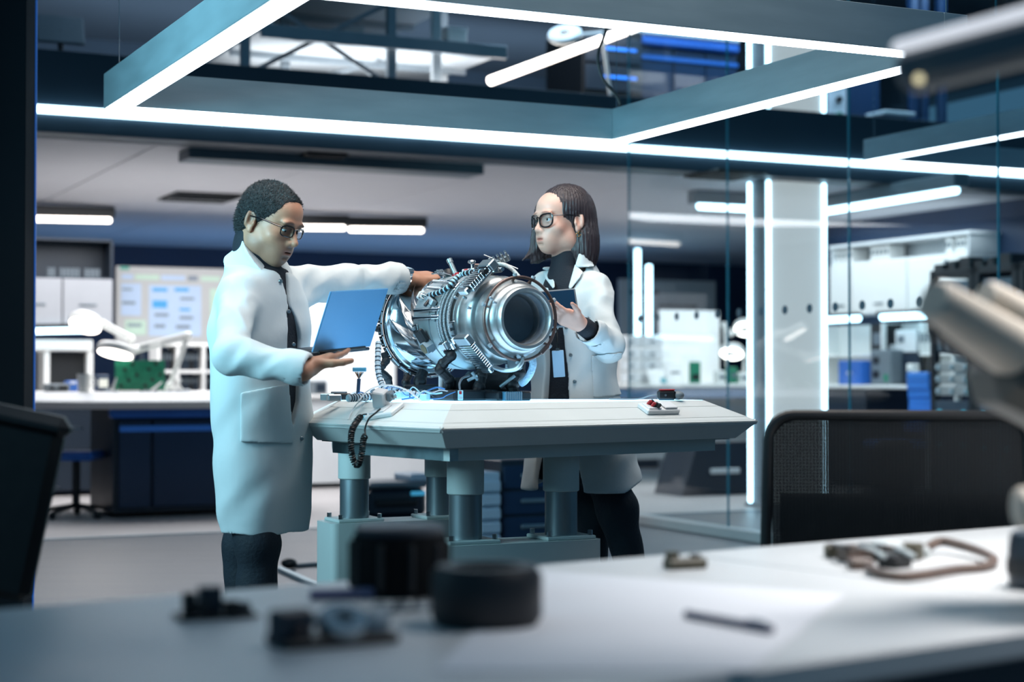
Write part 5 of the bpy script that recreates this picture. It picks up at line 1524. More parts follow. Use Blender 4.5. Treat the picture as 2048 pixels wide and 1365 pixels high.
carton(95, 140, 768, 782, 1.9, .2, m_grey, 'low grey instrument on the angular desk near the wall edge', 'instrument', 'instrument', z0=.955, front=[(-.3, .5, .15, .4, m_black, 'knob'), (.2, .5, .4, .5, m_black, 'display')])
t = carton(134, 158, 762, 782, 2.1, .12, m_blue, 'small blue parts bin behind the white mug', 'parts_bin', 'bin', z0=.955, front=[(0, .8, .5, .2, m_white, 'label')])
for k, (px, py, tl) in enumerate(((222, 765, 20), (300, 768, 50), (345, 770, 35), (366, 762, -30))):
    p = on_b(px, 782, 1.45 + .06 * k)
    t = Thing('clamp_tool', ('white clamp tool leaning by the tall circuit board', 'white clamp tool lying in front of the shorter circuit board', 'white clamp tool at the foot of the folding lamp', 'teal tipped clamp tool beyond the folding lamp')[k], 'tool', (p.x, p.y, .955), RZ)
    F = R(tl, 'Y')
    mb = MB(); mb.cyl((0, 0, .006), (0, 0, .12), .012, .006, 10); mb.v = [tuple(F @ Vector(q)) for q in mb.v]; t.part('handle', mb, m_ceram)
    mb = MB(); mb.cyl((-.05, -.02, .008), (.06, .02, .008), .010, n=8); t.part('jaw', mb, steel)
# ---- wall units over the far bench
bk = 4.3
t = Thing('wall_cabinet', 'grey wall cabinet with a shelf of pale tubes above its doors', 'cabinet', on_b(62, 652, bk), RZ)
mb = MB(); p0 = on_b(20, 652, bk); p1 = on_b(226, 480, bk); w = (Vector(p1) - Vector(p0)).dot(U)
Fc = Matrix.Translation(p0) @ Matrix.Rotation(RZ, 4, 'Z'); hh = p1.z - p0.z
dz = on_b(120, 556, bk).z - p0.z
for (sx, sy, sz, c) in ((w, .02, hh, (w / 2, .35, hh / 2)), (.02, .35, hh, (.01, .175, hh / 2)), (.02, .35, hh, (w - .01, .175, hh / 2)), (w, .35, .02, (w / 2, .175, hh - .01)), (w, .35, .02, (w / 2, .175, dz)), (w, .35, .02, (w / 2, .175, .01))):
    mb.box(sx, sy, sz, c, 0, Fc)
t.part('carcass', mb, m_dark, world=True)
m_door = mat('grey_cabinet_door', '9c9ea2', .4, var=.03)
for k in range(2):
    mb = MB(); mb.box(w / 2 - .012, .018, dz - .01, (w * (.25 + .5 * k), -.01, dz / 2), .003, Fc); d_ = t.part('door', mb, m_door, world=True)
    mb = MB(); mb.box(.16, .016, .018, (w * (.25 + .5 * k) , -.026, dz * .45), .005, Fc); t.part('handle', mb, m_grey, parent=d_, world=True)
ntb = 0
for k in range(13):
    if k in (2, 8): continue
    p = on_b(98 + k * 8.2, 553, bk + .1)
    ntb += 1; c = solo('sample_tube', ('first second third fourth fifth sixth seventh eighth ninth tenth eleventh twelfth'.split())[ntb - 1] + ' pale tube from the dark wall edge on the grey cabinet shelf', 'tube', MB().cyl((0, 0, 0), (0, 0, .085), .017, n=10, ch=.004), m_grey, (p.x, p.y, p0.z + dz + .0105), group='sample tubes on the wall cabinet shelf')
def tube_light(p, q, label, m=m_ledw, r=.026, house=True, cat='light', nm='tube_light', up=.06):
    t = Thing(nm, label, cat, (Vector(p) + Vector(q)) / 2)
    mb = MB(); mb.cyl(p, q, r, n=10, ch=r * .4); t.part('tube', mb, m, world=True)
    if house:
        d = (Vector(q) - Vector(p)); F = align(p, q); L = d.length
        mb = MB(); z = Vector((0, 0, up * .55 + r * .7)); x = d.normalized(); y = z.normalized().cross(x)
        mb.box(L + .06, .10, up, (0, 0, 0), .008, frame((Vector(p) + Vector(q)) / 2 + z, x, y, Vector((0, 0, 1)))); t.part('housing', mb, m_black, world=True)
    return t
tube_light(on_b(30, 663, bk - .15), on_b(194, 660, bk - .15), 'bright strip under the grey wall cabinet', m_ledc, .028, True, up=.04)
t = Thing('fume_hood', 'white hood with a dark window on the far bench under the wall cabinet', 'hood', on_b(120, 790, bk), RZ)
P0 = on_b(40, 778, bk); Fh = Matrix.Translation((P0.x, P0.y, .90)) @ Matrix.Rotation(RZ, 4, 'Z')
wv = lambda px: (on_b(px, 700, bk) - P0).dot(U); zv = lambda py: on_b(120, py, bk).z - .90
mb = MB(); mb.box(wv(186), .4, zv(680) - zv(702), (wv(186) / 2, .2, (zv(680) + zv(702)) / 2), .01, Fh); t.part('hood_front', mb, m_bench, world=True)
for px in (95, 182):
    mb = MB(); mb.box(.05, .35, zv(702), (wv(px), .2, zv(702) / 2), .004, Fh); t.part('side_post', mb, m_bench, world=True)
mb = MB(); mb.box(wv(180) - wv(97), .02, zv(704), ((wv(180) + wv(97)) / 2, .15, zv(704) / 2), .004, Fh); t.part('dark_window', mb, m_black, world=True)
# ---- long far bench
t = Thing('far_bench', 'long white far bench along the middle of the lab', 'bench', room(3.3, 4.4, 0), RZ)
mb = MB(); rbox(mb, -.3, 5.8, 4.0, 4.8, .865, .90, .008); t.part('worktop', mb, m_bench, world=True)
for k in range(6):
    mb = MB(); rbox(mb, -.28 + k * 1.01, -.28 + k * 1.01 + .99, 4.06, 4.78, .05, .865, .005); t.part('base_unit', mb, m_white if k > 2 else m_dark, world=True)
# ---- projected planning board
t = Thing('planning_board', 'large lit planning board covered in blue and grey boxes', 'screen', on_b(330, 690, 4.75), RZ)
bq = 4.85
P0 = on_b(232, 690, bq); P1 = on_b(600, 536, bq); w = (P1 - P0).dot(U); z0 = on_b(300, 692, bq).z; z1 = on_b(300, 534, bq).z
Fb = Matrix.Translation((P0.x, P0.y, z0)) @ Matrix.Rotation(RZ, 4, 'Z'); h = z1 - z0
mb = MB(); mb.box(w, .05, h, (w / 2, .025, h / 2), .006, Fb); t.part('panel', mb, m_screen, world=True)
for x in (.25, w - .25): t.part('stand_post', MB().box(.05, .04, z0, (x, .03, -z0 / 2), .004, Fb), m_dark, world=True)
m_cb = mat('board_pale_blue', '9fb0c6', .5, emit=.22, ecol='9fb4d0'); m_cd = mat('board_grey_label', '77818c', .5, emit=.1, ecol='6f7c8c'); m_cc = mat('board_blue_label', '3f8fc0', .5, emit=.2, ecol='3c90c8'); m_cg = mat('board_pale_green', 'a9bfae', .5, emit=.2, ecol='a6c0ac')
def bx(x0, x1, y0, y1, m, nm, proud=.004):
    px = lambda x: (on_b(x, 600, bq) - P0).dot(U)
    a0, a1 = px(x0), px(x1); q0 = on_b(300, y1, bq).z - z0; q1 = on_b(300, y0, bq).z - z0
    mb = MB(); mb.box(a1 - a0, proud, q1 - q0, ((a0 + a1) / 2, -proud / 2, (q0 + q1) / 2), 0, Fb); t.part(nm, mb, m, world=True)
bx(240, 258, 535, 541, mat('board_teal_tab', '2f9a86', .5), 'header_tab')
for x0, x1, m_ in ((243, 266, m_cb), (270, 318, m_cg), (322, 370, m_cb), (376, 395, m_cd), (402, 440, m_cg)): bx(x0, x1, 550, 560, m_, 'header_cell')
bx(242, 282, 568, 632, m_cb, 'column_block'); bx(298, 402, 570, 672, m_cb, 'column_block'); bx(250, 292, 641, 670, m_cg, 'column_block')
bx(420, 440, 575, 660, m_cg, 'column_block')
for x0, x1, y0, y1, m_ in ((244, 264, 578, 582, m_cd), (244, 270, 604, 610, m_cd), (255, 283, 648, 654, m_cd), (305, 334, 576, 583, m_cc), (349, 377, 575, 582, m_cc), (360, 388, 594, 599, m_cd), (305, 334, 601, 616, m_cc), (359, 380, 616, 621, m_cc), (309, 337, 627, 633, m_cd), (359, 386, 632, 638, m_cd), (309, 330, 649, 656, m_cd), (352, 380, 650, 657, m_cd)):
    bx(x0, x1, y0, y1, m_, 'note', .008)
# ---- white board behind the laptop, its glare painted as emission
t = carton(606, 792, 556, 792, 4.3, .05, mat('glare_board', 'e6e6e4', .5, emit=.35, ecol='eef2f6'), 'bright blank board behind the laptop on the far bench', 'white_board', 'board', z0=.90)
carton(628, 655, 762, 790, 4.05, .2, m_grey, 'grey box on the far bench below the bright blank board', z0=.90, front=[(0, .5, .7, .6, m_dark, 'display')])
# ---- low shelf with binders
t = Thing('binder_shelf', 'white open shelf of dark binders behind the folding magnifier lamp', 'shelf', on_b(380, 786, 3.2), RZ)
bs = 3.2; P0 = on_b(318, 786, bs); Fs = Matrix.Translation((P0.x, P0.y, .90)) @ Matrix.Rotation(RZ, 4, 'Z')
xs = [(on_b(px, 740, bs) - P0).dot(U) for px in (318, 356, 408, 448)]; zs_ = [on_b(380, py, bs).z - .90 for py in (786, 744, 690)]
for x in xs: t.part('upright', MB().box(.03, .3, zs_[2] - zs_[0], (x, .15, (zs_[2] + zs_[0]) / 2), .003, Fs), m_bench, world=True)
for z in zs_: t.part('shelf_board', MB().box(xs[3] - xs[0], .3, .028, ((xs[0] + xs[3]) / 2, .15, z), .003, Fs), m_bench, world=True)
mb = MB(); mb.box(xs[3] - xs[0], .28, .9 - .0, ((xs[0] + xs[3]) / 2, .15, -.45 + zs_[0] - .014), .004, Fs); t.part('plinth', mb, m_dark, world=True)
for c in range(3):
    for r_ in range(2):
        n = 4; NTH = ('first', 'second', 'third', 'fourth', 'fifth', 'sixth', 'seventh', 'eighth', 'ninth', 'tenth', 'eleventh', 'twelfth', 'thirteenth', 'fourteenth')
        for k in range(n):
            x = xs[c] + .03 + (xs[c + 1] - xs[c] - .06) * (k + .5) / n
            hb = (zs_[r_ + 1] - zs_[r_]) * .78
            q = Fs @ Vector((x, .06, zs_[r_] + .015))
            tb = Thing('binder', NTH[c * 4 + k] + ' dark binder in the ' + ('lower', 'upper')[r_] + ' row of the white open shelf', 'binder', q, RZ, 'binders on the white open shelf')
            tb.part('spine', MB().box((xs[c + 1] - xs[c] - .06) / n * .9, .2, hb, (0, .1, hb / 2), .006), m_dark if (k + c) % 3 else m_black)
            tb.part('spine_label', MB().box((xs[c + 1] - xs[c] - .06) / n * .5, .004, hb * .3, (0, -.002, hb * .62), 0), m_grey)
# ---- seat and small stool under the desk
def task_chair(p, rz, label, m, sc=1., back=True):
    t = Thing('task_chair', label, 'chair', p, rz)
    mb = MB(); mb.box(.46 * sc, .44 * sc, .07, (0, 0, .47), .03); t.part('seat', mb, m)
    if back:
        mb = MB()
        for i in range(7):
            a = -.30 + i * .1
            mb.box(.42 * sc - abs(i - 3) * .01, .035, .085, (0, .20 + .05 * math.sin(i * .75) * .7 + i * .012, .62 + i * .075), .012)
        t.part('backrest', mb, m)
        t.part('back_stem', MB().tube([(0, .1, .45), (0, .26, .48), (0, .27, .7)], .022, 8), m_black)
    t.part('column', MB().cyl((0, 0, .08), (0, 0, .45), .03, n=12), m_black)
    for k in range(5):
        a = 2 * math.pi * k / 5
        t.part('foot', MB().cyl((0, 0, .09), (.28 * math.cos(a), .28 * math.sin(a), .05), .02, .014, 8), m_black)
        t.part('caster', MB().ell((.28 * math.cos(a), .28 * math.sin(a), .03), .03, 10, 8), m_black)
    return t
p = on_b(152, 1030, 1.75); task_chair((p.x, p.y, 0), RZ + 2.6, 'blue seated task chair tucked under the angular desk', m_blue, .8, False)
# ---- ceiling fittings
tube_light(on_b(30, 437, 4.7), on_b(222, 441, 4.7), 'ceiling tube light nearest the dark wall edge', m_ledw, .027, True, up=.10)
tube_light(on_b(575, 455, 4.4), on_b(690, 456, 4.4), 'ceiling tube light just beside the bespectacled face of the laptop holder', m_ledw, .027, True, up=.10)
tube_light(on_b(698, 459, 4.4), on_b(846, 461, 4.4), 'ceiling tube light over the outstretched arm', m_ledw, .027, True, up=.10)
t = Thing('light_frame', 'angled light frame under the lab ceiling on both sides of the white pillar', 'light', on_level(1650, 418, 2.55))
A_ = on_level(1395, 412, 2.56); B_ = on_level(1640, 424, 2.56); C_ = on_level(1915, 380, 2.56)
for p, q in ((A_, B_), (B_, C_)):
    t.part('tube', MB().cyl(p, q, .034, n=10, ch=.014), m_ledc, world=True)
    d = (q - p); x = d.normalized(); z = Vector((0, 0, 1)); y = z.cross(x)
    t.part('housing', MB().box(d.length + .12, .15, .11, (0, 0, 0), .01, frame((p + q) / 2 + Vector((0, 0, .075)), x, y, z)), m_grey, world=True)
for k, (px0, px1, py) in enumerate(((1436, 1462, 491), (1466, 1500, 492))):
    tube_light(on_b(px0, py, 8.6), on_b(px1, py, 8.6), ('short distant tube light beyond the glass, farther from the pillar', 'short distant tube light beyond the glass, next to the pillar')[k], m_ledw, .035, False)
for k, (px, py, sc) in enumerate(((402, 394, 1), (640, 312, .5), (1452, 348, .75))):
    c = on_level(px, py, 2.685); t = Thing('air_grille', ('black square ceiling grille above the laptop holder', 'black ceiling grille just behind the fascia', 'black ceiling grille next to the white pillar')[k], 'vent', c, RZ)
    t.part('frame', MB().box(.62 * sc, .7 * sc, .02, (0, 0, -.005), .004), m_black)
    for i in range(7): t.part('slat', MB().box(.56 * sc, .02, .016, (0, -.27 * sc + i * .09 * sc, -.018), 0, R(0, 'X')), m_black)
mb = MB(); a0 = (on_b(376, 285, .35) - W0).dot(U); a1 = (on_b(965, 318, .35) - W0).dot(U); rbox(mb, a0, a1, .32, .62, 2.615, 2.688, .006)
solo('cable_duct', 'long flat grey duct under the ceiling just behind the fascia', 'duct', mb, m_grey, room((a0 + a1) / 2, .47, 2.65), RZ, world=True)
# ---- storage seen under the engine table
t = Thing('drawer_cabinet', 'dark drawer cabinet with pale handles standing behind the table legs', 'cabinet', on_b(1050, 1070, -1.9), RZ)
bb = -1.9; P0 = on_b(1004, 1080, bb); P1 = on_b(1125, 918, bb); w = (P1 - P0).dot(U); hh = P1.z
Fd = Matrix.Translation((P0.x, P0.y, 0)) @ Matrix.Rotation(RZ, 4, 'Z')
t.part('carcass', MB().box(w, .45, hh, (w / 2, .24, hh / 2), .006, Fd), m_dark, world=True)
for k in range(3):
    z0 = .06 + k * (hh - .08) / 3; z1 = z0 + (hh - .08) / 3 - .018
    d_ = t.part('drawer', MB().box(w - .02, .02, z1 - z0, (w / 2, .005, (z0 + z1) / 2), .004, Fd), m_navy, world=True)
    t.part('handle', MB().box(w * .62, .022, .028, (w * .6, -.014, z1 - .06), .006, Fd), steel, parent=d_, world=True)
t = Thing('drawer_stack', 'pale drawer stack with slanted fronts standing behind the table legs', 'drawers', on_b(985, 1070, -1.95), RZ)
P0 = on_b(958, 1078, -1.95); P1 = on_b(1003, 945, -1.95); w = (P1 - P0).dot(U); hh = P1.z
Fd = Matrix.Translation((P0.x, P0.y, 0)) @ Matrix.Rotation(RZ, 4, 'Z'); m_pale = mat('pale_blue_plastic', 'b4c8da', .4)
t.part('case', MB().box(w, .4, hh, (w / 2, .22, hh / 2), .006, Fd), m_pale, world=True)
for k in range(5):
    z0 = .02 + k * (hh - .03) / 5.4
    t.part('drawer', MB().box(w - .012, .03, (hh - .03) / 5.4 - .014, (w / 2, .0, z0 + (hh - .03) / 10.8), .01, Fd), m_pale, world=True)
t = Thing('printer', 'low dark printer with a pale lid behind the table legs', 'printer', on_b(795, 1030, -1.2), RZ)
bb = -1.2; P0 = on_b(738, 1030, bb); P1 = on_b(856, 962, bb); w = (P1 - P0).dot(U); z1 = P1.z
Fd = Matrix.Translation((P0.x, P0.y, 0)) @ Matrix.Rotation(RZ, 4, 'Z')
t.part('cabinet', MB().box(w, .4, z1 * .42, (w / 2, .2, z1 * .21), .01, Fd), m_navy, world=True)
t.part('body', MB().box(w * .98, .4, z1 * .46, (w / 2, .2, z1 * .65), .03, Fd), m_dark, world=True)
t.part('lid', MB().box(w, .42, z1 * .10, (w / 2, .2, z1 * .94), .02, Fd), m_grey, world=True)
t.part('paper_slot', MB().box(w * .7, .03, z1 * .12, (w * .45, -.01, z1 * .66), .01, Fd), m_black, world=True)
t.part('display', MB().box(w * .24, .02, z1 * .07, (w * .82, -.01, z1 * .80), .004, Fd), mat('cyan_display', '3f9ac0', .4, emit=.5, ecol='4ab0dc'), world=True)
carton(822, 868, 948, 962, -1.2, .3, m_pale, 'flat pale box lying on the low dark printer', z0=z1 * .99)

# ================================================================ lab seen through the glass
t = Thing('side_bench', 'bright white bench seen through the glass beyond the table', 'bench', room(7.2, 3.8, 0), RZ)
mb = MB(); rbox(mb, 5.9, 8.6, 3.35, 4.2, .955, 1.0, .01); t.part('worktop', mb, m_bench, world=True)
mb = MB(); rbox(mb, 5.92, 8.58, 3.37, 3.40, .85, .955, .004); t.part('front_rail', mb, mat('slate_blue_rail', '4f6f8e', .4), world=True)
for a in (6.0, 8.4):
    mb = MB(); rbox(mb, a, a + .1, 3.45, 4.1, 0, .955, .006); t.part('leg', mb, m_white, world=True)
mb = MB(); rbox(mb, 6.1, 8.4, 4.1, 4.15, .2, .955, .004); t.part('back_panel', mb, m_white, world=True)
carton(1320, 1440, 622, 762, 3.95, .04, mat('bright_sheet', 'ececea', .5, emit=.3, ecol='f2f4f8'), 'large bright blank board standing on the side bench', 'white_board', 'board', z0=1.0)  # part of the board's brightness is put in as emission
carton(1238, 1432, 563, 690, 7.5, .04, mat('grey_poster', '7f878e', .6, emit=.05), 'grey poster on the distant wall beyond the glass', 'poster', 'poster', front=[(-.25, .8, .3, .06, m_dark, 'printed_line'), (.1, .6, .4, .05, m_dark, 'printed_line'), (-.1, .45, .5, .05, m_dark, 'printed_line')])  # faint emission put into the poster's grey to lift it
t = Thing('parts_rack', 'white rack of small drawers at the end of the side bench', 'rack', on_b(1285, 762, 3.7), RZ)
P0 = on_b(1240, 765, 3.7); P1 = on_b(1326, 672, 3.7); w = (P1 - P0).dot(U); hh = P1.z - 1.0
Fd = Matrix.Translation((P0.x, P0.y, 1.0)) @ Matrix.Rotation(RZ, 4, 'Z')
t.part('case', MB().box(w, .25, hh, (w / 2, .14, hh / 2), .006, Fd), m_bench, world=True)
for r_ in range(4):
    for c in range(2):
        d_ = t.part('drawer', MB().box(w / 2 - .02, .02, hh / 4 - .025, (w * (.25 + .5 * c), .006, hh * (r_ + .5) / 4), .004, Fd), m_white, world=True)
        t.part('drawer_pull', MB().box(.06, .014, .014, (w * (.25 + .5 * c), -.01, hh * (r_ + .5) / 4), .003, Fd), m_grey, parent=d_, world=True)
carton(1300, 1335, 735, 762, 3.55, .02, m_bench, 'propped white card with a teal corner on the side bench', 'card', 'card', z0=1.0, tilt=-25, front=[(.3, .2, .3, .3, mat('teal_patch', '2f9aa6', .5), 'teal_corner')])
carton(1334, 1368, 722, 762, 3.6, .02, m_bench, 'second taller white card propped behind the teal cornered one', 'card', 'card', z0=1.0, tilt=-18, front=[(.1, .5, .5, .1, m_grey, 'printed_line')])
carton(1380, 1402, 724, 762, 3.6, .03, m_pcb, 'dark green circuit board propped on the side bench', 'circuit_board', 'circuit board', z0=1.0, front=[(0, .3, .6, .25, m_black, 'chip')])
magnifier(1490, 655, 3.75, .12, [(1462, 668), (1448, 650), (1456, 760)], 'round magnifier lamp on the side bench beside the pillar', -40)
magnifier(1464, 703, 3.6, .13, [(1490, 715), (1486, 762)], 'lower round lit lamp on the side bench', -30)
for k, (x0, x1, y0) in enumerate(((1436, 1452, 742), (1460, 1476, 735), (1480, 1498, 745))):
    carton(x0, x1, y0, 764, 3.45, .1, (m_ceram, m_pcb, m_ceram)[k], ('small white tub below the lamps on the side bench', 'small green tub below the lamps on the side bench', 'small white tub nearest the pillar on the side bench')[k], 'tub', 'tub', z0=1.0, front=[(0, .5, .6, .3, m_grey, 'label')])
# ---- white cabinets along the far side
ar = 8.5
def on_side(px, py): return on_a(px, py, ar)
Fs2 = lambda p: Matrix.Translation(p) @ Matrix.Rotation(RZ - math.pi / 2, 4, 'Z')      # x towards the viewer, y into the wall
b_hi = (on_side(1662, 560) - W0).dot(V); b_lo = (on_side(1939, 560) - W0).dot(V); L = b_hi - b_lo
t = Thing('wall_cabinet', 'run of white wall cabinets with binders on the shelf above the doors', 'cabinet', room(ar, b_hi, 1.69), RZ - math.pi / 2)
zd = 2.21 - 1.69; zt = 2.395 - 1.69
for c, s_ in (((L / 2, .34, zt / 2), (L, .02, zt)), ((.01, .17, zt / 2), (.02, .34, zt)), ((L - .01, .17, zt / 2), (.02, .34, zt)), ((L / 2, .17, zt), (L + .04, .36, .03)), ((L / 2, .17, zd), (L, .34, .02)), ((L / 2, .17, .01), (L, .34, .02))):
    t.part('carcass_board', MB().box(*s_, c, .002), m_white)
bd = [(on_side(px, 560) - W0).dot(V) for px in (1662, 1706, 1817, 1939)]
for k in range(3):
    x0 = b_hi - bd[k]; x1 = b_hi - bd[k + 1]
    d_ = t.part('door', MB().box(x1 - x0 - .014, .018, zd - .01, ((x0 + x1) / 2, -.01, zd / 2), .003), m_bench)
    t.part('handle', MB().box(.14, .014, .018, ((x0 + x1) / 2, -.024, .10), .004), m_grey, parent=d_)
nbw = 0
for grp in ((1662, 1700, 4), (1732, 1772, 5), (1884, 1898, 2), (1903, 1926, 3)):
    for k in range(grp[2]):
        p = on_side(grp[0] + (grp[1] - grp[0]) * (k + .5) / grp[2], 480); q = room(ar + .14, (p - W0).dot(V), 2.222)
        tb = Thing('binder', NTH[nbw] + ' white binder counted from the pillar, above the white wall cabinets', 'binder', q, RZ, 'white binders above the wall cabinets')
        nbw += 1
        tb.part('spine', MB().box(.2, .042, .145, (0, 0, .0725), .005), m_bench); tb.part('spine_label', MB().box(.004, .03, .05, (-.102, 0, .08), 0), m_grey)
for k, (x0, x1, y) in enumerate(((1655, 1722, 636), (1766, 1858, 632))):
    tube_light(room(ar - .02, (on_side(x0, y) - W0).dot(V), 1.655), room(ar - .02, (on_side(x1, y) - W0).dot(V), 1.655), ('bright strip under the white wall cabinets beside the pillar', 'bright strip under the white wall cabinets beside the server rack')[k], m_ledc, .035, True, up=.03)
t = Thing('side_desk', 'white side desk with a shelf under the wall cabinets', 'desk', room(ar, 2.1, 0), RZ)
mb = MB(); rbox(mb, ar - .35, ar + .3, .95, 3.2, .955, .99, .008); t.part('worktop', mb, m_bench, world=True)
mb = MB(); rbox(mb, ar + .05, ar + .3, .95, 3.2, 1.27, 1.295, .005); t.part('shelf_board', mb, m_bench, world=True)
mb = MB(); rbox(mb, ar + .28, ar + .3, .95, 3.2, .99, 1.60, .003); t.part('back_panel', mb, m_bench, world=True)
for b in (1.0, 2.05, 3.1):
    mb = MB(); rbox(mb, ar + .02, ar + .28, b, b + .03, .99, 1.6, .003); t.part('upright', mb, m_bench, world=True)
mb = MB(); rbox(mb, ar - .3, ar + .28, 1.9, 3.15, .05, .955, .004); t.part('base_unit', mb, m_dark, world=True)
mb = MB(); rbox(mb, ar - .3, ar - .25, .97, 1.02, 0, .955, .004); t.part('leg', mb, m_white, world=True)
def sidebox(px0, px1, py0, z0, dep, m, label, name='box', cat='box', fr=None, out=.0):
    q0 = (on_a(px0, 700, ar + out) - W0).dot(V); q1 = (on_a(px1, 700, ar + out) - W0).dot(V)
    h = max(.02, on_a((px0 + px1) / 2, py0, ar + out).z - z0); w = abs(q0 - q1)
    t = Thing(name, label, cat, room(ar + out, (q0 + q1) / 2, z0), RZ)
    bd_ = t.part('body', MB().box(dep, w, h, (dep / 2, 0, h / 2), min(.01, w * .15)), m)
    for (y, z, ww, hh_, mm, nm) in fr or ():
        t.part(nm, MB().box(.006, w * ww, h * hh_, (-.003, w * y, h * z), .001), mm, parent=bd_)
    return t
sidebox(1676, 1722, 722, .99, .22, m_blue, 'blue angular case on the side desk beside the pillar', 'case', 'case', [(0, .5, .2, .1, m_white, 'clasp')], -.2)
sidebox(1740, 1780, 700, .99, .2, m_grey, 'grey meter stack on the side desk', 'instrument', 'instrument', [(.2, .7, .3, .2, m_black, 'display'), (.2, .3, .3, .2, m_black, 'display'), (-.3, .2, .2, .2, m_pcb, 'lamp')], -.1)
sidebox(1755, 1782, 690, .99, .2, m_white, 'white meter behind the grey meter stack', 'instrument', 'instrument', [(.0, .6, .5, .2, m_black, 'display')], .11)
sidebox(1790, 1840, 704, .99, .06, m_black, 'black monitor on the side desk near the blue chair', 'monitor', 'monitor', [(0, .5, .92, .88, m_dark, 'screen')], .05)
sidebox(1812, 1826, 728, .99, .08, m_ceram, 'white cup on the side desk beside the black monitor', 'cup', 'cup', [(0, .6, .6, .2, m_grey, 'band')], -.2)
sidebox(1740, 1772, 648, 1.296, .2, m_black, 'dark instrument on the shelf under the bright strips', 'instrument', 'instrument', [(0, .5, .6, .4, m_grey, 'display')], .06)
sidebox(1790, 1832, 660, 1.296, .18, m_white, 'white carton on the shelf under the bright strip', 'box', 'box', [(.2, .6, .3, .3, m_grey, 'label')], .06)
for k, px in enumerate((1838, 1846, 1854)):
    sidebox(px, px + 5, 645, 1.296, .18, m_ceram, ('white bottle on the shelf, first after the white carton', 'middle white bottle on the shelf beside the server rack', 'last white bottle on the shelf next to the server rack')[k], 'bottle', 'bottle', [(0, .5, .8, .3, m_grey, 'label')], .06)
task_chair(room(7.66, .78, 0), RZ - 1.75, 'bright blue task chair with a curved back by the side desk', mat('bright_blue_fabric', '2a7ad0', .6, var=.1), 1.0)
p = room(7.9, .22, 0)
t = Thing('bottle_stand', 'tall white bottle shaped dispenser standing next to the server rack', 'dispenser', p)
t.part('base_cabinet', MB().box(.22, .22, .62, (0, 0, .31), .02), m_bench); t.part('bottle', MB().lathe([(0, 0), (.08, 0), (.09, .05), (.085, .16), (.03, .24), (.03, .3), (0, .3)], 20, T(0, 0, .62)), m_ceram)
# ---- server racks
def rack(px0, px1, a, label, seed):
    q0 = (on_a(px0, 700, a) - W0).dot(V); q1 = (on_a(px1, 700, a) - W0).dot(V); w = q0 - q1; H = 1.97
    t = Thing('server_rack', label, 'rack', room(a, (q0 + q1) / 2, 0), RZ - math.pi / 2)
    for x in (-w / 2 + .03, w / 2 - .03):
        for y in (.03, .67): t.part('post', MB().box(.06, .06, H, (x, y, H / 2), .004), m_black)
    for z in (.04, H - .03): t.part('cross_frame', MB().box(w, .7, .06, (0, .35, z), .004), m_black)
    t.part('back_panel', MB().box(w - .1, .02, H - .1, (0, .66, H / 2), 0), m_dark)
    zs = [.12, .34, .56, .78]
    t.part('lower_door', MB().box(w - .13, .02, .78, (0, .01, .48), .004), mat('smoked_panel', '3a4d5c', .3, var=.1))
    for k in range(4):
        t.part('status_lamp', MB().box(.05, .012, .03, ((-1) ** k * (w / 2 - .12), -.002, .50 + .28 * (k // 2)), .004), mat('teal_lamp', '2f9ab0', .4, emit=.5, ecol='35b0c8'))
    for k in range(3):
        z = .95 + k * .10
        s_ = t.part('server_unit', MB().box(w - .14, .55, .075, (0, .28, z), .006), mat('server_silver', 'b9b6b2', .35, metal=.4))
        for x in (-w / 2 + .1, 0, w / 2 - .1): t.part('front_boss', MB().ell((x, .0, z), (.022, .016, .028), 10, 8), m_white, parent=s_)
    s_ = t.part('server_unit', MB().box(w - .14, .5, .22, (0, .28, 1.38), .006), m_dark)
    for k in range(4): t.part('blade', MB().box(.05, .02, .18, (-w * .3 + k * w * .2, .02, 1.38), .003), m_grey, parent=s_)
    s_ = t.part('server_unit', MB().box(w - .14, .5, .3, (0, .28, 1.72), .006), mat('rack_window', '66727c', .3))
    t.part('status_lamp', MB().box(.05, .012, .02, (-w * .1, .02, 1.66), .002), mat('white_lamp', 'e8f4ff', .4, emit=3))
    return t
rack(1860, 1946, 7.45, 'black server rack nearest the white bottle dispenser, three silver units inside', 1)
rack(1948, 2034, 7.40, 'second black server rack half hidden by the blurred beige arm', 2)
rack(2037, 2130, 7.35, 'third black server rack cut by the picture edge', 3)
for k, (px, w) in enumerate(((1885, .18), (1912, .14), (1938, .2), (1965, .16), (1990, .12), (2018, .2))):
    b = (on_a(px, 540, 7.7) - W0).dot(V); c = room(7.75, b, 1.972)
    t = Thing('cable_box', ('first', 'second', 'third', 'fourth', 'fifth', 'sixth')[k] + ' dark junction box from the white cabinets on top of the racks', 'junction box', c, RZ, 'junction boxes on the server racks')
    t.part('housing', MB().box(.2, w * .7, .07 + .02 * (k % 3), (0, 0, .035 + .01 * (k % 3)), .01), m_black); t.part('plug', MB().cyl((0, 0, .07), (0, .02, .10), .02, n=8), m_grey)
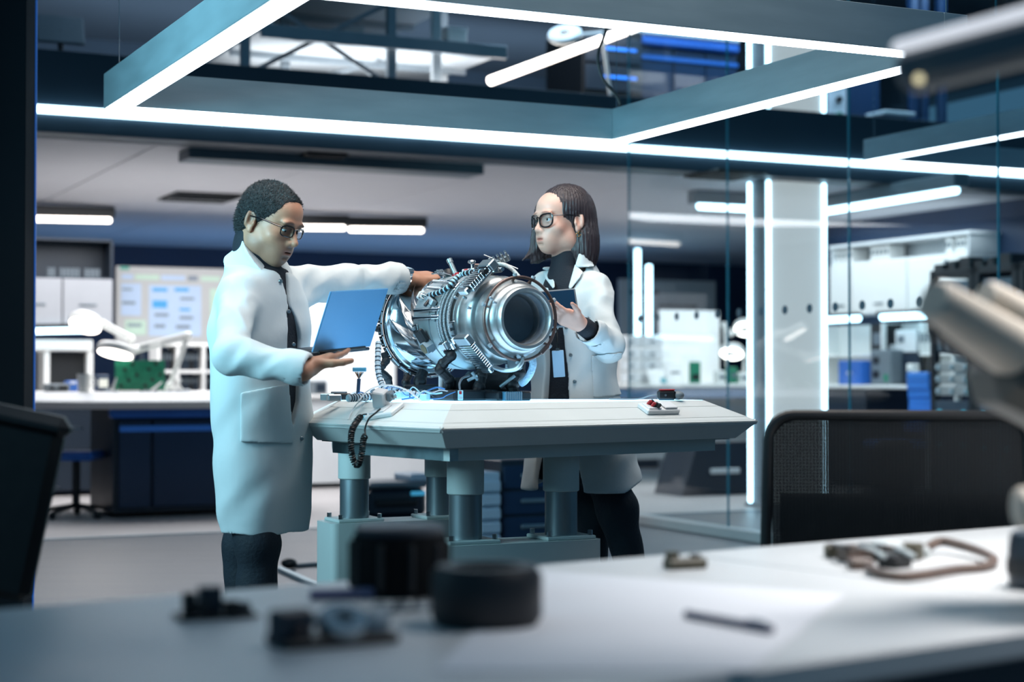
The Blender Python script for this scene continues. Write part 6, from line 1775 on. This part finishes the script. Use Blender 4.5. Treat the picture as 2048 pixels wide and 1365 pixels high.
# ---- floor-standing kit in the middle distance
t = Thing('equipment_case', 'dark wedge shaped case on the lab floor beyond the table corner', 'case', on_level(1450, 950, .0) if False else on_b(1440, 950, 1.2) * 1, RZ)
p = on_b(1440, 960, 1.6); q0 = on_b(1372, 950, 1.6); q1 = on_b(1520, 950, 1.6)
t.o.location = (p.x, p.y, 0); t.M = Matrix.Translation((p.x, p.y, 0)) @ Matrix.Rotation(RZ, 4, 'Z'); t.I = t.M.inverted()
ww = (q1 - q0).dot(U)
t.part('body', MB().prism([(-ww / 2, 0), (ww / 2, 0), (ww / 2, .48), (-ww / 2 + .16, .48)], 0, .5, R(90, 'X') @ T(0, 0, -.5)), m_dark)
t.part('handle', MB().box(ww * .4, .02, .05, (.05, -.008, .22), .008), m_white)

# ================================================================ upper storey
m_up = mat('upper_shelf_metal', '9aa2a8', .4, metal=.5)
t = Thing('storage_rack', 'tall metal storage rack seen from below on the upper storey', 'rack', room(2.6, 1.0, 3.24), RZ)
def upx(px, b): return (on_b(px, 80, b) - W0).dot(U)
for px, b in ((490, .7), (570, 1.5), (655, 2.3), (782, .7), (872, .7), (885, 1.5)):
    a = upx(px, b); mb = MB(); rbox(mb, a - .035, a + .035, b - .03, b + .03, 3.236, 4.93, .004); t.part('post', mb, m_up if px < 860 else m_white, world=True)
for k, (z, x0, x1, b0_, b1_) in enumerate(((3.62, 490, 970, .6, 2.2), (3.98, 480, 880, .7, 2.4), (4.34, 500, 1000, .6, 2.2))):
    mb = MB(); rbox(mb, upx(x0, 1), upx(x1, 1), b0_, b1_, z, z + .03, .004); t.part('shelf_board', mb, m_white, world=True)
    for q in range(3):
        bq_ = b0_ + (b1_ - b0_) * q / 2
        mb = MB(); rbox(mb, upx(x0, 1), upx(x1, 1), bq_ - .02, bq_ + .02, z - .05, z + .05, .003); t.part('shelf_rail', mb, m_up, world=True)
for p0_, p1_ in (((3.3, 490, .7), (3.95, 782, .7)), ((3.95, 490, .7), (3.3, 782, .7)), ((3.6, 570, 2.2), (4.3, 872, 2.2)), ((4.3, 570, 2.2), (3.6, 872, 2.2)), ((4.0, 782, .7), (4.6, 885, 1.9)), ((3.35, 655, .7), (3.9, 870, 2.0))):
    mb = MB(); mb.cyl(room(upx(p0_[1], p0_[2]), p0_[2], p0_[0]), room(upx(p1_[1], p1_[2]), p1_[2], p1_[0]), .02, n=6); t.part('brace', mb, m_up, world=True)
for k, (px, z, b) in enumerate(((518, 3.655, 1.0), (610, 4.015, 1.1), (650, 4.015, 1.2), (700, 3.655, 1.2), (760, 4.375, 1.0), (820, 4.015, 1.3), (905, 3.655, .9))):
    c = room(upx(px, b), b, z)
    bxn = Thing('storage_box', ('small white box at the far end of the lowest upper rack shelf', 'white box on the middle shelf of the upper rack', 'white box beside another on the middle upper shelf', 'white box in the middle of the lowest upper shelf', 'pale box on the top shelf of the upper rack', 'green sided box on the middle upper shelf near the white post', 'white box beside the white post on the lowest upper shelf')[k], 'box', c, RZ)
    bxn.part('body', MB().box(.17, .2, .16, (0, 0, .08), .008), m_ceram if k != 5 else m_pcb); bxn.part('lid', MB().box(.178, .208, .03, (0, 0, .165), .006), m_white)
c = on_b(1130, 70, .9)
t = Thing('ring_lamp', 'white glowing ring lamp on an arm on the upper storey', 'lamp', (c.x, c.y, 3.24))
F = Matrix.Translation(c) @ R(38, 'X') @ R(-8, 'Y')
t.part('ring', MB().lathe([(.045, -.02), (.135, -.02), (.145, 0), (.135, .025), (.045, .025), (.04, 0), (.045, -.02)], 32, F), m_ceram, world=True)
t.part('ring_tube', MB().lathe([(.06, -.0205), (.125, -.0205), (.125, -.027), (.06, -.027), (.06, -.0205)], 32, F), m_ledw, world=True)
q = on_b(1205, 66, .92); t.part('arm', MB().cyl(c + Vector((.13, 0, 0)), q, .017, n=8), m_ceram, world=True); t.part('arm', MB().cyl(q, (q.x + .1, q.y + .2, 3.24), .017, n=8), m_ceram, world=True)
tube_light(on_b(978, 163, .9), on_b(1278, 52, 1.35), 'slanting glowing tube crossing the upper storey', m_ledw, .038, False)
t = Thing('drawer_chest', 'black drawer chest with two blue glowing lines on the upper storey', 'chest', room(5.15, 1.6, 3.24), RZ)
a0 = upx(1165, 1.5); a1 = upx(1284, 1.5); mb = MB(); rbox(mb, a0, a1, 1.5, 2.2, 3.236, 4.10, .006); t.part('carcass', mb, m_black, world=True)
for k, z in enumerate((on_b(1230, 100, 1.5).z, on_b(1230, 156, 1.5).z)):
    mb = MB(); rbox(mb, a0 + .02, a1 - .02, 1.478, 1.5, z - .12, z + .10, .005); d_ = t.part('drawer', mb, m_dark, world=True)
    mb = MB(); rbox(mb, upx(1205, 1.5), upx(1270, 1.5), 1.465, 1.478, z - .012, z + .014, .004); t.part('light_line', mb, mat('bright_blue_line', '2a70d8', .4, emit=1.2, ecol='2a80f0'), parent=d_, world=True)
t = Thing('work_desk', 'long blue fronted desk on the upper storey beside the black chest', 'desk', room(6.1, 2, 3.24), RZ)
b_ = 1.6; a0 = upx(1288, b_); a1 = upx(1482, b_); zt_ = on_b(1390, 72, b_).z
mb = MB(); rbox(mb, a0, a1, b_, b_ + .7, zt_ - .03, zt_ + .02, .015); t.part('worktop', mb, m_white, world=True)
mb = MB(); rbox(mb, a0, a1, b_ + .01, b_ + .08, zt_ - .12, zt_ - .03, .02); t.part('top_rail', mb, m_blue, world=True)
for k in range(3):
    x0 = a0 + (a1 - a0) * k / 3; x1 = a0 + (a1 - a0) * (k + 1) / 3
    mb = MB(); rbox(mb, x0 + .008, x1 - .008, b_ + .06, b_ + .09, 3.30, zt_ - .13, .005); t.part('front_panel', mb, m_navy, world=True)
mb = MB(); rbox(mb, a0, a1, b_ + .045, b_ + .06, zt_ - .24, zt_ - .20, .003); t.part('light_line', mb, mat('blue_reflector_line', '2f66b0'), world=True)
mb = MB(); rbox(mb, a0 + .02, a1 - .02, b_ + .09, b_ + .65, 3.236, zt_ - .03, 0); t.part('carcass', mb, m_dark, world=True)
t = Thing('lab_station', 'blue lit lab station with white knobs beside the upper pillar', 'machine', room(7.6, 1.6, 3.24), RZ)
a0 = upx(1655, 1.6); a1 = upx(1760, 1.6)
mb = MB(); rbox(mb, a0, a1, 1.6, 2.2, 3.236, 3.95, .01); t.part('cabinet', mb, m_navy, world=True)
mb = MB(); rbox(mb, a0, a0 + .2, 1.58, 1.62, 3.45, 3.9, .006); t.part('control_panel', mb, m_white, world=True)
for k in range(3):
    p = room(a0 + .1, 1.57, 3.52 + k * .15); t.part('knob', MB().cyl(p, p - V * .03, .03, n=12), m_black if k else m_pcb, world=True)
mb = MB(); rbox(mb, a0 + .35, a1 + .10, 1.2, 1.5, 3.50, 3.54, .008); t.part('side_table', mb, m_offw, world=True)
t = Thing('post_frame', 'pale blue upright frame on the upper storey beyond the pillar', 'frame', room(8.6, 1.6, 3.24), RZ)
for px in (1826, 1846, 1882):
    a = upx(px, 1.6); mb = MB(); rbox(mb, a - .04, a + .04, 1.56, 1.64, 3.236, 4.9, .005); t.part('post', mb, m_navy, world=True)
mb = MB(); rbox(mb, upx(1826, 1.6), upx(1882, 1.6), 1.57, 1.63, 4.3, 4.38, .005); t.part('cross_bar', mb, m_navy, world=True)
t = Thing('monitor', 'dark slanted monitor on the upper storey beside the near wall edge', 'monitor', room(.5, 1.0, 3.24), RZ)
p = on_b(120, 60, 1.0)
t.part('screen', MB().box(.34, .03, .22, (0, 0, 0), .006, Matrix.Translation(p) @ Matrix.Rotation(RZ, 4, 'Z') @ R(-20, 'X')), m_grey, world=True)
t.part('stand', MB().cyl((p.x, p.y + .05, 3.24), p, .02, n=8), m_black, world=True)
# ================================================================ foreground: desk, its clutter, chairs, microscope arm
m_desk = mat('grey_white_desk_laminate', 'c4c6c6', .42, var=.03, vscale=4)
m_paper = mat('white_paper', 'dcdee2', .7, var=.02)
DZ = .75
dd = Vector((.809, .588, 0)); dnv = Vector((-.588, .809, 0)); D0 = Vector((.03, 2.97, 0))
RD = math.atan2(.588, .809)
def dp(x, y, z=0): return D0 + dd * x + dnv * y + Vector((0, 0, z))
t = Thing('work_desk', 'out of focus white desk running across the whole foreground', 'desk', tuple(dp(0, -.5)), RD)
for k, (x0, x1) in enumerate(((-1.85, .335), (.342, 3.0))):
    t.part('top_panel', MB().box(x1 - x0, .985, .035, ((x0 + x1) / 2, 0, DZ - .0175), .004), m_desk)
t.part('front_panel', MB().box(4.7, .02, .60, (.6, -.42, .415), .004), m_dark)
for x in (-1.7, .34, 2.8): t.part('leg_panel', MB().box(.04, .8, DZ - .04, (x, 0, (DZ - .04) / 2), .004), m_dark)
p = lambda px, py: on_level(px, py, DZ)
q = [p(1068, 1142), p(870, 1345), p(1500, 1345), p(1690, 1192)]
sh = MB().slab([Vector(x) + Vector((0, 0, .0016)) for x in q], .0012)
solo('paper_sheet', 'large white sheet of paper lying on the foreground desk', 'paper', sh, m_paper, tuple(p(1300, 1250)), world=True)
def P3(px, py): v = p(px, py); return (v.x, v.y, DZ + .001)
# dark round parts
v = p(795, 1196); t = Thing('motor_housing', 'tall black blurred motor housing standing on the foreground desk', 'motor', (v.x, v.y + .05, DZ))
t.part('body', MB().lathe([(0, 0), (.072, 0), (.074, .01), (.074, .075), (.070, .09), (.0, .09)], 32), mat('matt_black', '07090c', .85, spec=.2))
t.part('collar', MB().lathe([(.060, .09), (.066, .09), (.068, .100), (.060, .104), (.0, .104)], 32), m_dark)
for k in range(10): t.part('rib', MB().box(.008, .01, .07, (.074 * math.cos(k * .628), .074 * math.sin(k * .628), .045), .002, None), m_rub)
v = p(972, 1262); t = Thing('wheel_hub', 'squat black ring shaped hub in front of the tall motor housing', 'wheel', (v.x, v.y + .055, DZ))
t.part('rim', MB().lathe([(.045, .0), (.066, 0), (.074, .012), (.074, .066), (.066, .078), (.045, .078), (.042, .06), (.042, .02), (.045, 0)], 36), m_rub)
t.part('hub_plate', MB().lathe([(0, .05), (.043, .05), (.043, .062), (.012, .066), (0, .066)], 24), m_dark)
for k in range(6): t.part('bolt', MB().cyl((.03 * math.cos(k * 1.047), .03 * math.sin(k * 1.047), .06), (.03 * math.cos(k * 1.047), .03 * math.sin(k * 1.047), .070), .005, n=8), m_brn)
v = p(660, 1295); t = Thing('gear_assembly', 'dark gear assembly with a steel bearing nearest on the foreground desk', 'gears', (v.x, v.y + .03, DZ), .5)
t.part('base_plate', MB().box(.15, .075, .012, (0, 0, .006), .003), m_black)
t.part('bearing', MB().lathe([(.012, 0), (.030, 0), (.032, .004), (.032, .018), (.030, .022), (.012, .022), (.012, 0)], 24, T(.01, -.005, .014) @ R(25, 'X')), steel)
t.part('gear', MB().lathe([(.0, 0), (.030, 0), (.030, .016), (0, .016)], 18, T(.05, .01, .014)), m_dkm)
t.part('bracket', MB().box(.05, .03, .036, (-.055, .01, .028), .004, R(12, 'Z')), m_dark); t.part('screw', MB().cyl((-.05, -.02, .012), (-.05, -.02, .03), .006, n=8), m_brn)
t.part('shaft', MB().cyl((-.06, .0, .03), (.06, .01, .03), .007, n=10), m_galv)
for k, px in enumerate((762, 800, 840, 868)):
    v = p(px, 1228 - k * 3); t = Thing('steel_nut', ('steel nut in the row before the motor housing, farthest from the hub', 'second steel nut in the row before the motor housing', 'third steel nut in the row, close to the black hub', 'steel nut touching the shadow of the black hub')[k], 'nut', (v.x, v.y, DZ), k * .3)
    t.part('nut_body', MB().lathe([(.006, 0), (.0125, 0), (.0125, .014), (.006, .014), (.006, 0)], 6), chrome); t.part('washer', MB().lathe([(.006, 0), (.016, 0), (.016, .002), (.006, .002)], 20), steel)
v = p(425, 1240); t = Thing('circuit_board', 'small blurred black circuit board at the shadowed end of the foreground desk', 'circuit board', (v.x, v.y + .02, DZ), .35)
t.part('board', MB().box(.11, .06, .004, (0, 0, .004), .001), m_black)
for k, (x, y, w, h) in enumerate(((-.035, .0, .018, .030), (-.005, .012, .03, .036), (.02, -.01, .02, .018), (.042, .01, .016, .012), (-.02, -.018, .014, .02))): t.part('component', MB().box(w, w, h, (x, y, .006 + h / 2), .002), m_dark if k % 2 else m_black)
v = p(674, 1200); t = Thing('marker', 'violet grey marker lying behind the steel nuts', 'marker', (v.x, v.y, DZ), .2)
m_mk = mat('violet_grey_plastic', '6a6a8a', .4); t.part('barrel', MB().cyl((-.04, 0, .008), (.03, 0, .008), .008, n=12, ch=.002), m_mk); t.part('cap', MB().cyl((.03, 0, .008), (.055, 0, .008), .009, n=12, ch=.003), m_mk)
a = Vector(P3(1372, 1240)); b = Vector(P3(1545, 1272)); t = Thing('pen', 'dark grey pen lying on the white paper sheet', 'pen', (a + b) / 2)
up3 = Vector((0, 0, .0065)); d_ = (b - a).normalized(); L_ = (b - a).length
m_pen = mat('dark_pen_plastic', '55566a', .35); t.part('barrel', MB().cyl(a + up3, a + up3 + d_ * L_ * .72, .0058, n=12, ch=.001), m_pen, world=True); t.part('cap', MB().cyl(a + up3 + d_ * L_ * .70, b + up3, .0068, .006, 12, .002), m_pen, world=True); t.part('clip', MB().cyl(a + up3 + d_ * L_ * .74 + Vector((0, 0, .008)), b + up3 - d_ * .012 + Vector((0, 0, .008)), .0014, n=6), steel, world=True)
v = p(1370, 1138); t = Thing('small_gearbox', 'small olive brown gear part on the far edge of the foreground desk', 'gear part', (v.x, v.y, DZ), .4)
m_olv = mat('olive_brown_metal', '4a4638', .5, var=.3, vscale=60); t.part('body', MB().box(.075, .03, .018, (0, 0, .009), .004), m_olv)
t.part('lug', MB().cyl((-.025, 0, .016), (-.025, 0, .03), .012, n=12), m_olv); t.part('lug', MB().cyl((.02, .0, .016), (.02, 0, .024), .010, n=12), m_black)
# wiring harness
t = Thing('wiring_harness', 'brown wiring harness with a looping cable on the bright end of the desk', 'harness', P3(1760, 1130))
m_hb = mat('brown_harness', '5a4a42', .5, var=.4, vscale=60)
h = lambda px, py, z: Vector((p(px, py).x, p(px, py).y, DZ + z))
for k, (px, py, w, hh) in enumerate(((1668, 1116, .034, .024), (1700, 1124, .04, .030), (1738, 1120, .045, .028), (1776, 1122, .05, .034), (1818, 1120, .045, .030), (1720, 1140, .04, .02), (1790, 1136, .05, .022), (1846, 1116, .03, .02))):
    t.part('connector', MB().box(w, w * .8, hh, (0, 0, hh / 2), .004, Matrix.Translation(h(px, py, 0)) @ R(37 * k, 'Z')), (m_olv, m_hb, m_black, m_offw)[k % 4], world=True)
t.part('loop_cable', MB().tube(smooth_path([h(1850, 1112, .012), h(1880, 1108, .022), h(1915, 1112, .020), h(1960, 1122, .016), h(1988, 1134, .012), h(1970, 1144, .008), h(1910, 1150, .008), h(1850, 1160, .008), h(1800, 1164, .008), h(1760, 1158, .008), h(1735, 1148, .010)], 8), .0085, 10), m_hb, world=True)
for k in range(6): t.part('wire', MB().tube(smooth_path([h(1660 + 20 * k, 1112 + 4 * (k % 3), .02), h(1690 + 22 * k, 1130 + 5 * (k % 2), .03), h(1730 + 20 * k, 1128 + 6 * (k % 3), .022)], 6), .004, 6), (m_black, m_hb, m_offw)[k % 3], world=True)
v = p(2042, 1180); t = Thing('camera_lens', 'dark blurred cylinder cut off by the picture edge on the bright end of the desk', 'cylinder', (v.x + .05, v.y + .02, DZ))
t.part('barrel', MB().lathe([(0, 0), (.06, 0), (.062, .01), (.062, .06), (.058, .085), (0, .085)], 28), m_dark); t.part('grip_ring', MB().lathe([(.062, .02), (.065, .022), (.065, .045), (.062, .047)], 28), m_rub)
# desk chair beyond the desk: mesh back
c = at(1795, 1000, 4.05)
t = Thing('mesh_chair', 'black mesh backed office chair standing behind the bright end of the desk', 'chair', (c.x, c.y, 0), -.10)
xl = (1540 - 1795) / FOC * 4.05; zt_ = at(1795, 832, 4.05).z; zb = at(1795, 1100, 4.05).z
Wc = -xl; out = []
for (cx_, cz_, s0) in ((Wc - .06, zt_ - .06, 0), (-Wc + .06, zt_ - .06, 90), (-Wc + .05, zb - .12, 180), (Wc - .05, zb - .12, 270)):
    for k in range(7):
        a_ = math.radians(s0 + 15 * k); out.append(Vector((cx_ + .06 * math.cos(a_), -.05 * (1 - (cx_ / Wc) ** 2) * 0, cz_ + .06 * math.sin(a_))))
t.part('back_frame', MB().tube(out, .014, 10, closed=True), m_black)
# mesh fabric of fine crossing threads
mb = MB(); n1 = 74; n2 = 58
for k in range(n1):
    x = -Wc + .012 + (2 * Wc - .024) * k / (n1 - 1); e_ = max(0, abs(x) - (Wc - .06)) ; dz_ = .06 - math.sqrt(max(0, .0036 - e_ * e_)) if e_ else 0
    mb.box(.0066, .002, zt_ - zb + .14 - 2 * dz_, (x, .0, (zt_ + zb - .16) / 2), 0)
for k in range(n2):
    z = zb - .15 + (zt_ - zb + .14) * k / (n2 - 1); mb.box(2 * Wc - .03, .002, .0066, (0, .003, z), 0)
t.part('mesh_fabric', mb, m_black, kind='stuff')
t.part('back_panel', MB().box(2 * Wc * .9, .012, (zt_ - zb) * .42, (0, .03, zb + (zt_ - zb) * .20), .02), m_dark)
t.part('back_bar', MB().box(.09, .04, .55, (0, .05, zb - .02), .012), m_black)
t.part('seat', MB().box(.52, .48, .09, (0, .32, .47), .03), m_black)
t.part('column', MB().cyl((0, .3, .08), (0, .3, .45), .03, n=12), m_black)
for k in range(5):
    a_ = 2 * math.pi * k / 5; t.part('foot', MB().cyl((0, .3, .09), (.3 * math.cos(a_), .3 + .3 * math.sin(a_), .05), .022, .014, 8), m_black)
    t.part('caster', MB().ell((.3 * math.cos(a_), .3 + .3 * math.sin(a_), .03), .03, 10, 8), m_black)
# dark chair leaning at the shadowed edge
t = Thing('office_chair', 'black blurred chair back leaning into the dark side of the picture', 'chair', (at(30, 1000, 3.6).x, 3.6, 0), .35)
tp = at(50, 842, 3.6); bt = at(-25, 1190, 3.6)
o_ = Vector((at(30, 1000, 3.6).x, 3.6, 0)); I_ = t.I
mb = MB(); a_ = I_ @ tp; b_ = I_ @ bt; ax_ = (a_ - b_); 
Fc2 = align(b_, a_)
mb.box(.055, .42, ax_.length, (0, .12, ax_.length / 2), .02, Fc2); t.part('backrest', mb, m_black)
t.part('back_rim', MB().box(.065, .44, .05, (0, .12, ax_.length), .02, Fc2), m_rub)
t.part('seat', MB().box(.48, .46, .08, (-.35, .1, .47), .03), m_black); t.part('column', MB().cyl((-.3, .1, .06), (-.3, .1, .45), .03, n=12), m_black); t.part('arm_bracket', MB().tube([b_ + Vector((0, .1, .05)), (-.1, .1, .5), (-.2, .1, .46)], .025, 8), m_black)
for k in range(5):
    an = 2 * math.pi * k / 5; t.part('foot', MB().cyl((-.3, .1, .08), (-.3 + .28 * math.cos(an), .1 + .28 * math.sin(an), .05), .02, .014, 8), m_black); t.part('caster', MB().ell((-.3 + .28 * math.cos(an), .1 + .28 * math.sin(an), .03), .03, 8, 6), m_black)
# beige microscope arm reaching in, and a hanging lamp head close to the lens
m_bei = mat('beige_machine_paint', 'cdc3b4', .6, var=.06); t = Thing('microscope', 'blurred beige microscope with slanted eyepiece tubes at the picture edge', 'microscope', (at(2160, 800, 2.35).x, 2.35, DZ))
e0 = at(1866, 598, 2.3); e1 = at(2095, 745, 2.42)
t.part('eyepiece_tube', MB().cyl(e0, e1, .030, .046, 24, .006), m_bei, world=True)
t.part('eyecup', MB().cyl(at(1880, 640, 2.36), at(1985, 715, 2.40), .026, n=24, ch=.004), m_black, world=True)
f0 = at(1968, 592, 2.45); f1 = at(2120, 690, 2.52); t.part('eyepiece_tube', MB().cyl(f0, f1, .026, .040, 24, .006), m_bei, world=True)
c = at(2125, 790, 2.45); t.part('head', MB().box(.24, .2, .12, (0, 0, 0), .03, Matrix.Translation(c) @ R(28, 'Y')), mat('taupe_machine_paint', '5c5b56', .6), world=True)
c2 = at(2270, 800, 2.35); t.part('stand_column', MB().box(.09, .12, c.z - DZ, (0, 0, (c.z - DZ) / 2), .012, Matrix.Translation((c2.x, c2.y + .12, DZ))), m_bei, world=True)
t.part('foot_plate', MB().box(.16, .26, .03, (0, 0, .015), .008, Matrix.Translation((c2.x + .02, c2.y + .05, DZ))), m_bei, world=True)
c3 = at(2030, 1016, 2.3); t.part('focus_knob', MB().cyl(c3, (c2.x, c3.y, c3.z), .028, n=20, ch=.005), m_bei, world=True)
t = Thing('lamp_head', 'blurred pale lamp bar with a grey body hanging near the upper corner', 'lamp', at(1960, 120, 2.1))
a_ = at(1800, 118, 2.15); b_ = at(2130, 30, 2.02); x = (b_ - a_).normalized(); z = Vector((0, 0, 1)); y = z.cross(x).normalized(); z = x.cross(y)
G = frame((a_ + b_) / 2, x, y, z); Lb = (b_ - a_).length
t.part('housing', MB().box(Lb, .06, .050, (0, 0, -.022), .012, G), mat('grey_lamp_body', '59656c', .5), world=True)
t.part('light_bar', MB().box(Lb * .99, .05, .016, (0, -.006, .010), .006, G), mat('soft_lamp_bar', 'd8dade', .4, emit=.8, ecol='e4e8f0'), world=True)
t.part('hanger', MB().cyl(b_ - x * .08, b_ - x * .08 + Vector((0, 0, 1.6)), .008, n=8), m_black, world=True)
for k, (px, py) in enumerate(((1838, 158), (1986, 132), (2040, 115))): t.part('indicator', MB().ell(tuple(at(px, py, 2.08)), .006, 10, 8), mat('amber_indicator', 'd8c8a0', .4, emit=1.2, ecol='e8dcb0'), world=True)
# floor cable and plug by the table foot
g = lambda px, py: on_level(px, py, .012)
t = Thing('floor_cable', 'grey flat cable and rod lying on the floor beside the table base', 'cable', g(610, 1135))
t.part('cable_run', MB().tube(smooth_path([g(655, 1128), g(620, 1130), g(590, 1132), g(578, 1128)], 6), .012, 8), m_grey, world=True)
t.part('rod', MB().cyl(g(560, 1140), g(660, 1185), .02, n=10), m_alu, world=True)
c = on_level(578, 1128, .03); t.part('plug', MB().ell((c.x, c.y, .032), (.045, .04, .03), 14, 8), m_black, world=True)
